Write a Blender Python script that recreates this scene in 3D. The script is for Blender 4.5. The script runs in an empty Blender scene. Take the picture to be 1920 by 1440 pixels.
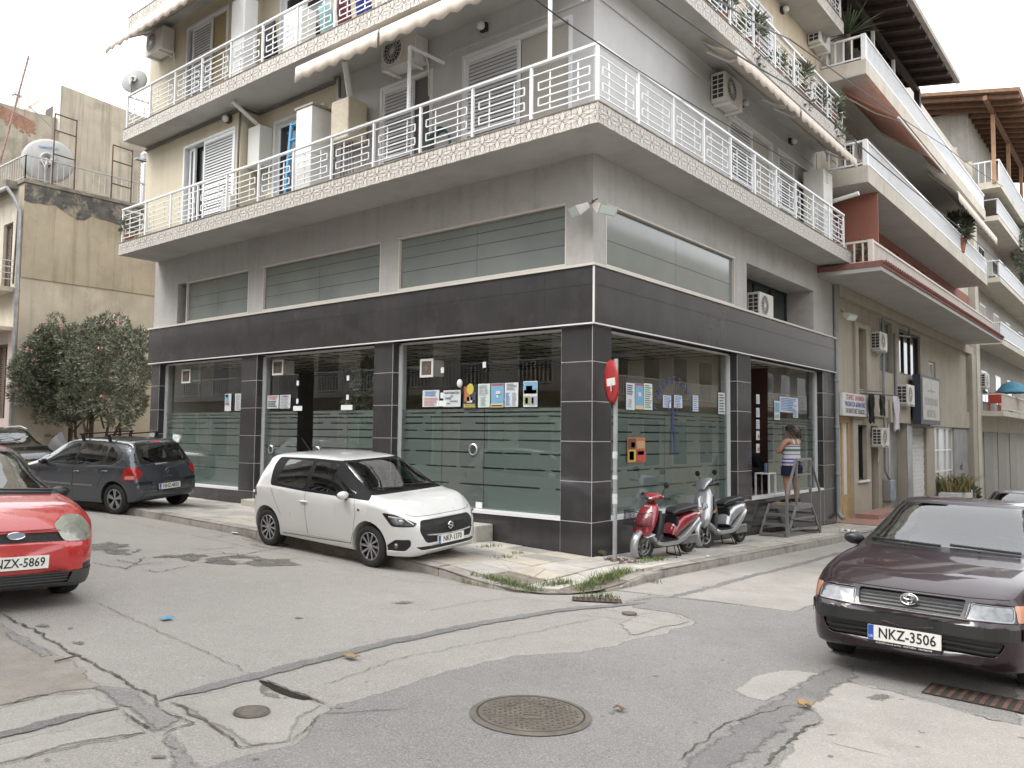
import bpy, bmesh, math, random
import numpy as np
from mathutils import Vector, Matrix, noise
from mathutils.bvhtree import BVHTree
R = math.radians
sc = bpy.context.scene
COL = sc.collection
random.seed(7)
# ---------------------------------------------------------------- camera
CAM = Vector((6.6035, -10.0409, 1.9))
FPX = 1507.9
YAW, PIT, ROL = R(39.0416), R(3.5026), R(0.6178)
_F = Vector((-math.sin(YAW)*math.cos(PIT), math.cos(YAW)*math.cos(PIT), math.sin(PIT)))
_r0 = Vector((math.cos(YAW), math.sin(YAW), 0)); _u0 = _r0.cross(_F)
_r = math.cos(ROL)*_r0 + math.sin(ROL)*_u0; _u = -math.sin(ROL)*_r0 + math.cos(ROL)*_u0
cd = bpy.data.cameras.new('camera'); cam = bpy.data.objects.new('camera', cd); COL.objects.link(cam)
cd.sensor_fit = 'HORIZONTAL'; cd.sensor_width = 36; cd.lens = FPX/1920*36; cd.clip_start = .05; cd.clip_end = 900
cam.matrix_world = Matrix(((_r.x, _u.x, -_F.x, CAM.x), (_r.y, _u.y, -_F.y, CAM.y), (_r.z, _u.z, -_F.z, CAM.z), (0, 0, 0, 1)))
sc.camera = cam
# ---------------------------------------------------------------- sky, sun, exposure
w = bpy.data.worlds.new('World'); sc.world = w; w.use_nodes = True
nt = w.node_tree; nt.nodes.clear()
sky = nt.nodes.new('ShaderNodeTexSky'); sky.sky_type = 'NISHITA'; sky.sun_disc = False
SUN_EL, SUN_AZ = R(52), R(215)      # azimuth clockwise from +Y
sky.sun_elevation = SUN_EL; sky.sun_rotation = SUN_AZ; sky.air_density = 1.0; sky.dust_density = 6.0
hs = nt.nodes.new('ShaderNodeHueSaturation'); hs.inputs['Saturation'].default_value = .12
mx = nt.nodes.new('ShaderNodeMixRGB'); mx.inputs[0].default_value = .72; mx.inputs[2].default_value = (10.2, 10.4, 10.7, 1)
bg = nt.nodes.new('ShaderNodeBackground'); bg.inputs[1].default_value = .13
wo = nt.nodes.new('ShaderNodeOutputWorld')
nt.links.new(sky.outputs[0], hs.inputs['Color']); nt.links.new(hs.outputs[0], mx.inputs[1])
nt.links.new(mx.outputs[0], bg.inputs[0]); nt.links.new(bg.outputs[0], wo.inputs[0])
sl = bpy.data.lights.new('sun', 'SUN'); sun = bpy.data.objects.new('sun', sl); COL.objects.link(sun)
sl.energy = 1.0; sl.angle = R(25); sl.color = (1, .96, .9)
sd = Vector((math.sin(SUN_AZ)*math.cos(SUN_EL), math.cos(SUN_AZ)*math.cos(SUN_EL), math.sin(SUN_EL)))
sun.rotation_euler = sd.to_track_quat('Z', 'Y').to_euler(); sun.location = (0, -20, 40)
vs = sc.view_settings; vs.view_transform = 'Standard'; vs.look = 'None'; vs.exposure = 1.3; vs.gamma = 1
sc.render.engine = 'CYCLES'; cy = sc.cycles
cy.use_denoising = True; cy.max_bounces = 8; cy.transparent_max_bounces = 16; cy.caustics_reflective = False; cy.caustics_refractive = False
cy.glossy_bounces = 4; cy.transmission_bounces = 6; cy.diffuse_bounces = 3; cy.sample_clamp_indirect = 6
# ---------------------------------------------------------------- survey: photo pixels to points on known planes
def ray(x, y): return _F + _r*((x-960)/FPX) - _u*((y-720)/FPX)
def PX(x, y, X=0.): d = ray(x, y); return CAM + d*((X-CAM.x)/d.x)
def PY(x, y, Y=0.): d = ray(x, y); return CAM + d*((Y-CAM.y)/d.y)
def PZ(x, y, Z=0.): d = ray(x, y); return CAM + d*((Z-CAM.z)/d.z)
KH = .13
def G(x, y):
    l = -.012*min(x, 40) if x >= 0 else .25*math.tanh(-x*.13)
    return -.03 + l - .036*max(-30., min(80., y))
def GP(x, y, dz=0.):
    z = .1
    for i in range(40):
        p = PZ(x, y, z); z = .5*z + .5*(G(p.x, p.y)+dz)
    return p
# ---------------------------------------------------------------- materials
MATS = {}
def mat(name, col, rough=.6, metal=0., var=0., vs=3., bump=0., bs=40., coat=0., spec=.5, streak=0., stain=None, alpha=None, emit=0., speck=0., stain2=None, edge=0., broken=False):
    """procedural principled material; var = colour variation, streak = vertical run marks, stain=(colour, amount, scale), speck = fine grain"""
    if name in MATS: return MATS[name]
    m = bpy.data.materials.new(name); MATS[name] = m; m.use_nodes = True
    n = m.node_tree.nodes; L = m.node_tree.links; b = n['Principled BSDF']
    b.inputs['Base Color'].default_value = (*col, 1); b.inputs['Roughness'].default_value = rough
    b.inputs['Metallic'].default_value = metal; b.inputs['Specular IOR Level'].default_value = spec
    if coat: b.inputs['Coat Weight'].default_value = coat; b.inputs['Coat Roughness'].default_value = .03
    if emit: b.inputs['Emission Color'].default_value = (*col, 1); b.inputs['Emission Strength'].default_value = emit
    tc = n.new('ShaderNodeTexCoord')
    cur = None
    def nz(scale, det=6, vec=None, ro=.6):
        t = n.new('ShaderNodeTexNoise'); t.inputs['Scale'].default_value = scale; t.inputs['Detail'].default_value = det; t.inputs['Roughness'].default_value = ro
        L.new(vec or tc.outputs['Object'], t.inputs['Vector']); return t.outputs['Fac']
    def ramp(f, a, c):
        r = n.new('ShaderNodeMapRange'); r.inputs[1].default_value = a; r.inputs[2].default_value = c; L.new(f, r.inputs[0]); return r.outputs[0]
    def mul(c0, f, c1):
        x = n.new('ShaderNodeMixRGB'); x.blend_type = 'MIX'
        if isinstance(c0, tuple): x.inputs[1].default_value = (*c0, 1)
        else: L.new(c0, x.inputs[1])
        x.inputs[2].default_value = (*c1, 1); L.new(f, x.inputs[0]); return x.outputs[0]
    cur = col
    if var:
        lo = tuple(max(0, c*(1-var)) for c in col); hi = tuple(min(1, c*(1+var)) for c in col)
        cur = mul(lo, ramp(nz(vs), .3, .7), hi)
    if streak:
        mp = n.new('ShaderNodeMapping'); mp.inputs['Scale'].default_value = (1, 1, .06); L.new(tc.outputs['Object'], mp.inputs[0])
        f = ramp(nz(5, 5, mp.outputs[0]), .5, .75)
        g = n.new('ShaderNodeMath'); g.operation = 'MULTIPLY'; g.inputs[1].default_value = streak; L.new(f, g.inputs[0])
        cur = mul(cur, g.outputs[0], tuple(c*.35 for c in col))
    for st_ in (stain, stain2):
        if not st_: continue
        f = ramp(nz(st_[2], 8, None, .7), .50, .66)
        g = n.new('ShaderNodeMath'); g.operation = 'MULTIPLY'; g.inputs[1].default_value = st_[1]; L.new(f, g.inputs[0])
        cur = mul(cur, g.outputs[0], st_[0])
    if speck:
        f = ramp(nz(85, 3), .46, .70)
        g = n.new('ShaderNodeMath'); g.operation = 'MULTIPLY'; g.inputs[1].default_value = speck; L.new(f, g.inputs[0])
        cur = mul(cur, g.outputs[0], tuple(min(1, c*1.9+.03) for c in col))
        f = ramp(nz(52, 3), .58, .74)
        g = n.new('ShaderNodeMath'); g.operation = 'MULTIPLY'; g.inputs[1].default_value = speck; L.new(f, g.inputs[0])
        cur = mul(cur, g.outputs[0], tuple(c*.3 for c in col))
    if not isinstance(cur, tuple): L.new(cur, b.inputs['Base Color'])
    if bump:
        bp = n.new('ShaderNodeBump'); bp.inputs['Strength'].default_value = bump; bp.inputs['Distance'].default_value = .02
        L.new(nz(bs, 5), bp.inputs['Height']); L.new(bp.outputs[0], b.inputs['Normal'])
    if var and rough > .15:
        f = n.new('ShaderNodeMapRange'); f.inputs[3].default_value = max(.02, rough-.08); f.inputs[4].default_value = min(1, rough+.08)
        L.new(nz(vs*3), f.inputs[0]); L.new(f.outputs[0], b.inputs['Roughness'])
    if alpha is not None: b.inputs['Alpha'].default_value = alpha
    if edge:      # ragged, feathered rim: the 'edge' attribute runs 0 at the rim to 1 inside
        at = n.new('ShaderNodeAttribute'); at.attribute_name = 'edge'; e1 = n.new('ShaderNodeMath'); e1.operation = 'MULTIPLY_ADD'; e1.inputs[1].default_value = 2.4; L.new(at.outputs['Fac'], e1.inputs[0])
        e2 = n.new('ShaderNodeMath'); e2.operation = 'MULTIPLY_ADD'; e2.inputs[1].default_value = 3.; e2.inputs[2].default_value = -2.1; L.new(nz(edge, 5, None, .7), e2.inputs[0]); L.new(e2.outputs[0], e1.inputs[2])
        if broken: e1.inputs[1].default_value = 1.3; e2.inputs[1].default_value = 5.; e2.inputs[2].default_value = -3.1
        e1.use_clamp = True; L.new(e1.outputs[0], b.inputs['Alpha'])
    return m
def glass(name, tint=(.85, .92, .9), dark=0., rough=0., ior=1.5, film=None, bumpy=0.):
    """thin pane: see-through with fresnel reflection; film=(colour, cover) adds a diffuse milky layer"""
    if name in MATS: return MATS[name]
    m = bpy.data.materials.new(name); MATS[name] = m; m.use_nodes = True
    n = m.node_tree.nodes; L = m.node_tree.links; n.clear()
    o = n.new('ShaderNodeOutputMaterial'); t = n.new('ShaderNodeBsdfTransparent'); t.inputs[0].default_value = (*tint, 1)
    g = n.new('ShaderNodeBsdfGlossy'); g.inputs['Roughness'].default_value = rough; g.inputs[0].default_value = (1, 1, 1, 1)
    # Schlick reflectance, the same for both sides of the pane
    lw = n.new('ShaderNodeLayerWeight'); lw.inputs[0].default_value = .5; pw = n.new('ShaderNodeMath'); pw.operation = 'POWER'; pw.inputs[1].default_value = 5.; L.new(lw.outputs['Facing'], pw.inputs[0])
    f0 = ((ior-1)/(ior+1))**2; fr = n.new('ShaderNodeMapRange'); fr.inputs[3].default_value = f0; fr.inputs[4].default_value = 1. if f0 > .01 else .1; L.new(pw.outputs[0], fr.inputs[0])
    base = t.outputs[0]
    if dark:
        d = n.new('ShaderNodeBsdfDiffuse'); d.inputs[0].default_value = (.012, .014, .015, 1); mm = n.new('ShaderNodeMixShader'); mm.inputs[0].default_value = dark
        L.new(t.outputs[0], mm.inputs[1]); L.new(d.outputs[0], mm.inputs[2]); base = mm.outputs[0]
    if film:
        d = n.new('ShaderNodeBsdfDiffuse'); d.inputs[0].default_value = (*film[0], 1); mm = n.new('ShaderNodeMixShader'); mm.inputs[0].default_value = film[1]
        L.new(base, mm.inputs[1]); L.new(d.outputs[0], mm.inputs[2]); base = mm.outputs[0]
    if bumpy:
        tc = n.new('ShaderNodeTexCoord'); nz = n.new('ShaderNodeTexNoise'); nz.inputs['Scale'].default_value = 1.3; L.new(tc.outputs['Object'], nz.inputs['Vector'])
        bp = n.new('ShaderNodeBump'); bp.inputs['Strength'].default_value = bumpy; bp.inputs['Distance'].default_value = .05; L.new(nz.outputs[0], bp.inputs['Height']); L.new(bp.outputs[0], g.inputs['Normal'])
    k = n.new('ShaderNodeMixShader'); L.new(fr.outputs[0], k.inputs[0]); L.new(base, k.inputs[1]); L.new(g.outputs[0], k.inputs[2]); L.new(k.outputs[0], o.inputs[0])
    return m
# ---------------------------------------------------------------- mesh building
class B:
    def __init__(s): s.v = []; s.f = []; s.m = []; s.mi = 0
    def add(s, vs, fs):
        k = len(s.v); s.v += [tuple(p) for p in vs]; s.f += [tuple(i+k for i in f) for f in fs]; s.m += [s.mi]*len(fs); return s
    def box(s, a, b):
        x0, y0, z0 = (min(a[i], b[i]) for i in range(3)); x1, y1, z1 = (max(a[i], b[i]) for i in range(3))
        return s.add([(x0,y0,z0),(x1,y0,z0),(x1,y1,z0),(x0,y1,z0),(x0,y0,z1),(x1,y0,z1),(x1,y1,z1),(x0,y1,z1)],
            [(0,3,2,1),(4,5,6,7),(0,1,5,4),(1,2,6,5),(2,3,7,6),(3,0,4,7)])
    def poly(s, pts): return s.add(pts, [tuple(range(len(pts)))])
    def bar(s, a, b, t, t2=None, up=(0,0,1)):
        """rectangular bar from a to b"""
        a = Vector(a); b = Vector(b); d = (b-a).normalized(); u = Vector(up)
        if abs(d.dot(u)) > .98: u = Vector((1, 0, 0))
        r = d.cross(u).normalized(); u = r.cross(d); t2 = t2 or t
        c = [(-r*t/2-u*t2/2), (r*t/2-u*t2/2), (r*t/2+u*t2/2), (-r*t/2+u*t2/2)]
        return s.add([a+q for q in c]+[b+q for q in c], [(0,1,2,3)[::-1],(4,5,6,7),(0,1,5,4),(1,2,6,5),(2,3,7,6),(3,0,4,7)])
    def tube(s, pts, r, n=6, cap=True):
        pts = [Vector(p) for p in pts]; rs = r if isinstance(r, (list, tuple)) else [r]*len(pts); k = len(s.v); vs = []; prev = None
        for i, p in enumerate(pts):
            d = (pts[min(i+1, len(pts)-1)]-pts[max(i-1, 0)]).normalized()
            if prev is None: u = Vector((0,0,1)) if abs(d.z) < .9 else Vector((1,0,0)); a = d.cross(u).normalized()
            else: a = (prev - d*prev.dot(d)).normalized()
            prev = a; b = d.cross(a)
            vs += [p+(a*math.cos(t)+b*math.sin(t))*rs[i] for t in [j*2*math.pi/n for j in range(n)]]
        fs = [(i*n+j, i*n+(j+1)%n, (i+1)*n+(j+1)%n, (i+1)*n+j) for i in range(len(pts)-1) for j in range(n)]
        if cap: fs += [tuple(range(n))[::-1], tuple((len(pts)-1)*n+j for j in range(n))]
        return s.add(vs, fs)
    def loft(s, rings, cap=True, closed=True):
        n = len(rings[0]); vs = [p for r in rings for p in r]
        fs = [(i*n+j, i*n+(j+1)%n, (i+1)*n+(j+1)%n, (i+1)*n+j) for i in range(len(rings)-1) for j in range(n if closed else n-1)]
        if cap: fs += [tuple(range(n))[::-1], tuple((len(rings)-1)*n+j for j in range(n))]
        return s.add(vs, fs)
    def lathe(s, prof, c=(0,0,0), ax='z', n=24, a0=0., a1=2*math.pi):
        """prof: (radius, height) pairs about an axis"""
        full = abs(a1-a0-2*math.pi) < 1e-6; m = n if full else n+1; vs = []
        for r, h in prof:
            for j in range(m):
                t = a0+(a1-a0)*j/n; x, y = r*math.cos(t), r*math.sin(t)
                p = (x, y, h) if ax == 'z' else ((h, x, y) if ax == 'x' else (y, h, x))
                vs.append((p[0]+c[0], p[1]+c[1], p[2]+c[2]))
        fs = [(i*m+j, i*m+(j+1)%m, (i+1)*m+(j+1)%m, (i+1)*m+j) for i in range(len(prof)-1) for j in range(n)]
        return s.add(vs, fs)
    def prism(s, pts, d):
        """extrude a planar polygon by vector d"""
        n = len(pts); d = Vector(d); p = [Vector(q) for q in pts]
        return s.add(p+[q+d for q in p], [tuple(range(n))[::-1], tuple(range(n, 2*n))]+[(i, (i+1)%n, n+(i+1)%n, n+i) for i in range(n)])
    def mesh(s, name, mats, smooth=None, fix=True):
        me = bpy.data.meshes.new(name); me.from_pydata(s.v, [], s.f)
        for m in (mats if isinstance(mats, (list, tuple)) else [mats]): me.materials.append(m)
        me.polygons.foreach_set('material_index', s.m)
        if fix:
            bm = bmesh.new(); bm.from_mesh(me); bmesh.ops.recalc_face_normals(bm, faces=bm.faces); bm.to_mesh(me); bm.free()
        if smooth is not None:
            me.polygons.foreach_set('use_smooth', [True]*len(me.polygons)); me.set_sharp_from_angle(angle=R(smooth))
        me.update(); return me
def put(name, me, parent=None, label=None, cat=None, group=None, kind=None, loc=None, rot=None, scale=None):
    o = bpy.data.objects.new(name, me); COL.objects.link(o)
    if parent is not None:
        o.parent = parent
        if parent.get('_w'): o.matrix_parent_inverse = Matrix.Translation(-parent.location)
    if loc is not None: o.location = loc
    if rot is not None: o.rotation_euler = rot
    if scale is not None: o.scale = scale
    if label: o['label'] = label
    if cat: o['category'] = cat
    if group: o['group'] = group
    if kind: o['kind'] = kind
    return o
def ob(name, b, mats, parent=None, smooth=None, bevel=0, **k):
    o = put(name, b.mesh(name, mats, smooth), parent, **k)
    if bevel:
        md = o.modifiers.new('b', 'BEVEL'); md.width = bevel; md.segments = 2; md.limit_method = 'ANGLE'; md.angle_limit = R(40)
    return o
def thing(name, label, cat, loc=(0,0,0), rotz=0., group=None, world=False, rot=None):
    """an Empty at the thing's base; world=True: parts are given in world coordinates"""
    o = bpy.data.objects.new(name, None); COL.objects.link(o); o.empty_display_size = .2
    o.location = loc; o.rotation_euler = rot or (0, 0, rotz); o['label'] = label; o['category'] = cat
    if group: o['group'] = group
    if world: o['_w'] = 1
    return o
def clone(root, loc, rot=None, label=None, group=None, scale=None):
    r = root.copy(); COL.objects.link(r); r.location = loc
    if rot is not None: r.rotation_euler = rot if isinstance(rot, (tuple, list)) else (0, 0, rot)
    if scale: r.scale = (scale,)*3 if isinstance(scale, (int, float)) else scale
    if label: r['label'] = label
    if group: r['group'] = group
    for ch in list(root.children):
        c = ch.copy(); COL.objects.link(c); c.parent = r
        for g in list(ch.children):
            d = g.copy(); COL.objects.link(d); d.parent = c
    return r
def text_mesh(txt, size, depth=0., bold=0., align='CENTER', squash=1.):
    cu = bpy.data.curves.new('lettering', 'FONT'); cu.body = txt; cu.size = size; cu.align_x = align; cu.align_y = 'CENTER'; cu.resolution_u = 2
    cu.offset = bold; cu.extrude = depth
    o = bpy.data.objects.new('lettering', cu); COL.objects.link(o)
    dg = bpy.context.evaluated_depsgraph_get(); me = bpy.data.meshes.new_from_object(o.evaluated_get(dg)); bpy.data.objects.remove(o)
    for v in me.vertices: v.co.x *= squash
    return me
def frame_mat(o, x, z):
    """rotation: local x -> x, local y -> z (up), for flat print on a surface"""
    x = Vector(x).normalized(); z = Vector(z); z = (z-x*z.dot(x)).normalized(); n = x.cross(z)
    return Matrix(((x.x, z.x, n.x, o[0]), (x.y, z.y, n.y, o[1]), (x.z, z.z, n.z, o[2]), (0,0,0,1)))
def lettering(txt, size, m, origin, xdir, up, parent, bold=0., squash=1., depth=.001, name='lettering', align='CENTER'):
    me = text_mesh(txt, size, depth, bold, align, squash); me.materials.clear(); me.materials.append(m)
    M = frame_mat(origin, xdir, up); me.transform(M); return put(name, me, parent)
def lines_mesh(rects, m, origin, xdir, up, name='print', off=.001):
    """flat print rectangles (x0,y0,x1,y1,matindex) on a surface"""
    b = B(); M = frame_mat(origin, xdir, up)
    for r in rects:
        b.mi = r[4] if len(r) > 4 else 0
        b.poly([M @ Vector(p) for p in ((r[0], r[1], off), (r[2], r[1], off), (r[2], r[3], off), (r[0], r[3], off))])
    return b.mesh(name, m, fix=False)
# ---------------------------------------------------------------- palette
WHITE = mat('white_paint', (.72, .72, .70), .45, var=.06, vs=6)
WHITE_R = mat('white_railing_paint', (.74, .75, .76), .38, var=.04, vs=8)
GREY_W = mat('light_grey_render', (.40, .388, .375), .85, var=.08, vs=1.2, bump=.25, bs=60, streak=.22, stain=((.25, .225, .2), .5, 1.2), stain2=((.46, .45, .44), .4, 2.5))
GREY_UP = mat('pale_grey_render', (.50, .498, .495), .8, var=.06, vs=1.5, bump=.15, bs=70, streak=.12, stain=((.42, .41, .40), .4, 1.))
SOFFIT = mat('soffit_paint', (.44, .43, .41), .85, var=.07, vs=.8, stain=((.30, .285, .265), .55, .6), stain2=((.36, .34, .31), .4, 2.))
YELLOW = mat('cream_yellow_render', (.55, .495, .375), .85, var=.07, vs=1., bump=.2, bs=50, streak=.18)
YELLOW_D = mat('cream_trim', (.52, .40, .22), .8, var=.05)
TILE_DK = mat('dark_stone_tile', (.042, .040, .042), .12, var=.2, vs=.8, spec=.5, streak=.2, stain=((.07, .067, .065), .5, 1.3))
TILE_DK2 = mat('dark_stone_tile_dull', (.048, .047, .048), .18, var=.15, vs=1.5, spec=.5, streak=.12)
GROUT = mat('white_grout', (.62, .61, .60), .7)
JOINT = mat('dark_joint', (.02, .02, .02), .8)
ALU = mat('aluminium_frame', (.62, .62, .62), .35, .6, var=.05)
ALU_W = mat('white_aluminium', (.70, .71, .72), .35, var=.03)
BEIGE_FR = mat('beige_trim', (.55, .52, .47), .6, var=.06)
TILE_CR = mat('cream_relief_tile', (.57, .54, .495), .55, var=.12, vs=1.7, bump=.15, bs=30, stain=((.36, .31, .26), .5, 1.6))
TILE_LN = mat('relief_groove_dirt', (.17, .14, .118), .85, var=.5, vs=.9)
SHOPGLASS = glass('shop_glass', (.90, .92, .91), ior=1.52, bumpy=.012)
FILM = glass('frosted_film', (.5, .6, .57), film=((.182, .215, .202), .93), ior=1.05)
FILM_G = glass('grey_frosted_film', (.5, .55, .55), film=((.205, .215, .208), .93), ior=1.05)
MEZZ = mat('frosted_mezzanine_glass', (.170, .188, .178), .09, var=.2, vs=.35, spec=.8)
MEZZ_D = mat('dark_mezzanine_glass', (.03, .05, .045), .08, spec=.6)
BLK = mat('black_void', (.006, .006, .006), .9)
BLACK_PL = mat('black_plastic', (.018, .018, .019), .45, var=.1)
BLACK_GL = mat('black_gloss', (.008, .008, .009), .12)
RUBBER = mat('tyre_rubber', (.022, .022, .022), .85, var=.25, vs=8)
STEEL = mat('grey_steel', (.30, .30, .29), .45, .7, var=.15, vs=5)
GALV = mat('galvanised_pole', (.36, .37, .38), .5, .5, var=.2, vs=4, streak=.3)
PIPE_G = mat('grey_pipe', (.25, .26, .27), .55, var=.1)
PIPE_D = mat('dark_conduit', (.12, .11, .10), .7, var=.1)
ACW = mat('ac_casing', (.62, .60, .56), .45, var=.05, vs=4)
ACD = mat('ac_dark', (.03, .03, .033), .5)
BEIGE2 = mat('neighbour_beige_render', (.37, .335, .275), .88, var=.09, vs=.9, bump=.3, bs=35, streak=.3, stain=((.30, .25, .18), .4, .7))
BEIGE3 = mat('neighbour_slab_paint', (.52, .48, .41), .85, var=.08, vs=1.2, streak=.25, stain=((.25, .22, .19), .35, 1.1))
TERRA = mat('terracotta_render', (.27, .105, .075), .8, var=.12, vs=1.3)
REDTRIM = mat('faded_red_trim', (.22, .095, .08), .75, var=.2, vs=4)
WOODR = mat('roof_timber', (.16, .085, .05), .75, var=.3, vs=5, streak=.2)
WOODD = mat('dark_roof_timber', (.035, .022, .018), .75, var=.3, vs=5)
ROOFT = mat('roof_edge', (.30, .28, .25), .8, var=.2)
CURTAIN = mat('white_curtain', (.62, .62, .6), .9, var=.05)
OCHRE = mat('ochre_render', (.41, .35, .258), .9, var=.16, vs=.7, bump=.4, bs=30, streak=.5, stain=((.22, .18, .13), .5, .5))
SAND = mat('pale_sand_render', (.48, .43, .34), .92, var=.16, vs=.9, bump=.5, bs=26, streak=.3, stain=((.62, .56, .45), .7, 1.1))
CONCW = mat('weathered_concrete_wall', (.36, .32, .25), .92, var=.2, vs=.6, bump=.3, bs=25, streak=.7, stain=((.14, .13, .11), .7, .45))
TARW = mat('black_tar_paint', (.09, .086, .08), .85, var=.4, vs=3, stain=((.36, .31, .22), .9, 2.6))
PINK = mat('faded_pink_render', (.50, .41, .38), .9, var=.1, vs=.8, streak=.3, stain=((.5, .45, .38), .6, .8))
CREAMW = mat('cream_wall', (.55, .50, .41), .9, var=.1, streak=.3)
BRICK = mat('red_brick', (.30, .16, .11), .9, var=.3, vs=4)
RUST = mat('rusty_iron', (.10, .055, .04), .8, var=.35, vs=10)
AWN = mat('cream_awning_cloth', (.56, .49, .42), .85, var=.05, vs=3)
AWN_R = mat('faded_pink_awning_cloth', (.50, .25, .19), .85, var=.08)
LEAF = mat('oleander_leaf', (.185, .195, .135), .5, var=.5, vs=9)
LEAF_D = mat('dark_leaf', (.095, .112, .072), .5, var=.4, vs=9)
PINKF = mat('pink_blossom', (.66, .38, .40), .7, var=.2)
BARK = mat('bark', (.10, .075, .055), .9, var=.3, vs=12, bump=.6, bs=30)
GRASS = mat('grass_blade', (.10, .155, .045), .6, var=.45, vs=12)
GRASSY = mat('dry_grass_blade', (.26, .21, .09), .7, var=.3, vs=12)
SKIN = mat('skin', (.40, .22, .145), .55, var=.08, vs=14)
HAIR = mat('dark_brown_hair', (.035, .020, .014), .5, var=.4, vs=40)
PAPER = mat('paper', (.52, .55, .57), .7, var=.03)
INK = mat('print_ink', (.05, .05, .07), .7); INKR = mat('red_ink', (.45, .06, .05), .7); INKB = mat('blue_ink', (.05, .17, .45), .7); INKO = mat('orange_ink', (.36, .14, .06), .7); INKY = mat('yellow_ink', (.48, .40, .07), .7); INKG = mat('grey_ink', (.30, .32, .36), .7)
SKYB = mat('sky_blue_ink', (.16, .32, .48), .7)
INT_W = mat('interior_wall', (.48, .40, .29), .9, var=.15, vs=.6)
INT_C = mat('interior_ceiling', (.66, .64, .58), .9, var=.05)
INT_F = mat('interior_floor', (.30, .27, .23), .5, var=.1)
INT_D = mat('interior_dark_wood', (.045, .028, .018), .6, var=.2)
INT_R = mat('interior_red_wall', (.11, .05, .04), .8, var=.1)
# ---------------------------------------------------------------- ground, road, pavement
ROAD = mat('worn_concrete_road', (.272, .254, .232), .9, var=.13, vs=.45, bump=.6, bs=75, stain=((.195, .178, .158), .55, .9), stain2=((.30, .288, .27), .45, 5.), speck=.5)
ROAD_A = mat('grey_asphalt_patch', (.228, .219, .207), .92, var=.10, vs=.7, bump=.9, bs=100, stain=((.165, .16, .155), .5, 1.6), stain2=((.27, .265, .255), .4, 7.), speck=.62, edge=14.)
ROAD_B = mat('dark_asphalt_strip', (.182, .176, .168), .92, var=.16, vs=1.5, bump=.9, bs=100, stain=((.22, .215, .205), .6, 6.), speck=.5, edge=30.)
ROAD_C = mat('pale_concrete_patch', (.292, .274, .250), .9, var=.13, vs=1.2, bump=.55, bs=80, stain=((.195, .18, .16), .5, 1.4), stain2=((.32, .305, .285), .4, 6.), speck=.34, edge=14.)
ROAD_T = mat('tan_dirt_concrete', (.252, .232, .205), .95, var=.15, vs=1.5, bump=.6, bs=60, stain=((.17, .14, .105), .6, 2.), speck=.25, edge=10.)
CRK = mat('crack_dirt', (.085, .072, .058), 1., var=.6, vs=9, edge=45.)
CRK2 = mat('worn_surface_scab', (.15, .142, .13), 1., var=.22, vs=5, bump=.9, bs=45, stain=((.06, .054, .048), .85, 10.), stain2=((.24, .23, .212), .5, 6.), speck=.4, edge=13., broken=True)
WET = mat('puddle_water', (.035, .032, .028), .06, spec=.6)
OIL = mat('oil_stain', (.135, .125, .113), .8, var=.3, vs=6, speck=.3, edge=26., broken=True)
PAVS = [mat('paver_grey', (.36, .34, .31), .9, var=.13, vs=3, bump=.4, bs=60, stain=((.2, .185, .165), .5, 2.2)), mat('paver_pale', (.43, .405, .365), .9, var=.12, vs=3, bump=.4, bs=60, stain=((.26, .24, .21), .5, 2.)),
        mat('paver_sand', (.42, .375, .31), .9, var=.12, vs=3, bump=.4, bs=60, stain=((.27, .23, .18), .45, 2.)), mat('paver_dark', (.28, .265, .24), .9, var=.15, vs=3, bump=.4, bs=60, stain=((.16, .15, .13), .5, 2.))]
KERB = mat('kerb_stone', (.30, .275, .245), .92, var=.2, vs=4, bump=.6, bs=40, stain=((.10, .09, .08), .6, 2.5))
DIRT = mat('joint_dirt', (.19, .165, .135), 1., var=.4, vs=9, bump=.8, bs=50)
def axis(lo, hi, fine0, fine1, st):
    a = list(np.arange(fine0, fine1+1e-6, st)); x = fine1; s = st
    while x < hi: s *= 1.35; x += s; a.append(min(x, hi))
    x = fine0; s = st
    while x > lo: s *= 1.35; x -= s; a.insert(0, max(x, lo))
    return a
b = B(); xs = axis(-320, 300, -24, 12, .75); ys = axis(-300, 340, -14, 40, .75)
b.add([(x, y, G(x, y)) for x in xs for y in ys],
      [(i*len(ys)+j, (i+1)*len(ys)+j, (i+1)*len(ys)+j+1, i*len(ys)+j+1) for i in range(len(xs)-1) for j in range(len(ys)-1)])
road = ob('road', b, ROAD, smooth=60, kind='structure', label='worn pale concrete street with patches and cracks')
def rnd_poly(pts, jag=.02, step=.12):
    """densify and roughen a closed outline on the ground"""
    out = []
    for i in range(len(pts)):
        a = Vector(pts[i]); c = Vector(pts[(i+1) % len(pts)]); n = max(1, int((c-a).length/step))
        for k in range(n):
            p = a.lerp(c, k/n); q = Vector((p.x*4, p.y*4, 1.7))
            out.append(Vector((p.x+jag*noise.noise(q)*2, p.y+jag*noise.noise(q+Vector((9, 4, 1)))*2, 0)))
    return out
from mathutils.geometry import delaunay_2d_cdt
def edge_attr(me, vals):
    a = me.attributes.new('edge', 'FLOAT', 'POINT'); a.data.foreach_set('value', vals)
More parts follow.
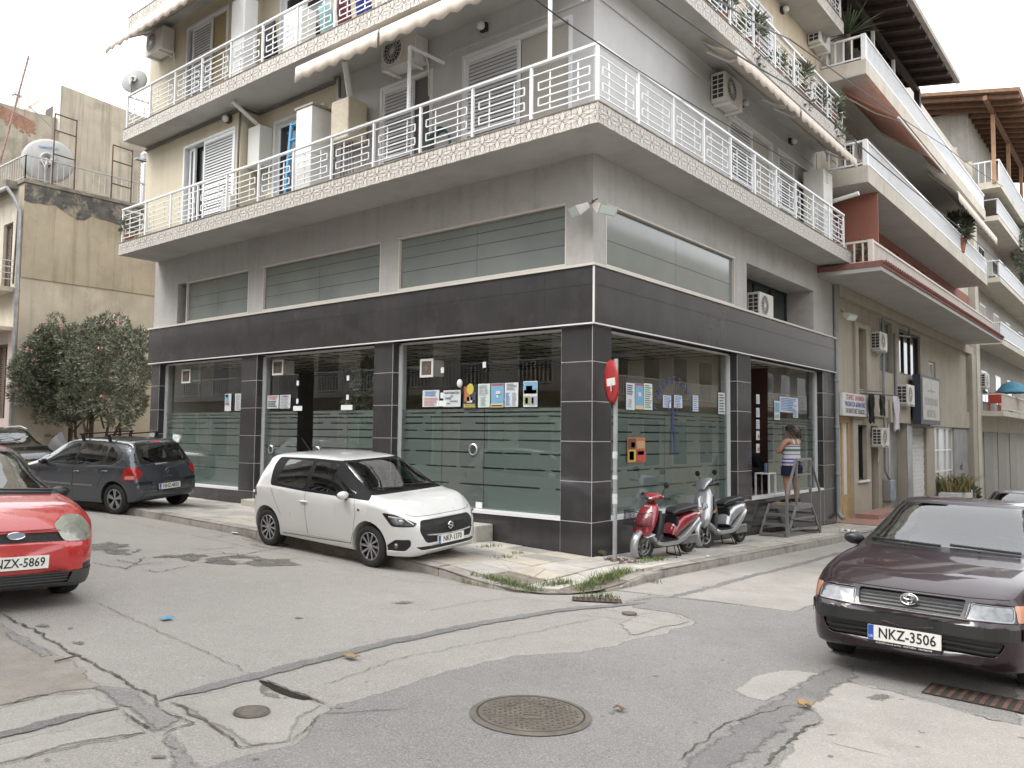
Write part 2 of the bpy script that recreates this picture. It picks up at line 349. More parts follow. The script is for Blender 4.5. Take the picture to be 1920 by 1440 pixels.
def ground_patch(name, px, m, lift, jag=.02, step=.12, world=False, rim=.07):
    """a surface patch laid on the road, with a feathered rim"""
    pts = [Vector(p).to_3d() if world else GP(*p) for p in px]; out = rnd_poly([Vector((p.x, p.y, 0)) for p in pts], jag, step); n = len(out)
    P_ = np.array([(p.x, p.y) for p in out]); area = .5*sum(P_[i][0]*P_[(i+1) % n][1]-P_[(i+1) % n][0]*P_[i][1] for i in range(n)); sg = 1 if area > 0 else -1
    rim = min(rim, .28*math.sqrt(abs(area))); T = np.roll(P_, -1, 0)-np.roll(P_, 1, 0); T /= np.maximum(1e-9, np.linalg.norm(T, axis=1))[:, None]; ring_ = P_+np.stack([-T[:, 1], T[:, 0]], 1)*sg*rim
    x0, y0 = P_.min(0); x1, y1 = P_.max(0); st = max(.25, math.sqrt(abs(area))/14); gx, gy = np.meshgrid(np.arange(x0, x1, st), np.arange(y0, y1, st)); cand = np.concatenate([ring_, np.stack([gx.ravel(), gy.ravel()], 1)])
    Q = np.roll(P_, -1, 0); ins = np.zeros(len(cand), bool)
    for a, c in zip(P_, Q):
        k = (a[1] > cand[:, 1]) != (c[1] > cand[:, 1]); ins ^= k & (cand[:, 0] < (c[0]-a[0])*(cand[:, 1]-a[1])/(c[1]-a[1]+1e-12)+a[0])
    dist = np.sqrt(((cand[:, None, :]-P_[None, :, :])**2).sum(2)).min(1); keep = cand[ins & (dist > rim*.75)]
    if len(keep) == 0: keep = P_.mean(0)[None]
    vs = [Vector(p) for p in P_]+[Vector(p) for p in keep]; r = delaunay_2d_cdt(vs, [(i, (i+1) % n) for i in range(n)], [], 1, 1e-5)
    b = B(); b.v = [(v.x, v.y, G(v.x, v.y)+.0025+lift*.5) for v in r[0]]; b.f = [tuple(f) if (r[0][f[1]]-r[0][f[0]]).cross(r[0][f[2]]-r[0][f[0]]) > 0 else tuple(f)[::-1] for f in r[2]]; b.m = [0]*len(b.f)
    me = b.mesh(name, m, fix=False); edge_attr(me, [0. if any(i < n for i in o_) else 1. for o_ in r[3]]); return put(name, me, road)
def ribbon(name, px, wd, m, lift, jag=.03, step=.05, wj=.5, world=False, freq=3.):
    pts = [Vector(p).to_3d() if world else GP(*p) for p in px]; line = []
    for i in range(len(pts)-1):
        a, c = pts[i], pts[i+1]; n = max(1, int((c-a).length/step))
        line += [a.lerp(c, k/n) for k in range(n)]
    line.append(pts[-1]); vs = []; k = len(line); wd *= 1.5
    for i, p in enumerate(line):
        d = (line[min(i+1, k-1)]-line[max(i-1, 0)]); d.z = 0; d.normalize(); s = Vector((-d.y, d.x, 0))
        q = Vector((p.x*freq, p.y*freq, .3)); o = s*jag*(noise.noise(q)*1.4+.5*noise.noise(q*4)); e = min(1, (i+.3)/6, (k-i-.7)/6)
        w1 = wd*.5*(1+wj*noise.noise(q*3+Vector((5, 0, 0)))*1.6)*max(.15, e); w2 = wd*.5*(1+wj*noise.noise(q*3+Vector((0, 7, 0)))*1.6)*max(.15, e)
        for t in (s*w1, s*w1*.4, -s*w2*.4, -s*w2): r = p+o+t; vs.append((r.x, r.y, G(r.x, r.y)+.0025+lift*.5))
    b = B(); b.add(vs, [(4*i+j, 4*i+j+1, 4*i+j+5, 4*i+j+4) for i in range(k-1) for j in range(3)]); me = b.mesh(name, m); edge_attr(me, [0., 1., 1., 0.]*k); return put(name, me, road)
def C3(l, ox, oy, s): return [(ox+x/s, oy+y/s) for x, y in l]
# street surfaces
ground_patch('asphalt_patch', [(380, 1440), (470, 1412), (548, 1398), (575, 1362), (622, 1326), (700, 1302), (782, 1272), (880, 1246), (990, 1226), (1080, 1222), (1170, 1206), (1250, 1184), (1296, 1166), (1268, 1152), (1190, 1140), (1165, 1128), (1235, 1110), (1300, 1124), (1382, 1136), (1520, 1086), (1600, 1062), (1760, 1000), (1920, 990), (1915, 1480), (380, 1480)], ROAD_A, .003, .035)
ground_patch('gutter_concrete', [(3.4, -1.1), (1.24, -1.6), (1.24, 60), (3.6, 60), (3.6, 9), (3.5, 3), (3.45, 1)], ROAD_C, .006, .02, world=True)
ground_patch('concrete_patch', C3([(450, 570), (560, 500), (680, 470), (780, 470), (905, 490), (840, 540), (740, 600), (640, 635), (520, 610)], 1200, 1080, 2.667), ROAD_C, .007, .012)
ground_patch('concrete_patch', C3([(790, 660), (860, 610), (940, 560), (1000, 520), (1150, 545), (1300, 590), (1500, 640), (1660, 690), (1900, 745), (2300, 800), (2300, 1100), (560, 1100), (640, 960), (720, 880), (760, 800), (885, 735), (860, 690)], 1200, 1080, 2.667), ROAD_C, .007, .02)
ground_patch('concrete_patch', C3([(0, 190), (110, 178), (190, 195), (255, 232), (120, 262), (0, 300), (-60, 300), (-110, 240)], 1200, 1080, 2.667), ROAD_C, .007, .012)
ground_patch('dirt_patch', [(0, 1170), (60, 1195), (140, 1245), (200, 1290), (120, 1298), (60, 1315), (0, 1328), (-160, 1330), (-160, 1200)], ROAD_T, .004, .03)
ground_patch('concrete_patch', [(-150, 1335), (0, 1328), (60, 1315), (175, 1300), (225, 1325), (120, 1352), (0, 1380), (-150, 1410)], ROAD_C, .005, .02)
ground_patch('concrete_patch', [(-150, 1440), (0, 1394), (120, 1366), (225, 1338), (282, 1376), (130, 1402), (0, 1436), (-120, 1480)], ROAD_C, .005, .02)
ground_patch('concrete_patch', [(318, 1316), (478, 1276), (540, 1290), (610, 1324), (560, 1362), (545, 1395), (468, 1404)], ROAD_C, .005, .015)
ground_patch('asphalt_strip', [(70, 1196), (95, 1226), (180, 1285), (250, 1292), (290, 1315), (350, 1352), (312, 1376), (355, 1410), (420, 1460), (340, 1460), (285, 1378), (222, 1330), (150, 1280), (100, 1250), (20, 1206), (0, 1195), (0, 1180)], ROAD_A, .008, .025)
for l, wd in (([(295, 1314), (330, 1304), (480, 1270), (560, 1248), (640, 1228), (750, 1201), (850, 1180), (960, 1160), (1040, 1146), (1120, 1138), (1210, 1131)], .11), ([(-60, 1395), (0, 1381), (70, 1362), (140, 1346), (225, 1330)], .10), ([(1295, 1480), (1330, 1440), (1400, 1378), (1470, 1330), (1540, 1285), (1600, 1250)], .2), ([(1255, 1122), (1340, 1100), (1410, 1080), (1480, 1064), (1580, 1036)], .09)):
    ribbon('tar_seam', l, wd, ROAD_B, .010, .02, .05, .35)
for l, wd in (([(0, 1152), (60, 1180), (130, 1222), (200, 1258), (285, 1308), (300, 1330)], .030), ([(318, 1318), (360, 1340), (420, 1375), (455, 1402), (500, 1395)], .026), ([(482, 1275), (540, 1294), (622, 1326)], .03),
    ([(225, 1335), (255, 1352), (285, 1378)], .025), ([(0, 1434), (130, 1402), (285, 1374)], .018), ([(300, 1330), (320, 1345), (360, 1358), (318, 1372), (305, 1382)], .02), ([(0, 1328), (70, 1304), (180, 1300)], .018),
    ([(180, 1130), (320, 1195), (400, 1230), (472, 1266)], .010), ([(600, 1288), (750, 1236), (900, 1206), (1020, 1182), (1120, 1160)], .010), ([(800, 1148), (870, 1132), (960, 1122), (1060, 1130), (1180, 1152), (1240, 1165)], .010), ([(1050, 1150), (1150, 1160), (1240, 1175)], .008),
    ([(1270, 1428), (1360, 1360), (1470, 1328), (1492, 1326)], .018), ([(1430, 1440), (1470, 1400), (1500, 1370), (1533, 1354)], .035), ([(1575, 1275), (1640, 1292), (1760, 1318)], .012), ([(1820, 1340), (1860, 1352), (1918, 1362)], .02), ([(1540, 1390), (1600, 1405), (1680, 1425)], .008),
    ([(160, 960), (300, 992), (480, 1030), (640, 1060)], .012), ([(640, 1068), (760, 1090), (900, 1100)], .010), ([(770, 1330), (600, 1340), (545, 1398)], .012), ([(1180, 1128), (1230, 1122), (1290, 1122), (1380, 1134)], .015)):
    ribbon('crack', l, wd*.5, CRK, .0135, .022, .02, 1.1, freq=7.)
rs = random.Random(5)
for sc_ in range(9):
    f0 = sc_/8; cx_, cy_ = 190+f0*300+rs.uniform(-14, 14), 1022+f0*36+rs.uniform(-9, 9); rx_, ry_ = rs.uniform(22, 60), rs.uniform(4, 11)
    ground_patch('worn_scab', [(cx_+rx_*math.cos(t)*rs.uniform(.6, 1.2), cy_+ry_*math.sin(t)*rs.uniform(.6, 1.2)) for t in [k*math.pi/7 for k in range(14)]], CRK2, .009+.0003*sc_, .05, .05)
for sc_ in range(16):
    a_ = (rs.uniform(160, 520), rs.uniform(1005, 1075)); ribbon('crack', [a_, (a_[0]+rs.uniform(20, 70), a_[1]+rs.uniform(-8, 12)), (a_[0]+rs.uniform(70, 120), a_[1]+rs.uniform(-12, 16))], .012, CRK, .0138, .03, .02, 1.2, freq=8.)
ground_patch('worn_scab', [(400, 985), (450, 985), (500, 1000), (560, 1018), (540, 1028), (470, 1012)], CRK2, .009, .07, .06)
ground_patch('puddle', C3([(1450, 590), (1520, 605), (1600, 640), (1690, 680), (1780, 700), (1700, 708), (1620, 690), (1540, 655), (1470, 610)], 0, 1080, 3), WET, .012, .01)
ground_patch('damp_stain', C3([(1440, 620), (1480, 600), (1640, 690), (1780, 705), (1640, 715), (1480, 700), (1430, 680)], 0, 1080, 3), OIL, .009, .03)
for x, y, a, c in ((295, 1421, 22, 6), (1648, 1309, 34, 9), (755, 1131, 26, 4), (145, 1207, 18, 4), (135, 1180, 12, 3), (80, 1175, 20, 4), (640, 1330, 14, 3), (1150, 1340, 9, 3), (560, 1160, 12, 2), (1230, 1270, 10, 2), (1560, 1380, 10, 2)):
    ground_patch('oil_spot', [(x+a*math.cos(t)*rs.uniform(.8, 1.1), y+c*math.sin(t)*rs.uniform(.8, 1.1)) for t in [k*math.pi/7 for k in range(14)]], OIL, .011, .012, .05)
for sp in range(46):
    x, y = rs.uniform(2.2, 6.2), rs.uniform(-8.6, -3.2); r = rs.choice((.006, .009, .012, .018, .026))
    ground_patch('oil_spot', [(x+r*math.cos(t)*rs.uniform(.6, 1.3), y+r*math.sin(t)*rs.uniform(.6, 1.3)) for t in [k*math.pi/3 for k in range(6)]], OIL if sp % 3 else CRK2, .0125, .004, .05, world=True)
# ------------------------------------------------ pavement of the corner block
def side_h(x, y):
    """pavement top above the road: full kerb height, dropping towards the broken corner"""
    d = math.hypot(x-1.25, y+2.5); return .03+(KH-.03)*min(1, max(0, (d-.35)/1.5))
def SZ(x, y): return G(x, y)+side_h(x, y)
outline = [(-26, 0), (-26, -2.6)]+[(x, -2.6) for x in np.arange(-25, -.9, .5)]+[(-.5, -2.62), (-.1, -2.68), (.3, -2.7), (.7, -2.66), (1.0, -2.5), (1.2, -2.25), (1.34, -1.9), (1.36, -1.4), (1.32, -.9), (1.26, -.4)]+[(1.24, y) for y in np.arange(0, 60, .6)]+[(1.24, 60), (0, 60)]
side = B()
top = [(x, y, SZ(x, y)-.014) for x, y in outline]
inner = [(-26, .4), (-.0, .4), (-.0, 60)]
# strips between outline and the building line
for i in range(len(outline)-1):
    (x0, y0), (x1, y1) = outline[i], outline[i+1]
    def inn(x, y): return (min(x, 0.), 0.) if y <= 0 and x <= 1.3 and y < -.0 and x < .25 else (0., max(y, 0.))
    a, c = inn(x0, y0), inn(x1, y1)
    side.poly([(x0, y0, SZ(x0, y0)-.014), (x1, y1, SZ(x1, y1)-.014), (c[0], c[1], SZ(*c)-.014), (a[0], a[1], SZ(*a)-.014)])
pavement = ob('pavement', side, DIRT, kind='structure', label='paved footway round the corner shop')
def paver(poly, m, dz=0., tilt=(0, 0)):
    cx = sum(p[0] for p in poly)/len(poly); cy = sum(p[1] for p in poly)/len(poly); n = len(poly); b = B()
    def P(p, s, z): x = cx+(p[0]-cx)*s; y = cy+(p[1]-cy)*s; return (x, y, SZ(x, y)+z+dz+tilt[0]*(x-cx)+tilt[1]*(y-cy))
    sz = max(.05, max(math.hypot(p[0]-cx, p[1]-cy) for p in poly)); k = 1-.010/sz
    b.loft([[P(p, 1, -.04) for p in poly], [P(p, 1, -.006) for p in poly], [P(p, k, 0) for p in poly]], cap=True)
    return ob('paving_slab', b, m, pavement)
def split(poly, depth):
    if depth == 0 or len(poly) < 3: return [poly]
    cx = sum(p[0] for p in poly)/len(poly)+rs.uniform(-.05, .05); cy = sum(p[1] for p in poly)/len(poly)+rs.uniform(-.05, .05); a = rs.uniform(0, math.pi); nx, ny = math.cos(a), math.sin(a)
    out = []
    for sgn in (1, -1):
        q = []; n = len(poly)
        for i in range(n):
            p0, p1 = poly[i], poly[(i+1) % n]; d0 = sgn*((p0[0]-cx)*nx+(p0[1]-cy)*ny)-.006; d1 = sgn*((p1[0]-cx)*nx+(p1[1]-cy)*ny)-.006
            if d0 >= 0: q.append(p0)
            if (d0 > 0) != (d1 > 0): t = d0/(d0-d1); q.append((p0[0]+(p1[0]-p0[0])*t, p0[1]+(p1[1]-p0[1])*t))
        if len(q) > 2 and max(math.hypot(p[0]-q[0][0], p[1]-q[0][1]) for p in q) > .12: out += split(q, depth-1)
    return out
g = .007
for i, x0 in enumerate(np.arange(-15.5, .6, .62)):
    for j in range(5):
        y1 = -.03-.47*j; y0 = y1-.47; x1 = x0+.62
        if x1 > 0: y1 = min(y1, -.03)
        if x0 > -.2 and y0 < -2.2: continue
        pol = [(x0+g, y0+g), (min(x1, .62)-g, y0+g), (min(x1, .62)-g, y1-g), (x0+g, y1-g)]
        pol = [(p[0]+rs.uniform(-.004, .004), p[1]+rs.uniform(-.004, .004)) for p in pol]
        m = PAVS[rs.choices((0, 1, 2, 3), (4, 4, 2 if x0 > -3 else .6, 2))[0]]
        dep = (1 if rs.random() < .6 else 0) if x0 > -.9 else (1 if rs.random() < .08 else 0)
        for q in split(pol, dep): paver(q, m, rs.uniform(-.004, .003), (rs.uniform(-.006, .006), rs.uniform(-.006, .006)))
for j in range(0, 26):
    for i in range(3):
        y0 = .0+j*.55; x0 = .03+.345*i; pol = [(x0+g, y0+g), (x0+.345-g, y0+g), (x0+.345-g, y0+.55-g), (x0+g, y0+.55-g)]
        m = PAVS[rs.choices((0, 1, 2, 3), (2, 4, 3.5, 1))[0]]
        for q in split(pol, 1 if rs.random() < .2 or j < 1 else 0): paver(q, m, rs.uniform(-.006, .004), (rs.uniform(-.01, .01), rs.uniform(-.01, .01)))
for q0 in ([(.64, -2.45), (.98, -2.2), (1.0, -1.7), (.64, -1.7)], [(.64, -1.68), (1.04, -1.68), (1.06, -1.1), (.64, -1.1)], [(.64, -1.08), (1.06, -1.08), (1.08, -.55), (.64, -.55)], [(.64, -.53), (1.07, -.53), (1.06, -.02), (.64, -.02)]):
    for q in split(q0, 1): paver(q, PAVS[rs.choice((0, 1, 1, 0))], rs.uniform(-.006, .002), (rs.uniform(-.01, .01), rs.uniform(-.01, .01)))
# kerb stones
def kerbstone(a, c, w0, dz=0.):
    a = Vector((*a, 0)); c = Vector((*c, 0)); d = (c-a).normalized(); s = Vector((-d.y, d.x, 0)); rings = []
    a = a+d*.006; c = c-d*.006
    for k in range(5):
        p = a.lerp(c, k/4)
        def q(off, z): r = p+s*off; jit = .006*noise.noise(Vector((r.x*5, r.y*5, z*9))); return (r.x, r.y, z+jit)
        gz = G(p.x, p.y)-.08; tz = SZ(p.x, p.y)+dz; rings.append([q(0, gz), q(.0, tz-.03), q(.018, tz-.006), q(.045, tz), q(w0, tz+.001), q(w0, gz)])
    b = B(); b.loft(rings); return ob('kerbstone', b, KERB, pavement, smooth=50)
for x in np.arange(-25.6, -1.0, 1.0): kerbstone((x, -2.6), (x+1.0, -2.6), .2, rs.uniform(-.008, .006))
cor = [(-.6, -2.6), (-.1, -2.68), (.4, -2.7), (.8, -2.6), (1.08, -2.38)]
for i in range(len(cor)-1): kerbstone(cor[i], cor[i+1], .2, rs.uniform(-.02, 0))
cor = [(1.36, -1.75), (1.37, -1.2), (1.31, -.6), (1.24, 0)]
for i in range(len(cor)-1): kerbstone(cor[i], cor[i+1], .2, rs.uniform(-.02, .0))
for y in np.arange(0, 34, 1.0): kerbstone((1.24, y), (1.24, y+1.0), .17, rs.uniform(-.01, .006))
# the far footways across both streets
b = B()
for (x0, x1, y0, y1) in ((-60, 1.0, -13.5, -9.0), (6.6, 12, -1.4, 70), (7.6, 60, -14, -10.4)):
    nx, ny = max(1, int((x1-x0)/2)), max(1, int((y1-y0)/2)); k = len(b.v)
    P = lambda i, j, h: (x0+(x1-x0)*i/nx, y0+(y1-y0)*j/ny, G(x0+(x1-x0)*i/nx, y0+(y1-y0)*j/ny)+h)
    b.loft([[P(0, 0, -.1), P(0, 0, .13), P(0, ny, .13), P(0, ny, -.1)]]+[[P(i, 0, -.1), P(i, 0, .13), P(i, ny, .13), P(i, ny, -.1)] for i in range(1, nx+1)])
ob('far_pavement', b, PAVS[0], kind='structure', label='grey footway across the street')
# ---------------------------------------------------------------- the corner apartment building
XL, YE = -13.3, 11.3
bld = thing('apartment_building', 'grey and cream corner apartment block with dark tiled shop front and patterned balconies', 'building', (-6.5, 5.5, .2), world=True)
def wall_cells(b, ax, p0, p1, u0, u1, z0, z1, holes):
    """wall slab between planes p0,p1 (ax 'y': plane y, runs along x; 'x': plane x, runs along y) with rectangular holes"""
    us = sorted({u0, u1, *[h[0] for h in holes], *[h[1] for h in holes]}); zs = sorted({z0, z1, *[h[2] for h in holes], *[h[3] for h in holes]})
    us = [u for u in us if u0 <= u <= u1]; zs = [z for z in zs if z0 <= z <= z1]
    for i in range(len(us)-1):
        j = 0
        while j < len(zs)-1:
            def solid(k): uc = (us[i]+us[i+1])/2; zc = (zs[k]+zs[k+1])/2; return not any(h[0] < uc < h[1] and h[2] < zc < h[3] for h in holes)
            if not solid(j): j += 1; continue
            k = j
            while k+1 < len(zs)-1 and solid(k+1): k += 1
            A, C = (us[i], p0, zs[j]), (us[i+1], p1, zs[k+1])
            if ax == 'x': A, C = (p0, us[i], zs[j]), (p1, us[i+1], zs[k+1])
            b.box(A, C); j = k+1
# ---- mezzanine walls (light grey) z 4.40 .. 6.15
MZ0, MZ1 = 4.49, 5.47
LW = [(-12.15, -9.10), (-8.57, -4.75), (-4.28, -.49)]; RW = [(.37, 5.17), (5.75, 9.82)]
b = B(); wall_cells(b, 'y', 0, .3, XL, 0, 4.40, 6.16, [(a, c, MZ0, MZ1) for a, c in LW]); ob('upper_shop_wall', b, GREY_W, bld)
b = B(); wall_cells(b, 'x', -.3, 0, .3, YE, 4.40, 6.16, [(a, c, MZ0, MZ1) for a, c in RW]); ob('upper_shop_wall', b, GREY_W, bld)
b = B(); b.box((XL, .3, -.5), (XL+.3, YE, 6.16)); ob('end_wall', b, GREY_W, bld)
b = B(); b.box((XL+.3, YE-.3, -1), (-.3, YE, 6.16)); ob('back_wall', b, GREY_W, bld)
rs = random.Random(3)
def mezz(ax, u0, u1, ncol, zl, dark_to=None, rec=.05):
    w = put('mezzanine_window', None, bld) if False else None
    f = B(); t = .03
    def bx(bb, a0, a1, z0, z1, d0, d1):
        if ax == 'y': bb.box((a0, d0, z0), (a1, d1, z1))
        else: bb.box((-d1, a0, z0), (-d0, a1, z1))
    bx(f, u0, u1, MZ1-t, MZ1, .0-.008, rec+.03); bx(f, u0, u1, MZ0, MZ0+t, .005, rec+.03); bx(f, u0, u0+t, MZ0+t, MZ1-t, .005, rec+.03); bx(f, u1-t, u1, MZ0+t, MZ1-t, .005, rec+.03)
    fr = ob('mezzanine_window', f, BEIGE_FR, bld)
    us = [u0+t+(u1-u0-2*t)*i/ncol for i in range(ncol+1)]; zs = [MZ0+t]+zl+[MZ1-t]
    for i in range(ncol):
        for j in range(len(zs)-1):
            p = B(); a0, a1 = us[i]+.003, us[i+1]-.003
            bx(p, a0, a1, zs[j]+.004, zs[j+1]-.004, rec+.01+rs.uniform(0, .004), rec+.022); ob('pane', p, MEZZ, fr)
    bk = B(); bx(bk, u0+t, u1-t, MZ0+t, MZ1-t, rec+.026, rec+.034); ob('backing', bk, MEZZ_D, fr)
mezz('y', -11.75, LW[0][1], 2, [4.85, 5.1]); mezz('y', *LW[1], 2, [4.8, 5.03, 5.25]); mezz('y', *LW[2], 2, [4.83, 5.08, 5.28]); mezz('x', *RW[0], 2, [4.92])
# small open end of the first window, deep reveal
b = B(); b.box((-12.15, .26, MZ0), (-11.75, .28, MZ1)); ob('dark_pane', b, MEZZ_D, bld)
# deep open bay over the right-hand shop window (dark glazing at the back)
b = B(); b.box((-1.3, 5.75, 4.40), (-.3, 9.82, 4.486)); b.box((-1.3, 5.75, MZ1), (-.3, 9.82, 5.55)); b.box((-1.3, 5.70, 4.4), (-.3, 5.75, 5.5)); b.box((-1.3, 9.82, 4.4), (-.3, 9.87, 5.5)); ob('bay_reveal', b, GREY_W, bld)
fr = B(); 
for y in (5.75, 6.75, 7.75, 8.75, 9.76): fr.box((-.72, y, MZ0), (-.66, y+.06, MZ1))
fr.box((-.725, 5.75, MZ0), (-.655, 9.82, MZ0+.06)); fr.box((-.725, 5.75, MZ1-.06), (-.655, 9.82, MZ1)); fo = ob('bay_glazing', fr, BLACK_PL, bld)
for y in (5.81, 6.81, 7.81, 8.81): p = B(); p.box((-.695, y, MZ0+.06), (-.685, y+.94, MZ1-.06)); ob('pane', p, MEZZ_D, fo)
# ---- fascia band with big dark tiles
BZ0, BZ1 = 3.56, 4.42
b = B(); b.box((XL-.1, -.045, BZ0), (.045, .3, BZ1)); b.box((-.3, .3, BZ0), (.045, YE+.02, BZ1)); fas = ob('fascia', b, JOINT, bld)
b = B(); b.box((XL-.12, -.09, BZ1+.002), (.09, .02, BZ1+.04)); b.box((-.02, .02, BZ1+.002), (.09, YE+.04, BZ1+.04)); ob('ledge', b, BEIGE_FR, fas)
b = B(); b.box((XL-.1, -.066, BZ0-.016), (.066, -.03, BZ0+.006)); b.box((.03, -.03, BZ0-.016), (.066, YE+.02, BZ0+.006)); b.box((.044, -.068, BZ0), (.068, -.044, BZ1)); ob('edge_trim', b, GROUT, fas)
n = 15; st = (0.04-(XL-.1))/n
for i in range(n):
    for (z0, z1) in ((BZ0+.008, 4.14), (4.143, BZ1)):
        p = B(); p.box((XL-.1+i*st+.001, -.058-rs.uniform(0, .0006), z0+.001), (XL-.1+(i+1)*st-.001, -.046, z1-.001)); ob('cladding_tile', p, TILE_DK, fas)
n = 13; st = (YE+.02-(-.044))/n
for i in range(n):
    for (z0, z1) in ((BZ0+.008, 4.14), (4.143, BZ1)):
        p = B(); p.box((.046, -.044+i*st+.001, z0+.001), (.058+rs.uniform(0, .0006), -.044+(i+1)*st-.001, z1-.001)); ob('cladding_tile', p, TILE_DK2, fas)
# ---- pillars and plinth with tiles and pale grout
ROWS = [-.6, .59, 1.19, 1.79, 2.39, 2.99, BZ0-.02]
def pillar(x0, x1, y0, y1, faces):
    """faces: list of ('y',plane,u0,u1) / ('x',plane,u0,u1) tiled faces"""
    b = B(); b.box((x0, y0, -.6), (x1, y1, BZ0-.02)); pl = ob('pillar', b, GROUT, bld)
    for ax, p, u0, u1, s in faces:
        for j in range(len(ROWS)-1):
            t = B(); g = .006
            z0, z1 = ROWS[j]+g, ROWS[j+1]-g
            if ax == 'y': t.box((u0+g, p, z0), (u1-g, p+s*.005, z1))
            else: t.box((p, u0+g, z0), (p+s*.005, u1-g, z1))
            ob('cladding_tile', t, TILE_DK if ax == 'y' else TILE_DK2, pl)
GR = .2   # glass recess
pillar(-.57, 0, 0, .53, [('y', 0, -.57, 0, -1), ('x', 0, 0, .53, 1)])
pillar(-4.87, -4.36, 0, .35, [('y', 0, -4.87, -4.36, -1), ('x', -4.36, 0, GR, 1)])
pillar(-9.26, -8.68, 0, .35, [('y', 0, -9.26, -8.68, -1), ('x', -8.68, 0, GR, 1)])
pillar(XL, -12.9, 0, .35, [('y', 0, XL, -12.9, -1), ('x', -12.9, 0, GR, 1)])
pillar(-.35, 0, 5.25, 5.93, [('x', 0, 5.25, 5.93, 1), ('y', 5.25, -GR, 0, -1)])
pillar(-.35, 0, 10.45, 11.3, [('x', 0, 10.45, 10.86, 1), ('x', 0, 10.86, 11.3, 1), ('y', 10.45, -GR, 0, -1)])
LWIN = [(-12.9, -9.26), (-8.68, -4.87), (-4.36, -.57)]; RWIN = [(.53, 5.25), (5.93, 10.45)]
for (a, c) in LWIN:
    b = B(); b.box((a, .02, -.6), (c, .3, .575)); pl = ob('plinth', b, JOINT, bld); n = max(2, round((c-a)/.75))
    for i in range(n):
        if a < -8 and a > -9 and i < 2: pass
        t = B(); t.box((a+(c-a)*i/n+.002, .008, -.59), (a+(c-a)*(i+1)/n-.002, .019, .57)); ob('cladding_tile', t, TILE_DK, pl)
for (a, c) in RWIN:
    b = B(); b.box((-.3, a, -.9), (-.02, c, .575)); pl = ob('plinth', b, JOINT, bld); n = max(2, round((c-a)/.9))
    for i in range(n):
        t = B(); t.box((-.019, a+(c-a)*i/n+.002, -.89), (-.006, a+(c-a)*(i+1)/n-.002, .57)); ob('cladding_tile', t, TILE_DK2, pl)
# ---- shop windows
FZ = [PY(1020, y, GR).z for y in (971, 917, 883, 852.8, 827, 809, 794, 781, 772.5, 764.4)]
def shop_window(ax, u0, u1, joints, films, holes=()):
    """joints: glass edges between u0 and u1; films: material per pane or None"""
    def bx(bb, a0, a1, z0, z1, d0, d1):
        if ax == 'y': bb.box((a0, d0, z0), (a1, d1, z1))
        else: bb.box((-d1, a0, z0), (-d0, a1, z1))
    f = B(); bx(f, u0, u1, .58, .63, .0, GR+.03); bx(f, u0, u1, 3.50, 3.54, GR-.02, GR+.03); e = (u0, u0+.045) if ax == 'y' else (u1-.045, u1); bx(f, *e, .63, 3.50, GR-.05, GR+.03)
    e = (u1-.012, u1) if ax == 'y' else (u0, u0+.012); bx(f, *e, .63, 3.5, GR-.02, GR+.02)
    fr = ob('shop_window', f, ALU_W, bld)
    us = [u0+(.045 if ax == 'y' else .012)]+joints+[u1-(.012 if ax == 'y' else .045)]
    for i in range(len(us)-1):
        if i in holes: continue
        p = B(); bx(p, us[i]+.004, us[i+1]-.004, .632, 3.495, GR, GR+.008); ob('pane', p, SHOPGLASS, fr)
        if films[i] is None: continue
        for k in range(len(FZ)-1):
            z0, z1 = FZ[k]+(.016 if k else 0), FZ[k+1]-.008
            if k == len(FZ)-2: z1 = FZ[k+1]
            s = B(); bx(s, us[i]+.006, us[i+1]-.006, max(z0, .633), z1, GR+.011, GR+.0125)
            u = us[i]+rs.uniform(0, .6)     # uncut bits bridging the slots
            while k and u < us[i+1]-.1:
                l = rs.uniform(.02, .35); e = min(u+l, us[i+1]-.02)
                if rs.random() < .55: bx(s, u, e, z0-.0235, z0-.0005, GR+.011, GR+.0125)
                u += l+rs.uniform(.3, .9)
            ob('film_strip', s, films[i], fr)
    return fr
shop_window('y', *LWIN[0], [-11.3], [FILM, FILM])
sw2 = shop_window('y', *LWIN[1], [-7.47, -6.95, -5.85], [FILM_G, None, FILM_G, FILM], holes=(1,))
sw3 = shop_window('y', *LWIN[2], [-3.28, -2.30], [FILM, FILM_G, FILM])
sw4 = shop_window('x', *RWIN[0], [2.62], [FILM, FILM])
sw5 = shop_window('x', *RWIN[1], [6.35, 7.35], [FILM, None, FILM], holes=(1,))
# door furniture on the glass doors
def fits(b, par):
    for k in range(0, len(b.v), 8): q = B(); q.v = b.v[k:k+8]; q.f = b.f[:6]; q.m = [0]*6; ob('patch_fitting', q, ALU_W, par)
b = B()
for x, z, w_ in ((-3.28, 3.0, .035), (-3.28, 2.55, .035), (-2.30, 3.05, .035), (-2.30, 2.6, .035), (-3.28, 2.41, .12), (-2.38, .69, .07)): b.box((x-w_, GR-.014, z-.05), (x+w_, GR-.001, z+.05))
fits(b, sw3)
b = B(); b.lathe([(.085, 0), (.1, .012), (.1, .03), (.085, .035)], (-2.52, GR-.04, 1.62), 'y', 16); ob('door_handle', b, ALU, sw3, smooth=40)
b = B()
for x, z, w_ in ((-7.47, 2.9, .035), (-7.47, 2.52, .035), (-5.85, 2.95, .035), (-5.85, 2.57, .035), (-7.45, 2.37, .15), (-5.87, 2.37, .17)): b.box((x-w_, GR-.014, z-.05), (x+w_, GR-.001, z+.05))
fits(b, sw2)
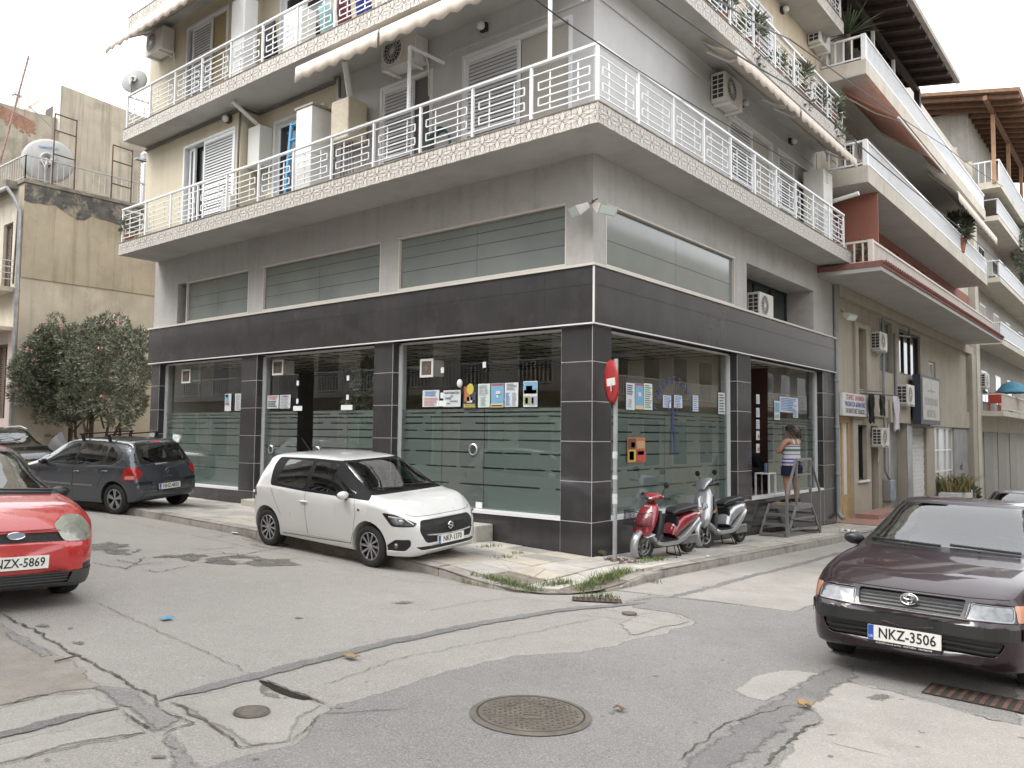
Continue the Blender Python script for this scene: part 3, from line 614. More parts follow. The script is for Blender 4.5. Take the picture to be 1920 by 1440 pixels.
b = B(); b.lathe([(.08, 0), (.095, .012), (.095, .03), (.08, .035)], (-8.35, GR-.04, 1.5), 'y', 16); b.lathe([(.08, 0), (.095, .012), (.095, .03), (.08, .035)], (-6.75, GR-.04, 1.5), 'y', 16); ob('door_handle', b, ALU, sw2, smooth=40)
# ---- interior of the shop: one deep room, partition towards the small shop on the right
b = B(); b.box((XL+.3, .3, .4), (-.3, YE-.3, .60)); ob('shop_floor', b, INT_F, bld)
b = B(); b.box((XL+.3, .3, 3.545), (-.3, YE-.3, 3.6)); ic = ob('shop_ceiling', b, INT_C, bld)
b = B()
for x in np.arange(XL+.6, -.3, .6): b.box((x-.012, .3, 3.535), (x+.012, YE-.3, 3.546))
for y in np.arange(.6, YE-.4, .6): b.box((XL+.3, y-.012, 3.534), (-.3, y+.012, 3.5455))
ob('ceiling_grid', b, INT_D, ic)
for x, y in ((-2, 1.8), (-2, 4.2), (-5, 1.8), (-5, 4.2), (-8, 1.8), (-8, 4.2), (-11, 1.8)):
    b = B(); b.box((x-.3, y-.3, 3.52), (x+.3, y+.3, 3.533)); 
    for k in range(4): b.box((x-.28, y-.27+k*.145, 3.50), (x+.28, y-.26+k*.145, 3.521))
    ob('ceiling_lamp', b, WHITE, ic)
b = B(); b.box((-13, 6.2, .6), (-4.2, 6.35, 3.54)); b.box((-4.2, 5.45, .6), (-.36, 5.6, 3.54)); b.box((-4.2, 5.6, .6), (-4.05, YE-.3, 3.54)); ob('partition', b, INT_W, bld)
b = B(); b.box((-4.0, 8.9, .6), (-.36, 9.1, 3.54)); b.box((-2.6, 5.6, .6), (-2.5, 8.9, 3.54)); ob('partition', b, INT_R, bld)
b = B(); b.box((-12.2, 5.6, .6), (-9.0, 6.19, 2.4)); b.box((-8.4, 5.3, .6), (-6.8, 6.19, 2.9)); b.box((-3.9, 4.6, .6), (-1.4, 5.44, 2.1)); b.box((-6.2, 3.2, .6), (-5.9, 3.5, 3.54)); b.box((-10.2, 3.6, .6), (-9.9, 3.9, 3.54)); ob('shop_fittings', b, INT_D, bld)
b = B(); b.box((-4.1, 6.15, 2.75), (-.4, 6.19, 2.85)); b.box((-13, 6.1, 2.75), (-4.3, 6.19, 2.85)); ob('dado_rail', b, YELLOW_D, bld)
# concrete step at the side door
b = B(); b.box((-3.4, -.42, .0), (-1.9, .0, .43)); st1 = thing('concrete_step', 'short chipped concrete doorstep block against the dark plinth', 'step', (-2.6, -.2, .2), world=True)
ob('block', b, mat('rough_concrete', (.42, .40, .35), .95, var=.15, vs=4, bump=.8, bs=20, stain=((.2, .18, .15), .6, 4.)), st1, bevel=.02)
b = B(); b.box((-8.6, -.35, .0), (-5.2, .0, .45)); st2 = thing('concrete_step', 'long pale doorstep behind the white hatchback', 'step', (-6.9, -.2, .2), world=True); ob('block', b, MATS['rough_concrete'], st2, bevel=.02)
# ---- upper body of the block
Z1, Z2, Z3, ZT = 6.45, 9.30, 12.15, 15.6
b = B()
def upper_walls(zb, zt, doorsA, doorsB, doorsC, doorsR, mA, mC):
    w = B(); wall_cells(w, 'y', -.4, -.1, XL+.1, -8.9, zb, zt, doorsA); w.box((-9.2, -.1, zb), (-8.9, 0.3, zt)); wall_cells(w, 'y', 0, .3, -8.9, -5.95, zb, zt, doorsB); ob('upper_wall', w, mA, bld)
    w = B(); wall_cells(w, 'y', 0, .3, -5.95, 0, zb, zt, doorsC); wall_cells(w, 'x', -.3, 0, .3, 10.15, zb, zt, doorsR); ob('upper_wall', w, mC, bld)
    w = B(); w.box((-.4, 10.15, zb), (.02, YE, zt)); w.box((XL+.1, -.1, zb), (XL+.4, YE, zt)); w.box((XL+.4, YE-.3, zb), (-.4, YE, zt)); ob('end_pier', w, mat('beige_pier', (.50, .44, .34), .85, var=.08, streak=.25), bld)
dA1 = (-11.35, -9.15, 6.6, 8.62); dB1 = (-8.30, -6.55, 6.6, 8.62)
dC1 = [(-4.85, -3.45, 6.6, 8.45), (-2.72, -.40, 6.6, 8.45)]; dR1 = [(4.88, 7.2, 6.6, 8.4), (7.55, 9.7, 6.6, 8.4)]
upper_walls(Z1-.02, 9.0, [dA1], [dB1], dC1, dR1, YELLOW, GREY_UP)
dA2 = (-11.4, -9.6, 9.45, 11.55); dC2 = [(-4.85, -3.45, 9.45, 11.45), (-2.7, -.9, 9.45, 11.45)]; dR2 = [(3.5, 5.2, 9.45, 11.35), (5.9, 7.3, 9.45, 11.35)]
upper_walls(Z2-.02, 11.85, [dA2], [(-8.2, -6.6, 9.45, 11.45)], dC2, dR2, YELLOW, mat('sand_render', (.50, .42, .31), .85, var=.08, streak=.25))
upper_walls(Z3-.02, ZT, [], [], [], [], YELLOW, MATS['sand_render'])
b = B(); b.box((XL+.1, -.1, ZT-.02), (0, YE, ZT+.3)); ob('roof', b, SOFFIT, bld)
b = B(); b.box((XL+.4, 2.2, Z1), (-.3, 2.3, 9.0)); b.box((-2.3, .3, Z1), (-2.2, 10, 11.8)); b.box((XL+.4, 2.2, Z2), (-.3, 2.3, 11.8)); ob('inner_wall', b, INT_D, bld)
# balcony slabs
def slab(z0, z1, ytop):
    b = B(); b.box((XL+.1, -.985, z0), (.715, .02, z1)); b.box((-.02, .02, z0), (.715, ytop, z1)); b.box((XL+.4, .02, z0), (-.02, YE-.3, z1)); return ob('balcony', b, SOFFIT, bld)
S1 = slab(6.15, Z1, 10.9); S2 = slab(9.0, Z2, 10.05); S3 = slab(11.85, Z3, 10.05)
# relief facing tiles: quarter flower with petal on the outer edge
TS = .15
def tile_mesh(fx, fz):
    b = B(); s = TS-.002; fl = lambda u, w, d: ((u if fx else TS-u), -d, (w if fz else TS-w))
    b.poly([fl(.001, .001, .006), fl(s, .001, .006), fl(s, s, .006), fl(.001, s, .006)])
    for e in (((0.001, .001), (s, .001)), ((s, .001), (s, s)), ((s, s), (.001, s)), ((.001, s), (.001, .001))): b.poly([fl(*e[0], .006), fl(*e[1], .006), fl(*e[1], 0), fl(*e[0], 0)])
    def lens(p, q, bul, h=.011):       # raised half petal along an edge
        k = 5; arc = []
        for i in range(k+1):
            t = i/k; x = p[0]+(q[0]-p[0])*t; z = p[1]+(q[1]-p[1])*t; o = bul*math.sin(math.pi*t); nx, nz = -(q[1]-p[1]), q[0]-p[0]; l = math.hypot(nx, nz); arc.append((x+nx/l*o, z+nz/l*o))
        for i in range(k): 
            t0, t1 = i/k, (i+1)/k; e0 = (p[0]+(q[0]-p[0])*t0, p[1]+(q[1]-p[1])*t0); e1 = (p[0]+(q[0]-p[0])*t1, p[1]+(q[1]-p[1])*t1)
            b.poly([fl(*e0, h), fl(*e1, h), fl(*arc[i+1], .0065), fl(*arc[i], .0065)])
        return arc
    b.mi = 0; a1 = lens((0, 0), (0, TS), -.042)
    b.mi = 1
    def line(pts, w=.0030):
        for i in range(len(pts)-1):
            (x0, z0), (x1, z1) = pts[i], pts[i+1]; dx, dz = x1-x0, z1-z0; l = math.hypot(dx, dz) or 1; nx, nz = -dz/l*w, dx/l*w
            c = lambda v: min(max(v, .001), TS-.001)
            b.poly([fl(c(x0+nx), c(z0+nz), .0085), fl(c(x1+nx), c(z1+nz), .0085), fl(c(x1-nx), c(z1-nz), .0085), fl(c(x0-nx), c(z0-nz), .0085)])
    line(a1); line([(TS, 0), (.045, .105)]); line([(TS-.003, 0), (TS-.003, .09)]); line([(TS, .003), (.06, .003)]); line([(.05, 0), (.075, .035), (.05, .06), (.045, .105), (.09, .10), (.115, .075), (TS, .10)])
    line([(.0, TS-.004), (.05, .125), (TS, .148)])
    return b.mesh('facing_tile', [TILE_CR, TILE_LN])
TM = {(i, j): tile_mesh(i, j) for i in (0, 1) for j in (0, 1)}
def face_tiles(par, z0, left, right, ntop):
    """two rows of tiles along both street faces; the 300 nearest the corner singly, the others joined"""
    spots = []
    nL = int(round((.73-left)/TS)); nR = int(round((right+1.)/TS))
    for i in range(nL):
        for j in (0, 1): spots.append((i, 'L', (.73-(i+1)*TS, -.986, z0+j*TS), 0, i % 2 == 1, j == 1))
    for i in range(nR):
        for j in (0, 1): spots.append((i, 'R', (.716, -1.+i*TS, z0+j*TS), R(90), i % 2 == 0, j == 1))
    spots.sort(key=lambda s: s[0]); rest = B()
    for k, s in enumerate(spots):
        me = TM[(int(s[4]), 1-int(s[5]))]
        if k < ntop: put('facing_tile', me, par, loc=s[2], rot=(0, 0, s[3]))
        else:
            M = Matrix.Translation(s[2]) @ Matrix.Rotation(s[3], 4, 'Z'); o = len(rest.v); rest.v += [tuple(M @ v.co) for v in me.vertices]
            for p in me.polygons: rest.f.append(tuple(o+i for i in p.vertices)); rest.m.append(p.material_index)
    if rest.v: put('facing_tiles', rest.mesh('facing_tiles', [TILE_CR, TILE_LN], fix=False), par, kind='stuff')
face_tiles(S1, 6.15, XL+.1, 10.9, 300); face_tiles(S2, 9.0, XL+.1, 10.05, 120); face_tiles(S3, 11.85, XL+.1, 10.05, 0)
b = B()
for z in (Z1, Z2, Z3): 
    b.box((XL+.1, -1.005, z-.005), (.735, -.90, z+.012)); b.box((.64, -.90, z-.005), (.735, 10.9 if z == Z1 else 10.05, z+.012))
ob('slab_capping', b, mat('capping_grime', (.22, .19, .16), .9, var=.4, vs=5), bld)
# railings
def panel_mesh(w, H=.83):
    b = B(); r = .016; f = lambda a, c: b.bar(a, c, r)
    zs = [.10, .19, .305, .42, .535, .665]
    lo, z1, z2, z3, z4, hi = zs
    f((0, 0, lo), (w, 0, lo)); f((0, 0, hi), (w, 0, hi))
    for (a, c) in ((z1, z2), (z3, z4)):
        f((.11, 0, a), (w-.11, 0, a)); f((.11, 0, c), (w-.11, 0, c)); f((.11, 0, a), (.11, 0, c)); f((w-.11, 0, a), (w-.11, 0, c))
    for u in (w*.28, w*.72): b.bar((u, .012, lo), (u, .012, hi), r)
    return b.mesh('railing_panel', WHITE_R)
pmL = panel_mesh(1.148-.04); pmR = panel_mesh(1.088-.04); pmE = panel_mesh(.56)
def railing(zb, nL, nR):
    b = B(); h = .83
    xs = [.705-1.148*i for i in range(nL+1)]; ys = [-.975+1.088*i for i in range(nR+1)]
    for x in xs: b.box((x-.02, -.995, zb+.012), (x+.02, -.955, zb+h-.03))
    for y in ys[1:]: b.box((.685, y-.02, zb+.012), (.725, y+.02, zb+h-.03))
    b.box((xs[-1]-.03, -1.005, zb+h-.035), (.735, -.945, zb+h)); b.box((.675, -.945, zb+h-.035), (.735, ys[-1]+.03, zb+h))
    b.box((0, ys[-1]-.028, zb+h-.036), (.674, ys[-1]+.028, zb+h-.001)); b.box((xs[-1]-.028, -.944, zb+h-.036), (xs[-1]+.028, -.4, zb+h-.001))
    rl = ob('railing', b, WHITE_R, bld)
    for i in range(nL): put('railing_panel', pmL, rl, loc=(xs[i+1]+.02, -.975, zb))
    for i in range(nR): put('railing_panel', pmR, rl, loc=(.705, ys[i]+.02, zb), rot=(0, 0, R(90)))
    put('railing_panel', pmE, rl, loc=(xs[-1], -.955, zb), rot=(0, 0, R(90))); put('railing_panel', pmE, rl, loc=(.1, ys[-1], zb))
    return rl
railing(Z1, 12, 10); railing(Z2, 12, 10); railing(Z3, 12, 10)
# ---- balcony doors: frame, louvred shutter leaf, dark opening or roller shade
def balcony_door(ax, p, u0, u1, z0, z1, leaves, dep=.10):
    """leaves: (u0,u1,kind,offset) kind in shutter, dark, glass, shade"""
    def bx(bb, a0, a1, z0_, z1_, d0, d1):
        if ax == 'y': bb.box((a0, p+d0, z0_), (a1, p+d1, z1_))
        else: bb.box((p-d1, a0, z0_), (p-d0, a1, z1_))
    f = B(); t = .06; bx(f, u0, u0+t, z0, z1, -.02, dep+.06); bx(f, u1-t, u1, z0, z1, -.02, dep+.06); bx(f, u0+t, u1-t, z1-t, z1, -.02, dep+.06); bx(f, u0+t, u1-t, z0, z0+.05, -.0, dep+.06)
    d = ob('balcony_door', f, ALU_W, bld)
    for (a, c, kind, o) in leaves:
        if kind == 'shutter':
            s = B(); e = .055; bx(s, a, a+e, z0+.055, z1-t-.005, o, o+.045); bx(s, c-e, c, z0+.055, z1-t-.005, o, o+.045); bx(s, a+e, c-e, z0+.055, z0+.13, o, o+.045); bx(s, a+e, c-e, z1-t-.08, z1-t-.005, o, o+.045)
            sh = ob('shutter', s, ALU_W, d); q = B(); z = z0+.14
            while z < z1-t-.1:
                if ax == 'y': q.add([(a+e, p+o+.006, z), (c-e, p+o+.006, z), (c-e, p+o+.034, z+.055), (a+e, p+o+.034, z+.055), (a+e, p+o+.014, z-.004), (c-e, p+o+.014, z-.004), (c-e, p+o+.042, z+.051), (a+e, p+o+.042, z+.051)], [(0, 1, 2, 3), (4, 7, 6, 5), (0, 4, 5, 1), (3, 2, 6, 7), (0, 3, 7, 4), (1, 5, 6, 2)])
                else: q.add([(p-o-.006, a+e, z), (p-o-.006, c-e, z), (p-o-.034, c-e, z+.055), (p-o-.034, a+e, z+.055), (p-o-.014, a+e, z-.004), (p-o-.014, c-e, z-.004), (p-o-.042, c-e, z+.051), (p-o-.042, a+e, z+.051)], [(0, 1, 2, 3), (4, 7, 6, 5), (0, 4, 5, 1), (3, 2, 6, 7), (0, 3, 7, 4), (1, 5, 6, 2)])
                z += .066
            ob('louvre_slats', q, ALU_W, sh)
            q = B(); bx(q, a+e, c-e, z0+.13, z1-t-.08, o+.046, o+.05); ob('louvre_backing', q, mat('louvre_shade', (.30, .30, .30), .8), sh)
        elif kind == 'glass':
            s = B(); e = .07; bx(s, a, a+e, z0+.055, z1-t-.005, o, o+.05); bx(s, c-e, c, z0+.055, z1-t-.005, o, o+.05); bx(s, a+e, c-e, z0+.055, z0+.2, o, o+.05); bx(s, a+e, c-e, z1-t-.08, z1-t-.005, o, o+.05); lf = ob('leaf', s, ALU_W, d)
            q = B(); bx(q, a+e, c-e, z0+.2, z1-t-.08, o+.02, o+.03); ob('pane', q, mat('dark_window_glass', (.015, .017, .02), .06, spec=.6), lf)
        elif kind == 'dark':
            q = B(); bx(q, a, c, z0+.055, z1-t-.005, o+.10, o+.12); ob('dark_opening', q, mat('dark_window_glass', (.015, .017, .02), .06, spec=.6), d)
        else:
            q = B(); bx(q, a, c, z0+.055, z1-t-.005, o, o+.015); ob('roller_shade', q, kind, d)
    return d
SHADE = mat('beige_roller_shade', (.42, .40, .36), .8, var=.03); SHADE_D = mat('grey_roller_shade', (.13, .125, .12), .7); SHADE_Y = mat('ochre_roller_shade', (.36, .28, .15), .8)
balcony_door('y', -.4, *dA1[:2], dA1[2], dA1[3], [(-11.29, -10.45, 'dark', .05), (-11.2, -10.95, 'glass', .06), (-10.45, -9.21, 'shutter', -.01)])
balcony_door('y', 0, *dB1[:2], dB1[2], dB1[3], [(-8.24, -7.4, 'glass', .07), (-7.45, -6.61, 'shutter', 0.)])
balcony_door('y', 0, *dC1[0][:2], dC1[0][2], dC1[0][3], [(-4.79, -3.95, 'shutter', 0.), (-3.97, -3.51, SHADE_D, .06)])
balcony_door('y', 0, *dC1[1][:2], dC1[1][2], dC1[1][3], [(-2.66, -1.46, 'shutter', 0.), (-1.46, -.46, SHADE, .06)])
balcony_door('x', 0, *dR1[0][:2], dR1[0][2], dR1[0][3], [(4.94, 6.12, 'shutter', 0.), (6.12, 7.14, SHADE, .06)])
balcony_door('x', 0, *dR1[1][:2], dR1[1][2], dR1[1][3], [(7.61, 8.6, 'shutter', 0.), (8.6, 9.64, SHADE, .06)])
balcony_door('y', -.4, *dA2[:2], dA2[2], dA2[3], [(-11.34, -11.15, 'dark', .05), (-11.15, -10.3, 'shutter', 0.), (-10.3, -9.66, SHADE_Y, .06)])
balcony_door('y', 0, -8.2, -6.6, 9.45, 11.45, [(-8.14, -7.4, 'glass', .07), (-7.4, -6.66, 'glass', .07)])
balcony_door('y', 0, *dC2[0][:2], dC2[0][2], dC2[0][3], [(-4.79, -3.51, 'shutter', 0.)])
balcony_door('x', 0, *dR2[0][:2], dR2[0][2], dR2[0][3], [(3.56, 4.4, 'shutter', 0.), (4.4, 5.14, 'dark', .0)])
balcony_door('x', 0, *dR2[1][:2], dR2[1][2], dR2[1][3], [(5.96, 7.24, 'shutter', 0.)])
# grey pilaster strip, lintel moulding, conduits along the soffit
b = B(); b.box((-6.05, -.12, Z1), (-5.85, 0, 9.0)); ob('pilaster', b, GREY_UP, bld)
b = B(); b.box((-3.1, -.03, 8.56), (-.05, 0, 8.62)); b.box((0, .05, 8.62), (.03, 9.9, 8.68)); ob('moulding', b, GREY_UP, bld)
b = B(); b.tube([(XL+.1, -.43, 8.93), (-8.9, -.43, 8.93), (-8.87, -.43, 8.93), (-8.87, -.03, 8.93), (-6.1, -.03, 8.93), (-6.05, -.16, 8.93), (-5.9, -.16, 8.93), (-5.88, -.16, 8.5)], .028, 6); b.tube([(-8.95, -.43, 8.93), (-8.95, -.45, 8.2), (-8.95, -.45, 6.5)], .025, 6); ob('conduit', b, PIPE_D, bld, smooth=50)
b = B(); b.tube([(.05, 11.36, 6.0), (.05, 11.36, 3), (.05, 11.36, .2), (.05, 11.36, -.05), (.13, 11.34, -.15), (.2, 11.32, -.18)], .055, 8)
for z in (.9, 2.1, 3.3, 4.6): b.lathe([(.056, 0), (.068, .01), (.068, .07), (.056, .08)], (.05, 11.36, z), 'z', 10)
ob('downpipe', b, PIPE_G, bld, smooth=50)
# ---------------------------------------------------------------- outdoor air-conditioning unit (prototype copied below)
def make_ac(w=.8, h=.55, d=.29):
    t = thing('air_conditioner', '', 'air conditioner')
    b = B(); b.box((-w/2, -d, 0), (w/2, 0, h)); ob('casing', b, ACW, t, bevel=.012)
    cx = -w/2+h*.5; rad = h*.43; b = B(); b.lathe([(rad, -d-.002), (rad, -d-.014), (rad-.02, -d-.016), (rad-.02, -d-.004)], (cx, 0, h/2), 'y', 24); b.mi = 0
    for r in (rad*.3, rad*.55, rad*.8): b.lathe([(r-.004, -d-.012), (r+.004, -d-.012)], (cx, 0, h/2), 'y', 20)
    for k in range(16): a = k*math.pi/8; b.bar((cx+.03*math.cos(a), -d-.012, h/2+.03*math.sin(a)), (cx+(rad-.01)*math.cos(a), -d-.012, h/2+(rad-.01)*math.sin(a)), .006)
    b.lathe([(0.001, -d-.016), (.04, -d-.016), (.045, -d-.01)], (cx, 0, h/2), 'y', 12); g = ob('fan_grille', b, ACW, t)
    b = B(); b.lathe([(.001, -d-.003), (rad-.015, -d-.003)], (cx, 0, h/2), 'y', 24); ob('fan_opening', b, ACD, g)
    b = B()
    b.box((-w/2-.004, -d+.03, .05), (-w/2-.001, -.03, h-.05)); cf = ob('coil', b, ACD, t)
    b = B()
    for k in range(6): z = .05+(h-.1)*k/5; b.box((-w/2-.012, -d+.025, z-.008), (-w/2-.004, -.025, z+.008))
    for k in range(3): y = -d+.03+(d-.06)*k/2; b.box((-w/2-.013, y-.007, .05), (-w/2-.003, y+.007, h-.05))
    ob('coil_guard', b, ACW, cf)
    for x in (-w*.32, w*.32): b = B(); b.box((x-.02, -d-.02, -.045), (x+.02, .06, -.005)); b.box((x-.02, .03, -.045), (x+.02, .06, .25)); ob('bracket', b, WHITE, t)
    b = B(); b.tube([(w/2-.05, -.1, .12), (w/2+.05, -.1, .1), (w/2+.06, -.05, -.05), (w/2, .03, -.2), (w/2, .04, -.5)], .018, 6); ob('hose', b, ACW, t, smooth=60)
    return t
AC0 = make_ac(); _acused = [0]
def ac(loc, facing, label, s=1.):
    """facing: rotation about z; 0 = front towards -y"""
    if not _acused[0]:
        _acused[0] = 1; AC0.location = loc; AC0.rotation_euler = (0, 0, facing); AC0['label'] = label; AC0['group'] = 'outdoor air conditioners'; AC0.scale = (s,)*3; return AC0
    return clone(AC0, loc, facing, label, 'outdoor air conditioners', s)
EAST = R(90)
# ---------------------------------------------------------------- beige neighbour along the right-hand street
nb = thing('apartment_building', 'beige apartment house with terracotta walls and long white railed balconies', 'building', (-4, 20, -.6), world=True)
Y0, Y1 = 11.42, 30.3
HB = [(12.95-.0, 12.9, 0, 0)]
holes = [(11.6, 12.94, -1, 2.44), (13.35, 14.2, .70, 2.24), (14.62, 15.35, -1, 2.22), (13.32, 14.05, 3.25, 4.95), (15.6, 17.2, 3.9, 5.5), (18.0, 20.9, 3.95, 5.45), (16.6, 18.7, -2, 2.35), (19.4, 21.6, -2, 2.27), (22.9, 26.4, -2, 2.3), (22.2, 23.3, 3.3, 4.7)]
b = B(); wall_cells(b, 'x', -.3, 0, Y0, Y1, -2, 6.0, holes); ob('ground_wall', b, BEIGE2, nb)
b = B(); b.box((-8, Y0, -2), (-.31, Y0+.2, 15)); b.box((-8, Y1-.2, -2), (-.31, Y1, 15)); b.box((-8, Y0+.2, -2), (-7.8, Y1-.2, 15)); ob('party_wall', b, BEIGE3, nb)
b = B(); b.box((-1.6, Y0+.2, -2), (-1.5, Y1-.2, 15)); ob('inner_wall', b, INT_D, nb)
b = B(); b.box((-.02, Y0, 5.55), (.16, Y1, 5.85)); b.box((-.02, 29.4, -2), (.22, Y1, 5.55)); b.box((0, 16.4, 2.36), (.10, 18.9, 3.05)); b.box((0, 13.2, 2.5), (.06, 16.3, 3.02)); b.box((0, 21.8, 2.32), (.08, 29.4, 3.02)); ob('string_course', b, BEIGE2, nb)
b = B(); b.box((0, 16.4, -2), (.02, 16.62, 2.35)); b.box((.0, 18.7, -2), (.03, 19.4, 2.3)); b.box((-.3, 16.62, -2), (-.28, 18.7, 2.35)); b.box((-1.2, 16.62, -2), (-.28, 16.64, 2.35)); ob('granite_cladding', b, mat('grey_marble', (.26, .26, .26), .4, var=.2, vs=2, streak=.3), nb)
# openings: frames, leaves
def opening(y0, y1, z0, z1, m, frame, rec=.18, fw=.08, bars=(), name='window'):
    f = B(); f.box((-rec-.05, y0, z0), (-rec+.03, y0+fw, z1)); f.box((-rec-.05, y1-fw, z0), (-rec+.03, y1, z1)); f.box((-rec-.05, y0+fw, z1-fw), (-rec+.03, y1-fw, z1)); f.box((-rec-.05, y0+fw, z0), (-rec+.03, y1-fw, z0+fw))
    for u in bars: f.box((-rec-.05, u-fw*.4, z0+fw), (-rec+.028, u+fw*.4, z1-fw))
    w = ob(name, f, frame, nb); p = B(); p.box((-rec-.03, y0+fw, z0+fw), (-rec-.02, y1-fw, z1-fw)); ob('pane', p, m, w); return w
DKG = MATS['dark_window_glass']; OAK = mat('pale_oak_paint', (.42, .31, .16), .6, var=.15, vs=4, streak=.2); BLUEG = mat('pale_blue_door', (.36, .40, .46), .5)
opening(11.6, 12.94, -.42, 2.44, CURTAIN, OAK, .12, .16, (12.27,), 'door'); b = B(); b.box((-.13, 11.76, -.42), (-.10, 12.78, .35)); ob('door_panel', b, OAK, nb)
opening(13.35, 14.2, .70, 2.24, DKG, BLACK_PL, .15, .05, (13.8,)); b = B(); b.box((-.1, 13.3, .64), (.06, 14.25, .70)); ob('sill', b, WHITE, nb)
opening(14.62, 15.35, -.5, 2.22, BLUEG, BLACK_PL, .22, .06, (), 'door')
opening(13.32, 14.05, 3.25, 4.95, DKG, BLACK_PL, .2, .05, ())
b = B(); b.box((0, 13.0, 2.6), (.07, 13.31, 5.1)); b.box((0, 14.06, 2.6), (.07, 14.45, 5.1)); b.box((0, 13.31, 4.96), (.07, 14.06, 5.1)); ob('window_surround', b, BEIGE2, nb)
opening(15.6, 17.2, 3.9, 5.5, mat('pale_window_glass', (.20, .22, .22), .1, spec=.6), STEEL, .15, .05, (16.1, 16.6))
opening(18.0, 20.9, 3.95, 5.45, DKG, BLACK_PL, .1, .08, (18.9, 19.8))
opening(22.2, 23.3, 3.3, 4.7, MATS['pale_window_glass'], WHITE, .1, .08, (22.75,))
# lattice gate and steel-framed glazing of the closed shop
b = B()
for k in range(26):
    for sgn in (1, -1):
        y = 19.4+k*.14-(.9 if sgn > 0 else 0); p = Vector((-.1+sgn*.006, y, -.7)); q = Vector((-.1+sgn*.006, y+sgn*1.5, 2.25))
        a = [t for t in (0., 1.)]; y0_, y1_ = p.y, q.y
        t0 = max(0, (19.45-y0_)/(y1_-y0_) if sgn > 0 else (21.55-y0_)/(y1_-y0_)); t1 = min(1, (21.55-y0_)/(y1_-y0_) if sgn > 0 else (19.45-y0_)/(y1_-y0_))
        if t1 > t0: b.bar(p.lerp(q, t0), p.lerp(q, t1), .022)
ob('lattice_gate', b, WHITE, nb)
b = B(); b.box((-.3, 19.4, -1.2), (-.26, 21.6, 2.27)); ob('shop_door_void', b, mat('shop_curtain', (.30, .28, .24), .9), nb)
f = B()
for y in (22.9, 23.9, 24.0, 25.2, 26.34): f.box((-.14, y, -1), (-.06, y+.06, 2.3))
for z in (2.24, 1.4, .6, -.4): f.box((-.135, 22.9, z), (-.065, 26.4, z+.06))
w = ob('shop_glazing', f, WHITE, nb); b = B(); b.box((-.11, 22.96, -1), (-.10, 26.34, 2.24)); ob('pane', b, mat('dusty_pane', (.34, .36, .36), .3, var=.1), w)
b = B(); b.box((0, 26.4, -2), (.012, 29.4, 2.3)); ob('graffiti_wall', b, mat('grimy_grey_plaster', (.27, .27, .265), .8, var=.2, vs=1.5, streak=.3), nb)
GRB = mat('black_spray', (.02, .02, .02), .8); GRR = mat('red_spray', (.40, .05, .06), .8)
lettering('mtl', .42, GRB, (.016, 27.7, .72), (0, 1, 0), (0, 0, 1), nb, .006); lettering('SOLUT', .28, GRB, (.016, 28, .32), (0, 1, 0), (0, .1, 1), nb, .006); lettering('STAK', .38, GRR, (.016, 27.8, -.08), (0, 1, 0), (0, 0, 1), nb, .01); lettering('pank', .42, GRB, (.016, 27.8, -.5), (0, 1, 0), (0, .2, 1), nb, .016)
# balconies: slab soffit, fascia, railings
b = B(); b.box((0, 10.14, 5.86), (1.5, 28.4, 6.02)); bal1 = ob('balcony', b, SOFFIT, nb)
b = B(); b.box((-.25, 10.12, 5.965), (1.53, 10.20, 6.10)); b.box((1.45, 10.20, 5.965), (1.53, 28.42, 6.10)); ob('red_edge', b, REDTRIM, bal1)
b = B()
for y in np.arange(10.2, 28.4, .22): b.lathe([(.05, 0), (.05, .24)], (1.36, y, 6.06), 'x', 6)
put('ridge_tiles', b.mesh('ridge_tiles', REDTRIM), bal1, kind='stuff')
def picket_rail(x, y0, y1, z, h, m, solid=None, step=.115, ends=(True, False), xin=.05, topm=None):
    b = B(); b.box((x-.03, y0, z+h-.05), (x+.03, y1, z+h)); b.box((x-.02, y0, z+.06), (x+.02, y1, z+.10))
    if ends[0]: b.box((xin, y0-.03, z+h-.05), (x-.03, y0+.03, z+h)); b.box((xin, y0-.02, z+.06), (x-.03, y0+.02, z+.10))
    b.box((x-.07, y0-.06, z), (x+.04, y0+.06, z+h)); r = ob('railing', b, m, nb)
    p = B()
    for y in np.arange(y0+.1, y1, step): p.box((x-.012, y-.02, z+.10), (x+.012, y+.02, z+h-.05))
    if ends[0]:
        for u in np.arange(xin+.15, x-.1, .2): p.box((u-.02, y0-.012, z+.1), (u+.02, y0+.012, z+h-.05))
    put('pickets', p.mesh('pickets', m), r, kind='stuff')
    if topm: q = B(); q.box((x-.035, y0-.06, z+h), (x+.035, y1, z+h+.03)); ob('top_cap', q, topm, r)
    if solid: q = B(); q.box((x-.035, y0+.1, z+.1), (x-.03, y1, z+h-.05)); ob('screen', q, solid, r)
    return r
RAILP = mat('pale_pink_rail_paint', (.62, .56, .50), .6, var=.06); SCR = mat('pale_rail_screen', (.34, .35, .355), .5, var=.05)
picket_rail(1.2, 10.45, 28.2, 6.08, .62, RAILP, SCR)
def nslab(x, y0, y1, z0, z1):
    b = B(); b.box((0, y0, z0), (x-.10, y1, z0+.05)); s = ob('balcony', b, SOFFIT, nb); b = B(); b.box((x-.10, y0, z0), (x, y1, z1)); b.box((0, y0, z0+.05), (x-.10, y0+.12, z1)); b.box((0, y0+.12, z0+.05), (x-.1, y1, z1-.02)); ob('slab_edge', b, BEIGE3, s)
nslab(1.15, 10.42, 27.5, 8.14, 8.56); picket_rail(1.1, 10.5, 27.5, 8.56, .66, WHITE_R, SCR)
nslab(1.15, 10.42, 27.5, 10.86, 11.24); picket_rail(1.1, 10.5, 27.5, 11.24, .66, WHITE_R, SCR)
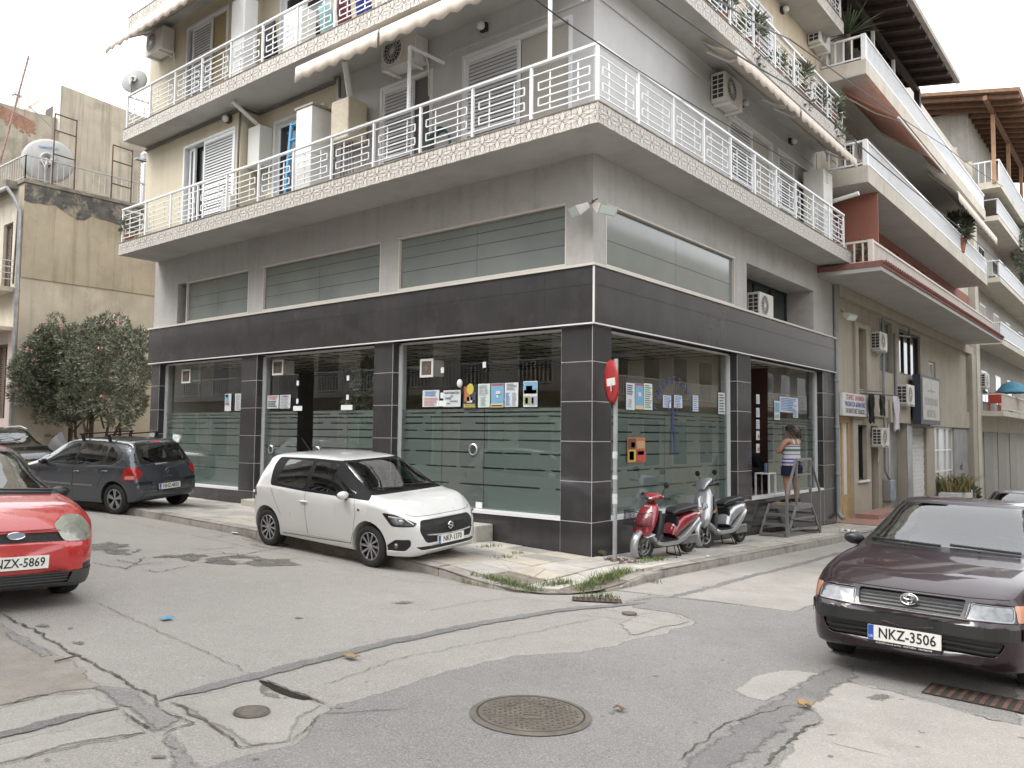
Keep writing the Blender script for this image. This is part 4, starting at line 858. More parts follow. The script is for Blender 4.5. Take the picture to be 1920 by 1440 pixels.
# upper walls
b = B(); wall_cells(b, 'x', -.3, 0, Y0, Y1, 6.0, 8.2, [(12.6, 14.4, 6.1, 7.9), (16.5, 18.2, 6.1, 7.9), (20, 22, 6.1, 7.9)]); ob('terracotta_wall', b, TERRA, nb)
b = B(); wall_cells(b, 'x', -.3, 0, Y0, Y1, 8.2, 14.2, [(13, 15, 8.6, 10.5), (17, 19, 8.6, 10.5), (21, 23, 8.6, 10.5), (13, 15, 11.3, 13), (17, 19, 11.3, 13)]); ob('upper_wall', b, BEIGE3, nb)
for (y, z0, z1) in ((12.6, 6.1, 7.9), (16.5, 6.1, 7.9), (20, 6.1, 7.9), (13, 8.6, 10.5), (17, 8.6, 10.5), (21, 8.6, 10.5)): opening(y, y+1.9 if z0 > 8 else y+1.75, z0, z1, DKG, ALU_W, .12, .07, (y+.95,))
b = B(); b.box((0, 11.45, 6.06), (1.1, 11.5, 8.14)); ob('balcony_divider', b, TERRA, nb)
# timber roof over the top terrace
rb = thing('terrace_roof', 'dark timber roof overhanging the top terrace of the beige house', 'roof', (1, 14, 13), world=True)
e0, e1 = PX(1690, 0, 1.9), PX(1773, 145, 1.9)
b = B(); ya, yb, zr = 9.0, 17.4, 12.85; b.add([(-2.5, ya, zr+.75), (1.95, ya, zr), (1.95, yb, zr), (-2.5, yb, zr+.75), (-2.5, ya, zr+.85), (1.97, ya, zr+.12), (1.97, yb+.03, zr+.12), (-2.5, yb+.03, zr+.85)], [(0, 1, 2, 3), (4, 5, 6, 7), (0, 1, 5, 4), (1, 2, 6, 5), (2, 3, 7, 6), (3, 0, 4, 7)]); ob('deck', b, WOODD, rb)
for y in np.arange(ya+.3, yb, .7): b = B(); b.bar((-2.5, y, zr+.68), (1.9, y, zr-.06), .09, .13); ob('rafter', b, WOODD, rb)
b = B(); b.box((1.9, ya, zr+.0), (2.02, yb+.05, zr+.15)); ob('eaves', b, ROOFT, rb)
b = B(); b.box((.78, ya, zr-.1), (.92, yb, zr+.06)); ob('beam', b, WOODD, rb)
for y in (12.2, 14.3): b = B(); b.box((.81, y, 11.24), (.89, y+.08, zr-.08)); ob('post', b, WHITE, rb)
b = B(); b.box((.78, yb-.3, 11.24), (.94, yb-.1, zr-.05)); ob('post', b, WOODD, rb)
b = B(); b.box((.5, 10.9, 11.24), (.62, 11.02, zr)); ob('post', b, REDTRIM, rb)
# faded awning under the upper balcony
def awning(label, x0, z0, x1, z1, y0, y1, m, valance=.16, arms=True, name='awning', scal=.18):
    t = thing(name, label, 'awning', (x0, (y0+y1)/2, z1), world=True)
    b = B(); n = 10
    b.add([(x0+(x1-x0)*i/4, y0+(y1-y0)*j/n, z0+(z1-z0)*i/4-.03*math.sin(math.pi*i/4)) for i in range(5) for j in range(n+1)], [(i*(n+1)+j, i*(n+1)+j+1, (i+1)*(n+1)+j+1, (i+1)*(n+1)+j) for i in range(4) for j in range(n)]); o = ob('cloth', b, m, t, smooth=60)
    md = o.modifiers.new('s', 'SOLIDIFY'); md.thickness = .006
    b = B(); b.tube([(x1, y0, z1), (x1, y1, z1)], .028, 8); ob('front_bar', b, WHITE, t, smooth=50)
    if valance:
        b = B(); k = max(8, int((y1-y0)/.06)); vs = []
        for j in range(k+1): y = y0+(y1-y0)*j/k; dp = valance+.03*math.sin(y*2*math.pi/(scal*2)); vs += [(x1+.03, y, z1), (x1+.034+.01*math.sin(y*9), y, z1-dp)]
        b.add(vs, [(2*j, 2*j+1, 2*j+3, 2*j+2) for j in range(k)]); o = ob('valance', b, m, t, smooth=60); md = o.modifiers.new('s', 'SOLIDIFY'); md.thickness = .004
    if arms:
        for y in (y0+.25, y1-.25): b = B(); b.bar((x0+.02, y, z0-.12), ((x0+x1)/2, y+.25, (z0+z1)/2-.1), .03); b.bar(((x0+x1)/2, y+.25, (z0+z1)/2-.1), (x1, y, z1-.02), .03); ob('arm', b, WHITE, t)
    return t
awning('faded salmon awning half rolled out under the upper beige balcony', .4, 10.83, 1.75, 9.75, 10.9, 14.6, AWN_R, 0, True)
awning('rolled salmon awning bar beneath the upper beige balcony', .9, 10.84, 1.35, 10.4, 14.8, 18.5, AWN_R, 0, True)
awning('cream scalloped awning at the far end of the upper beige balcony', .7, 10.84, 1.6, 9.9, 19., 26.8, AWN, .3, True)
# air conditioners and boxes on the beige house
ac((.0, 15.1, 4.45), EAST, 'small outdoor unit beside the tall dark window of the beige house', .95)
ac((.05, 14.9, 2.4-.75), EAST, 'outdoor unit above the narrow blue doorway', .95)
ac((.0, 18.0, 2.95), EAST, 'outdoor unit left of the tilted blank signboard', 1.15)
ac((.1, 12.6, 9.35), EAST, 'outdoor unit in the shade behind the salmon awning', 1.)
ac((.05, 15.2, 6.75), EAST, 'outdoor unit on the terracotta wall of the beige house', 1.)
# signs
def lettered_sign(name, label, x, y0, y1, z0, z1, rows, board, tilt=0., th=.08, frame=None):
    t = thing(name, label, 'sign', (x, (y0+y1)/2, z0), world=True); b = B(); b.box((x, y0, z0), (x+th, y1, z1)); ob('board', b, board, t)
    for (s, z, sz, m, sq) in rows: lettering(s, sz, m, (x+th+.002, (y0+y1)/2, z), (0, 1, 0), (0, 0, 1), t, .004, sq)
    if frame: b = B(); [b.box(*q) for q in (((x-.01, y0-.05, z0-.05), (x+th+.01, y0, z1+.05)), ((x-.01, y1, z0-.05), (x+th+.01, y1+.05, z1+.05)), ((x-.01, y0, z0-.05), (x+th+.01, y1, z0)), ((x-.01, y0, z1), (x+th+.01, y1, z1+.05)))]; ob('frame', b, frame, t)
    return t
SIGNW = mat('sign_white', (.60, .60, .58), .5, var=.06); SIGNP = mat('sign_dusty', (.46, .45, .41), .6, var=.1, streak=.3)
RED_L = mat('sign_red', (.36, .05, .06), .6); BLU_L = mat('sign_blue', (.06, .08, .30), .6); GRY_L = mat('faded_letter', (.33, .34, .34), .7); TEAL_L = mat('faded_teal_letter', (.22, .33, .38), .7)
lettered_sign('shop_sign', 'white upholstery shop signboard with red, blue and black Greek lettering', .06, 11.55, 13.75, 2.46, 3.06, [('ΤΣΑΡΙΕΣ  ΣΑΛΟΝΙΩΝ', 2.94, .17, RED_L, .95), ('ΥΦΑΣΜΑΤΩΝ -ΔΕΡΜΑΤΙΝΕΣ', 2.76, .17, BLU_L, .80), ('ΓΙΑ ΠΑΡΑΓΓΕΛΙΕΣ ΤΗΛ.852.022', 2.58, .17, INK, .70)], SIGNW)
bs = thing('signboard', 'large faded signboard in a dark frame over the lattice gate', 'sign', (.35, 20.5, 2.3), world=True)
b = B(); b.box((.15, 19.0, 2.35), (.40, 21.9, 4.0)); ob('box', b, mat('navy_frame', (.03, .035, .06), .5), bs); b = B(); b.box((.401, 19.2, 2.5), (.42, 21.7, 3.9)); ob('face', b, SIGNP, bs)
lettering('ΥΑΥΡΟΠΟΥΛΟ', .34, GRY_L, (.423, 20.45, 3.1), (0, 1, 0), (0, 0, 1), bs, .006, .8); lettering('Μ.ΤΡΙΣΤΑ', .34, GRY_L, (.423, 20.4, 2.7), (0, 1, 0), (0, 0, 1), bs, .006, .8); lettering('~~A~~', .3, TEAL_L, (.423, 20.45, 3.5), (0, 1, 0), (0, 0, 1), bs, .006, 1.2)
# floodlight on its bracket at the joint, meter boxes, planter
def floodlight(loc, rot, label):
    t = thing('floodlight', label, 'floodlight', loc, rot=rot); t.scale = (.78,)*3; b = B(); b.add([(-.16, -.02, -.06), (.16, -.02, -.06), (.16, .1, -.06), (-.16, .1, -.06), (-.22, -.30, -.10), (.22, -.30, -.10), (.22, -.30, .10), (-.22, -.30, .10), (-.16, -.02, .04), (.16, -.02, .04)], [(0, 1, 5, 4), (4, 5, 6, 7), (8, 9, 6, 7), (0, 4, 7, 8), (1, 5, 6, 9), (0, 1, 9, 8)]); ob('housing', b, mat('floodlight_casing', (.48, .46, .42), .5, var=.15, streak=.3), t)
    b = B(); b.box((-.19, -.306, -.08), (.19, -.301, .08)); ob('lens', b, mat('floodlight_glass', (.55, .62, .60), .15), t)
    b = B(); b.tube([(-.05, .09, -.02), (-.04, .17, .0), (.04, .17, .0), (.05, .09, -.02)], .010, 5); b.tube([(0, .17, .0), (.0, .26, .0)], .014, 6); ob('bracket', b, RUST, t); return t
floodlight((.35, 11.2, 5.05), (R(35), 0, R(70)), 'square floodlight on the joint beside the downpipe')
mb = thing('meter_box', 'grey utility meter box on the beige house wall', 'box', (.1, 16.2, .4), world=True); b = B(); b.box((.0, 15.75, .0), (.22, 16.35, .62)); ob('cabinet', b, STEEL, mb, bevel=.02); b = B(); b.box((.221, 15.8, .32), (.226, 16.05, .56)); b.box((.221, 16.1, .05), (.226, 16.3, .3)); ob('sticker', b, mat('meter_sticker', (.20, .38, .5), .6), mb); b = B(); b.box((.0, 15.85, -.8), (.12, 16.25, 0)); ob('base', b, BEIGE2, mb)
b = B(); b.tube([(.08, 15.75, 5.5), (.08, 15.75, 3), (.08, 15.75, .9), (.12, 15.95, .7), (.15, 16.05, .62)], .04, 7); b.tube([(.2, 18.55, 5.5), (.2, 18.55, 5.2), (.05, 17.3, 5.15), (.05, 17.3, 3.2)], .045, 7); b.tube([(.05, 29.6, 5.5), (.05, 29.6, -1.2)], .05, 7); ob('drainpipe', b, PIPE_G, nb, smooth=50)
b = B(); b.box((-.1, 11.5, -.42), (1.0, 15.5, -.30)); b.box((.0, 13.0, -.30), (.6, 15.5, -.18)); ob('door_step', b, mat('red_marble_step', (.33, .19, .15), .5, var=.2, vs=5), nb)
pl = thing('planter', 'white box planter with dry ornamental grass before the dusty glazing', 'planter', (.5, 24, -.8), world=True); b = B(); b.box((.15, 22.6, -1.0), (.75, 25.6, -.1)); ob('box', b, SIGNW, pl)
def grass_clump(parent, c, r, n, h, mats, name='grass', lean=.5, seed=1, kind=None):
    q = random.Random(seed); b = B()
    for i in range(n):
        a = q.uniform(0, 6.3); d = r*math.sqrt(q.random()); x, y = c[0]+d*math.cos(a), c[1]+d*math.sin(a); hh = h*q.uniform(.5, 1.1); ax, ay = q.gauss(0, lean), q.gauss(0, lean); w0 = hh*.03+.003; t = q.uniform(0, 6.3); wx, wy = math.cos(t)*w0, math.sin(t)*w0; b.mi = 0 if q.random() < .75 else 1
        p = [(x, y, c[2]), (x+ax*hh*.35, y+ay*hh*.35, c[2]+hh*.6), (x+ax*hh, y+ay*hh, c[2]+hh*.9)]
        b.add([(p[0][0]-wx, p[0][1]-wy, p[0][2]), (p[0][0]+wx, p[0][1]+wy, p[0][2]), (p[1][0]+wx*.8, p[1][1]+wy*.8, p[1][2]), (p[1][0]-wx*.8, p[1][1]-wy*.8, p[1][2]), p[2]], [(0, 1, 2, 3), (3, 2, 4)])
    return put(name, b.mesh(name, mats, fix=False), parent, kind=kind)
grass_clump(pl, (.45, 23.8, -.1), .55, 260, .75, [GRASSY, GRASS], 'dry_grass', .6)
# laundry pole with clothes
lp = thing('laundry_rail', 'dark laundry pole sticking out below the tall window of the beige house', 'laundry rail', (.3, 14.3, 3.1), world=True)
b = B(); b.tube([(0, 13.35, 3.12), (.75, 15.3, 3.1)], .018, 6); b.tube([(0, 13.5, 3.2), (.35, 14.6, 3.2)], .014, 6); ob('pole', b, BLACK_PL, lp)
def cloth_piece(label, y0, y1, x, z, drop, m, split=False, cat='garment', name='hanging_garment', seed=2):
    b = B(); n, k = 9, 8; dx = .75/1.95
    b.add([(x+(y0+(y1-y0)*j/n-13.4)*dx*0+.05*math.sin(j*1.7+i*.35)+.02*i/k, y0+(y1-y0)*(.5+(j/n-.5)*(1+.18*math.sin(i*.8))), z-drop*i/k*(1-.12*abs(math.sin(j*1.3)) if i == k else 1)) for i in range(k+1) for j in range(n+1)], [(i*(n+1)+j, i*(n+1)+j+1, (i+1)*(n+1)+j+1, (i+1)*(n+1)+j) for i in range(k) for j in range(n) if not (split and i > 2 and j == n//2)])
    o = ob(name, b, m, None, smooth=70, label=label, cat=cat); md = o.modifiers.new('s', 'SOLIDIFY'); md.thickness = .008; return o
cloth_piece('black garment hung from the laundry pole by the sign', 13.65, 14.05, .22, 3.1, .85, mat('black_cloth', (.012, .012, .014), .9), True)
cloth_piece('dark olive top hung between black and white laundry', 14.1, 14.45, .4, 3.1, .62, mat('olive_cloth', (.03, .035, .025), .9))
cloth_piece('pale lilac trousers hanging at the end of the laundry pole', 14.65, 15.2, .6, 3.08, 1.05, mat('lilac_cloth', (.56, .52, .58), .9, var=.05), True)
# ---------------------------------------------------------------- third house further down the street
tb = thing('apartment_building', 'distant grey apartment block with cluttered balconies beyond the beige house', 'building', (-4, 45, -1), world=True)
b = B(); b.box((-9, 31.2, -3), (.0, 62, 17)); ob('wall', b, mat('far_grey_render', (.36, .34, .31), .9, var=.12, streak=.4), tb)
b = B(); b.box((-9, 30.4, -3), (.25, 31.2, 14.3)); ob('party_wall', b, BEIGE3, tb)
for i, z in enumerate((2.9, 6.1, 8.9, 11.7)):
    b = B(); b.box((0, 31.3, z), (1.1, 60, z+.22)); s = ob('balcony', b, BEIGE3, tb)
    b = B(); b.box((1.03, 31.3, z+.95), (1.09, 60, z+1.0)); b.box((1.03, 31.3, z+.3), (1.09, 60, z+.34)); b.box((.1, 31.3, z+.95), (1.03, 31.36, z+1.0))
    for y in np.arange(31.35, 60, .16 if i != 0 else .2): b.box((1.045, y, z+.34), (1.075, y+.03, z+.95))
    ob('railing', b, WHITE_R if i else RAILP, s)
    if i: b = B(); b.box((1.0, 31.4, z+.35), (1.02, 60, z+.94)); ob('screen', b, SCR if i != 1 else mat('blueish_screen', (.38, .44, .47), .4), s)
    for y in (33, 37, 41, 46, 51):
        q = B(); q.box((.001, y, z+.24), (.02, y+1.6, z+2.2)); w = ob('window', q, ALU_W, tb); q = B(); q.box((.021, y+.1, z+.3), (.03, y+.75, z+2.1)); q.box((.021, y+.85, z+.3), (.03, y+1.5, z+2.1)); ob('pane', q, DKG if (y+i) % 2 else SHADE, w)
for y in (33.2, 37.2, 41.2): b = B(); b.box((.001, y, -1.6), (.03, y+2.6, 2.2)); ob('roller_shutter', b, mat('grey_green_shutter', (.25, .25, .22), .7, var=.1), tb)
b = B(); b.box((0, 31.3, 2.2), (.1, 60, 2.9)); ob('lintel', b, BEIGE3, tb)
ac((.05, 32.2, 9.4), EAST, 'outdoor unit on the topmost visible balcony of the distant block', 1.2); ac((.05, 35.8, 9.3), EAST, 'second outdoor unit along the distant upper balcony', 1.2); ac((.05, 32.3, 6.8), EAST, 'outdoor unit at the near end of the distant middle balcony', 1.2); ac((.05, 32.1, 4.2), EAST, 'outdoor unit above the red chair of the distant lowest balcony', 1.2)
tr = thing('terrace_roof', 'brown timber pergola roof on the top of the distant block', 'roof', (1, 36, 14), world=True)
zr = 16.4; b = B(); b.add([(-4, 28.6, zr+1.2), (2.3, 28.6, zr), (2.3, 44, zr), (-4, 44, zr+1.2), (-4, 28.6, zr+1.35), (2.35, 28.6, zr+.15), (2.35, 44, zr+.15), (-4, 44, zr+1.35)], [(0, 1, 2, 3), (4, 5, 6, 7), (0, 1, 5, 4), (1, 2, 6, 5), (2, 3, 7, 6), (3, 0, 4, 7)]); ob('deck', b, WOODR, tr)
for y in np.arange(29, 44, .8): b = B(); b.bar((-4, y, zr+1.1), (2.3, y, zr-.1), .1, .16); ob('rafter', b, WOODR, tr)
b = B(); b.box((1.0, 28.6, zr-.1), (1.15, 44, zr+.1)); ob('beam', b, WOODR, tr)
for y in (30.5, 35, 39.5): b = B(); b.box((1.0, y, 13.2), (1.15, y+.15, zr)); ob('post', b, mat('pale_timber', (.32, .19, .11), .75, var=.2), tr)
b = B(); b.box((0, 30.6, 13.0), (1.3, 44, 13.3)); ob('terrace_slab', b, BEIGE3, tr); b = B(); b.box((1.22, 30.6, 14.2), (1.28, 44, 14.26)); b.box((.1, 30.6, 14.2), (1.22, 30.66, 14.26))
for y in np.arange(30.6, 44, .3): b.box((1.24, y, 13.3), (1.27, y+.03, 14.2))
for x in np.arange(.2, 1.2, .25): b.box((x, 30.62, 13.3), (x+.03, 30.65, 14.2))
ob('railing', b, WHITE_R, tr); b = B(); b.box((1.2, 30.7, 13.32), (1.21, 44, 14.1)); ob('screen', b, SCR, tr)
par = thing('parasol', 'blue folded-out parasol on the distant lowest balcony', 'parasol', (.9, 35.5, 3.1), world=True); b = B(); b.lathe([(.02, 1.6), (.4, 1.45), (.72, 1.05), (.68, 1.0)], (.9, 35.6, 3.1), 'z', 10); ob('canopy', b, mat('blue_canvas', (.07, .22, .31), .8, var=.2, vs=6), par, smooth=40); b = B(); b.tube([(.9, 35.6, 3.12), (.9, 35.6, 4.8)], .02); ob('pole', b, STEEL, par)
ch = thing('chair', 'red plastic chair behind the bars of the distant lowest balcony', 'chair', (.6, 32.4, 3.12), world=True); RP = mat('red_plastic', (.38, .05, .03), .5)
b = B(); b.box((.35, 32.1, 3.5), (.85, 32.6, 3.56)); ob('seat', b, RP, ch); b = B(); b.box((.35, 32.56, 3.56), (.85, 32.62, 4.0)); ob('backrest', b, RP, ch)
for x in (.38, .8):
    for y in (32.13, 32.55): b = B(); b.box((x-.02, y-.02, 3.12), (x+.02, y+.02, 3.5)); ob('leg', b, RP, ch)
# ---------------------------------------------------------------- ochre gable house on the left
GX = -21.5
lb = thing('old_house', 'weathered ochre gable house with black tar line and roof terrace', 'building', (-25, 3, .4), world=True)
b = B(); b.box((GX-.3, -.25, -.3), (GX, 12, 6.69)); ob('lower_gable_wall', b, SAND, lb)
b = B(); b.box((GX-.3, -.25, 6.69), (GX+.03, 12, 9.75)); ob('upper_gable_wall', b, OCHRE, lb)
b = B(); n = 30; vs = []
for i in range(n+1): y = -.26+7*i/n; dz = .42+.25*noise.noise(Vector((y*1.1, 0, 4)))+.12*noise.noise(Vector((y*4, 2, 4)))+.05*y; vs += [(GX+.036, y, 9.76), (GX+.036, y, 9.76-dz-.22)]
b.add(vs, [(2*i, 2*i+1, 2*i+3, 2*i+2) for i in range(n)]); ob('tar_band', b, TARW, lb)
b = B(); b.box((GX-.5, -.3, 9.75), (GX+.07, 12, 9.86)); b.box((-40, -.62, 9.62), (GX-.5, .3, 9.86)); ob('terrace_edge', b, mat('grimy_edge', (.20, .18, .15), .9, var=.4, vs=3), lb)
b = B(); wall_cells(b, 'y', -.25, .05, -40, GX-.3, 5.0, 9.75, [(-23.1, -22.3, 6.4, 8.6), (-26, -25, 6.4, 8.6)]); ob('street_wall', b, CREAMW, lb)
b = B(); wall_cells(b, 'y', -.27, .05, -40, GX-.3, -.3, 5.0, [(-23.2, -22.2, 2.2, 4.6), (-26.2, -24.8, .3, 2.9)]); ob('street_wall', b, PINK, lb)
b = B(); b.box((GX-.28, -.285, 2.6), (GX+.004, -.24, 6.3)); ob('bare_brick_edge', b, BRICK, lb)
SHB = mat('brown_shutter', (.15, .11, .09), .8, var=.2, streak=.3)
for (x0, x1, z0, z1) in ((-23.1, -22.3, 6.4, 8.6), (-23.2, -22.2, 2.2, 4.6)):
    f = B(); f.box((x0, -.16, z0), (x0+.07, -.08, z1)); f.box((x1-.07, -.16, z0), (x1, -.08, z1)); f.box((x0+.07, -.16, z1-.07), (x1-.07, -.08, z1)); f.box(((x0+x1)/2-.03, -.16, z0), ((x0+x1)/2+.03, -.08, z1-.07)); w = ob('window', f, SHB, lb)
    q = B(); z = z0
    while z < z1-.1: q.box((x0+.07, -.13, z), (x1-.07, -.11, z+.05)); z += .075
    ob('louvre_slats', q, SHB, w)
b = B(); b.box((-24, -.75, 6.25), (-21.9, -.27, 6.4)); b.box((-24, -.75, 5.0), (-21.9, -.27, 5.12)); ob('balcony', b, CREAMW, lb)
b = B()
for z in (6.65, 6.85, 7.05, 7.25): b.bar((-24, -.73, z), (-21.95, -.73, z), .025); b.bar((-21.95, -.73, z), (-21.95, -.27, z), .025)
for x in np.arange(-24, -21.9, .3): b.bar((x, -.73, 6.4), (x, -.73, 7.25), .02)
ob('balcony_railing', b, WHITE, lb)
b = B(); b.tube([(-26, -.7, 9.6), (GX-.2, -.68, 9.5), (GX-.12, -.5, 9.2), (GX-.05, -.33, 8.8), (GX-.02, -.32, 6), (GX-.02, -.32, .5)], .06, 8); ob('gutter', b, GALV, lb, smooth=50)
b = B(); b.tube([(GX-.2, -.33, 8.9), (GX-.35, -.31, 7.4), (GX-.4, -.31, 6.5)], .03, 6); ob('cable', b, PIPE_D, lb)
# roof terrace railing
b = B(); z = 9.86
for a, c in (((GX, -.25, 0), (GX, 7, 0)), ((GX, -.25, 0), (-34, -.5, 0))):
    a, c = Vector(a), Vector(c); n = int((c-a).length/.19); b.bar((*a.xy, z+.8), (*c.xy, z+.8), .045); b.bar((*a.xy, z+.08), (*c.xy, z+.08), .025)
    for i in range(n+1): p = a.lerp(c, i/n); b.bar((p.x, p.y, z), (p.x, p.y, z+.78), .03 if i % 8 == 0 else .016)
ob('terrace_railing', b, mat('dull_railing', (.42, .41, .39), .6, var=.2, vs=4), lb)
# iron ladder frames and flues on the terrace
for y0, top in ((.55, 12.25), (2.45, 11.75)):
    fr = thing('iron_ladder', 'tall thin iron ladder on the roof terrace, %s' % ('in front of the big dish' if y0 < 1 else 'right of the big dish'), 'frame', (GX-.2, y0, 9.86), world=True)
    b = B(); x = GX+.02
    for y in (y0, y0+.68): b.bar((x, y, 9.8), (x, y, top), .035)
    for zz in (top, top-.55, top-1.35): b.bar((x, y0, zz), (x, y0+.68, zz-.03), .035)
    ob('ladder_frame', b, RUST, fr)
fl = thing('flue_pipe', 'silver flexible flue pipe with a cap at the terrace corner', 'pipe', (GX-.2, 3.45, 9.86), world=True); b = B(); prof = []
for k in range(26): prof += [(.10 if k % 2 else .125, k*.07)]
b.lathe(prof, (GX-.1, 3.62, 9.7), 'z', 12); ob('duct', b, mat('foil_duct', (.55, .55, .55), .3, .8), fl, smooth=60); b = B(); b.box((GX-.2, 3.3, 11.5), (GX, 3.95, 11.56)); b.lathe([(.14, 0), (.14, .2), (.05, .3)], (GX-.1, 3.62, 11.56), 'z', 10); ob('cap', b, GALV, fl)
b = B(); b.lathe([(.11, 0), (.11, 1.35)], (GX-.3, 4.0, 9.75), 'z', 10); b.lathe([(.09, 0), (.09, 1.2)], (GX-.3, 4.4, 9.75), 'z', 10); rf = thing('rusty_flue', 'pair of rusty chimney flues beside the silver duct', 'pipe', (GX-.3, 4.2, 9.75), world=True); ob('pipes', b, RUST, rf, smooth=50)
def dish(label, loc, r, facing, tilt, logo=None, arm=True):
    t = thing('satellite_dish', label, 'satellite dish', loc, rot=(0, 0, facing)); M = Matrix.Rotation(tilt, 4, 'X')
    b = B(); b.lathe([(r*k/8, (r*.15)*(k/8)**2-r*.15) for k in range(0, 9)], (0, 0, 0), 'y', 36)
    b.v = [tuple(M @ Vector(v)) for v in b.v]; o = ob('reflector', b, mat('dish_grey', (.31, .31, .30), .6, var=.06, streak=.2), t, smooth=60); md = o.modifiers.new('s', 'SOLIDIFY'); md.thickness = .02
    b = B(); b.lathe([(r*.30, -r*.16), (r*.30, -r*.26), (r*.22, -r*.28), (r*.1, -r*.22)], (0, 0, 0), 'y', 20); b.v = [tuple(M @ Vector(v)) for v in b.v]; ob('mount_ring', b, STEEL, t, smooth=40)
    b = B(); b.tube([(0, -r*.34, 0), (0, -r*.45, -r*.3), (0, -r*.4, -r*1.15)], r*.05+.01, 8); b.tube([(-r*.2, -r*.3, -r*.05), (0, -r*.5, -r*.5)], .02, 6); ob('mast', b, STEEL, t)
    if logo:
        lettering('FAMAGOLD', r*.17, mat('logo_blue', (.07, .16, .34), .6), M @ Vector((0, -r*.125, r*.55)), (1, 0, 0), M.to_3x3() @ Vector((0, .28, 1)), t, .003, .8)
    return t
dish('big grey satellite dish seen from behind on the roof terrace', (GX-.75, .68, 10.85), .80, R(62), R(-8), True)
dish('small grey satellite dish clamped to the corner of the upper balcony', tuple(PY(252, 152, -.55)), .34, R(35), R(-12))
# taller weathered wall behind the terrace
hb = thing('rear_block', 'tall stained concrete block with an exposed brick patch behind the ochre house', 'building', (-32, 4, 0), world=True)
BX = -27.5; q = lambda x, y: PX(x, y, BX)
pts = [q(-40, 178), q(0, 192), q(62, 210), q(108, 222)]
y0, z0 = pts[0].y, pts[0].z; pr = [(BX, p.y, p.z) for p in pts]+[(BX, 12, q(150, 235).z), (BX, 12, 0), (BX, y0, 0)]
b = B(); b.prism(pr, (-6, 0, 0)); ob('wall', b, CONCW, hb)
u = q(112, 162); v = q(236, 200); BX2 = -27.3
b = B(); b.prism([(BX2, u.y, u.z), (BX2, v.y+4, v.z-.5), (BX2, v.y+4, 0), (BX2, u.y, 0)], (-4.6, 0, 0)); ob('tower_wall', b, CONCW, hb)
b = B(); b.prism([(BX2-4.6, u.y-.015, u.z-1.9), (BX2+.01, u.y-.015, u.z-1.9), (BX2+.01, u.y-.015, u.z+.02), (BX2-4.6, u.y-.015, u.z-.35)], (0, -.012, 0)); ob('white_wall', b, mat('weathered_white', (.55, .53, .5), .9, var=.15, streak=.4), hb)
b = B(); b.box((BX2-1.4, u.y-.04, u.z-1.35), (BX2-.7, u.y-.02, u.z-.7)); ob('window', b, INT_D, hb)
brk = B(); rs = random.Random(9)
p0, p1 = q(-4, 196), q(66, 226)
for r_ in range(9):
    for c in range(16):
        y = p0.y+(p1.y-p0.y)*(c+.5*(r_ % 2))/16; z = q(0, 196).z-.03-r_*.085-(y-p0.y)*.23
        if r_ > 5 and (c < 3 or c > 13 or rs.random() < .3): continue
        if z < q(0, 226).z-(y-p0.y)*.3+rs.uniform(-.05, .05): continue
        brk.box((BX, y, z-.035), (BX+.012+rs.uniform(0, .006), y+(p1.y-p0.y)/16*.9, z+.035))
ob('brick_patch', brk, BRICK, hb, kind='stuff')
an = thing('antenna_mast', 'tall leaning rooftop television antenna mast', 'antenna', tuple(PX(3, 300, -24)), world=True)
a, c = PX(0, 305, -24), PX(54, 105, -24); b = B(); b.tube([a, c], .035, 6); ob('mast', b, mat('red_white_mast', (.24, .14, .12), .7, var=.5, vs=5), an)
b = B(); d = (c-a).normalized()
for k, l in ((.02, .3), (.05, .26), (.09, .22), (.13, .2)): p = c-d*(k*6); b.tube([p+Vector((0, -l, .05)), p+Vector((0, l, -.05))], .012, 5)
p = a.lerp(c, .62); b.tube([p+Vector((0, -1.1, .75)), p+Vector((0, 1.1, -.75))], .015, 5); ob('elements', b, STEEL, an)
cp = thing('chimney_cowl', 'pale metal chimney cowl behind the roof edge', 'chimney', tuple(q(48, 200)), world=True); p = q(48, 205); b = B(); b.lathe([(.12, 0), (.12, 1.1), (.2, 1.1), (.2, 1.2), (.1, 1.35)], (BX-1, p.y, p.z-.3), 'z', 10); ob('pipe', b, ALU, cp)
# ---------------------------------------------------------------- planted lot: oleander, yuccas, fence
def leaves_mesh(name, clusters, n, size, mats, seed, slender=.16, up=.3, flowers=0):
    """leaf blades spread through ellipsoid clumps, in whorls"""
    q = random.Random(seed); b = B(); vol = [c[3]*c[4]*c[5] for c in clusters]
    for i in range(n):
        cx, cy_, cz, rx, ry, rz = q.choices(clusters, vol)[0]
        while True:
            x, y, z = q.uniform(-1, 1), q.uniform(-1, 1), q.uniform(-1, 1); d = x*x+y*y+z*z
            if d < 1 and d > q.random()*.55: break
        o = Vector((cx+x*rx, cy_+y*ry, cz+z*rz)); tw = Vector((x, y, z+up)).normalized()
        for k in range(5):
            dr = (tw*1.0+Vector((q.gauss(0, .55), q.gauss(0, .55), q.gauss(0, .45)))).normalized(); l = size*q.uniform(.6, 1.2); s = dr.cross(Vector((q.gauss(0, 1), q.gauss(0, 1), q.gauss(0, 1)))).normalized()*l*slender*.5
            b.mi = 0 if q.random() < .62 else 1
            m_ = o+dr*l*.5; e = o+dr*l; b.add([o, m_+s, e, m_-s], [(0, 1, 2, 3)])
        if flowers and z > -.1 and q.random() < flowers*(4 if cz > 3.6 else .8):
            b.mi = 2
            for k in range(6): dr = Vector((q.gauss(0, 1), q.gauss(0, 1), q.gauss(0, 1)+.4)).normalized(); s = dr.cross(Vector((q.gauss(0, 1), q.gauss(0, 1), 1))).normalized()*.04; p = o+tw*.09; b.add([p, p+dr*.05+s, p+dr*.09, p+dr*.05-s], [(0, 1, 2, 3)])
    return b.mesh(name, mats, fix=False)
YT = .95
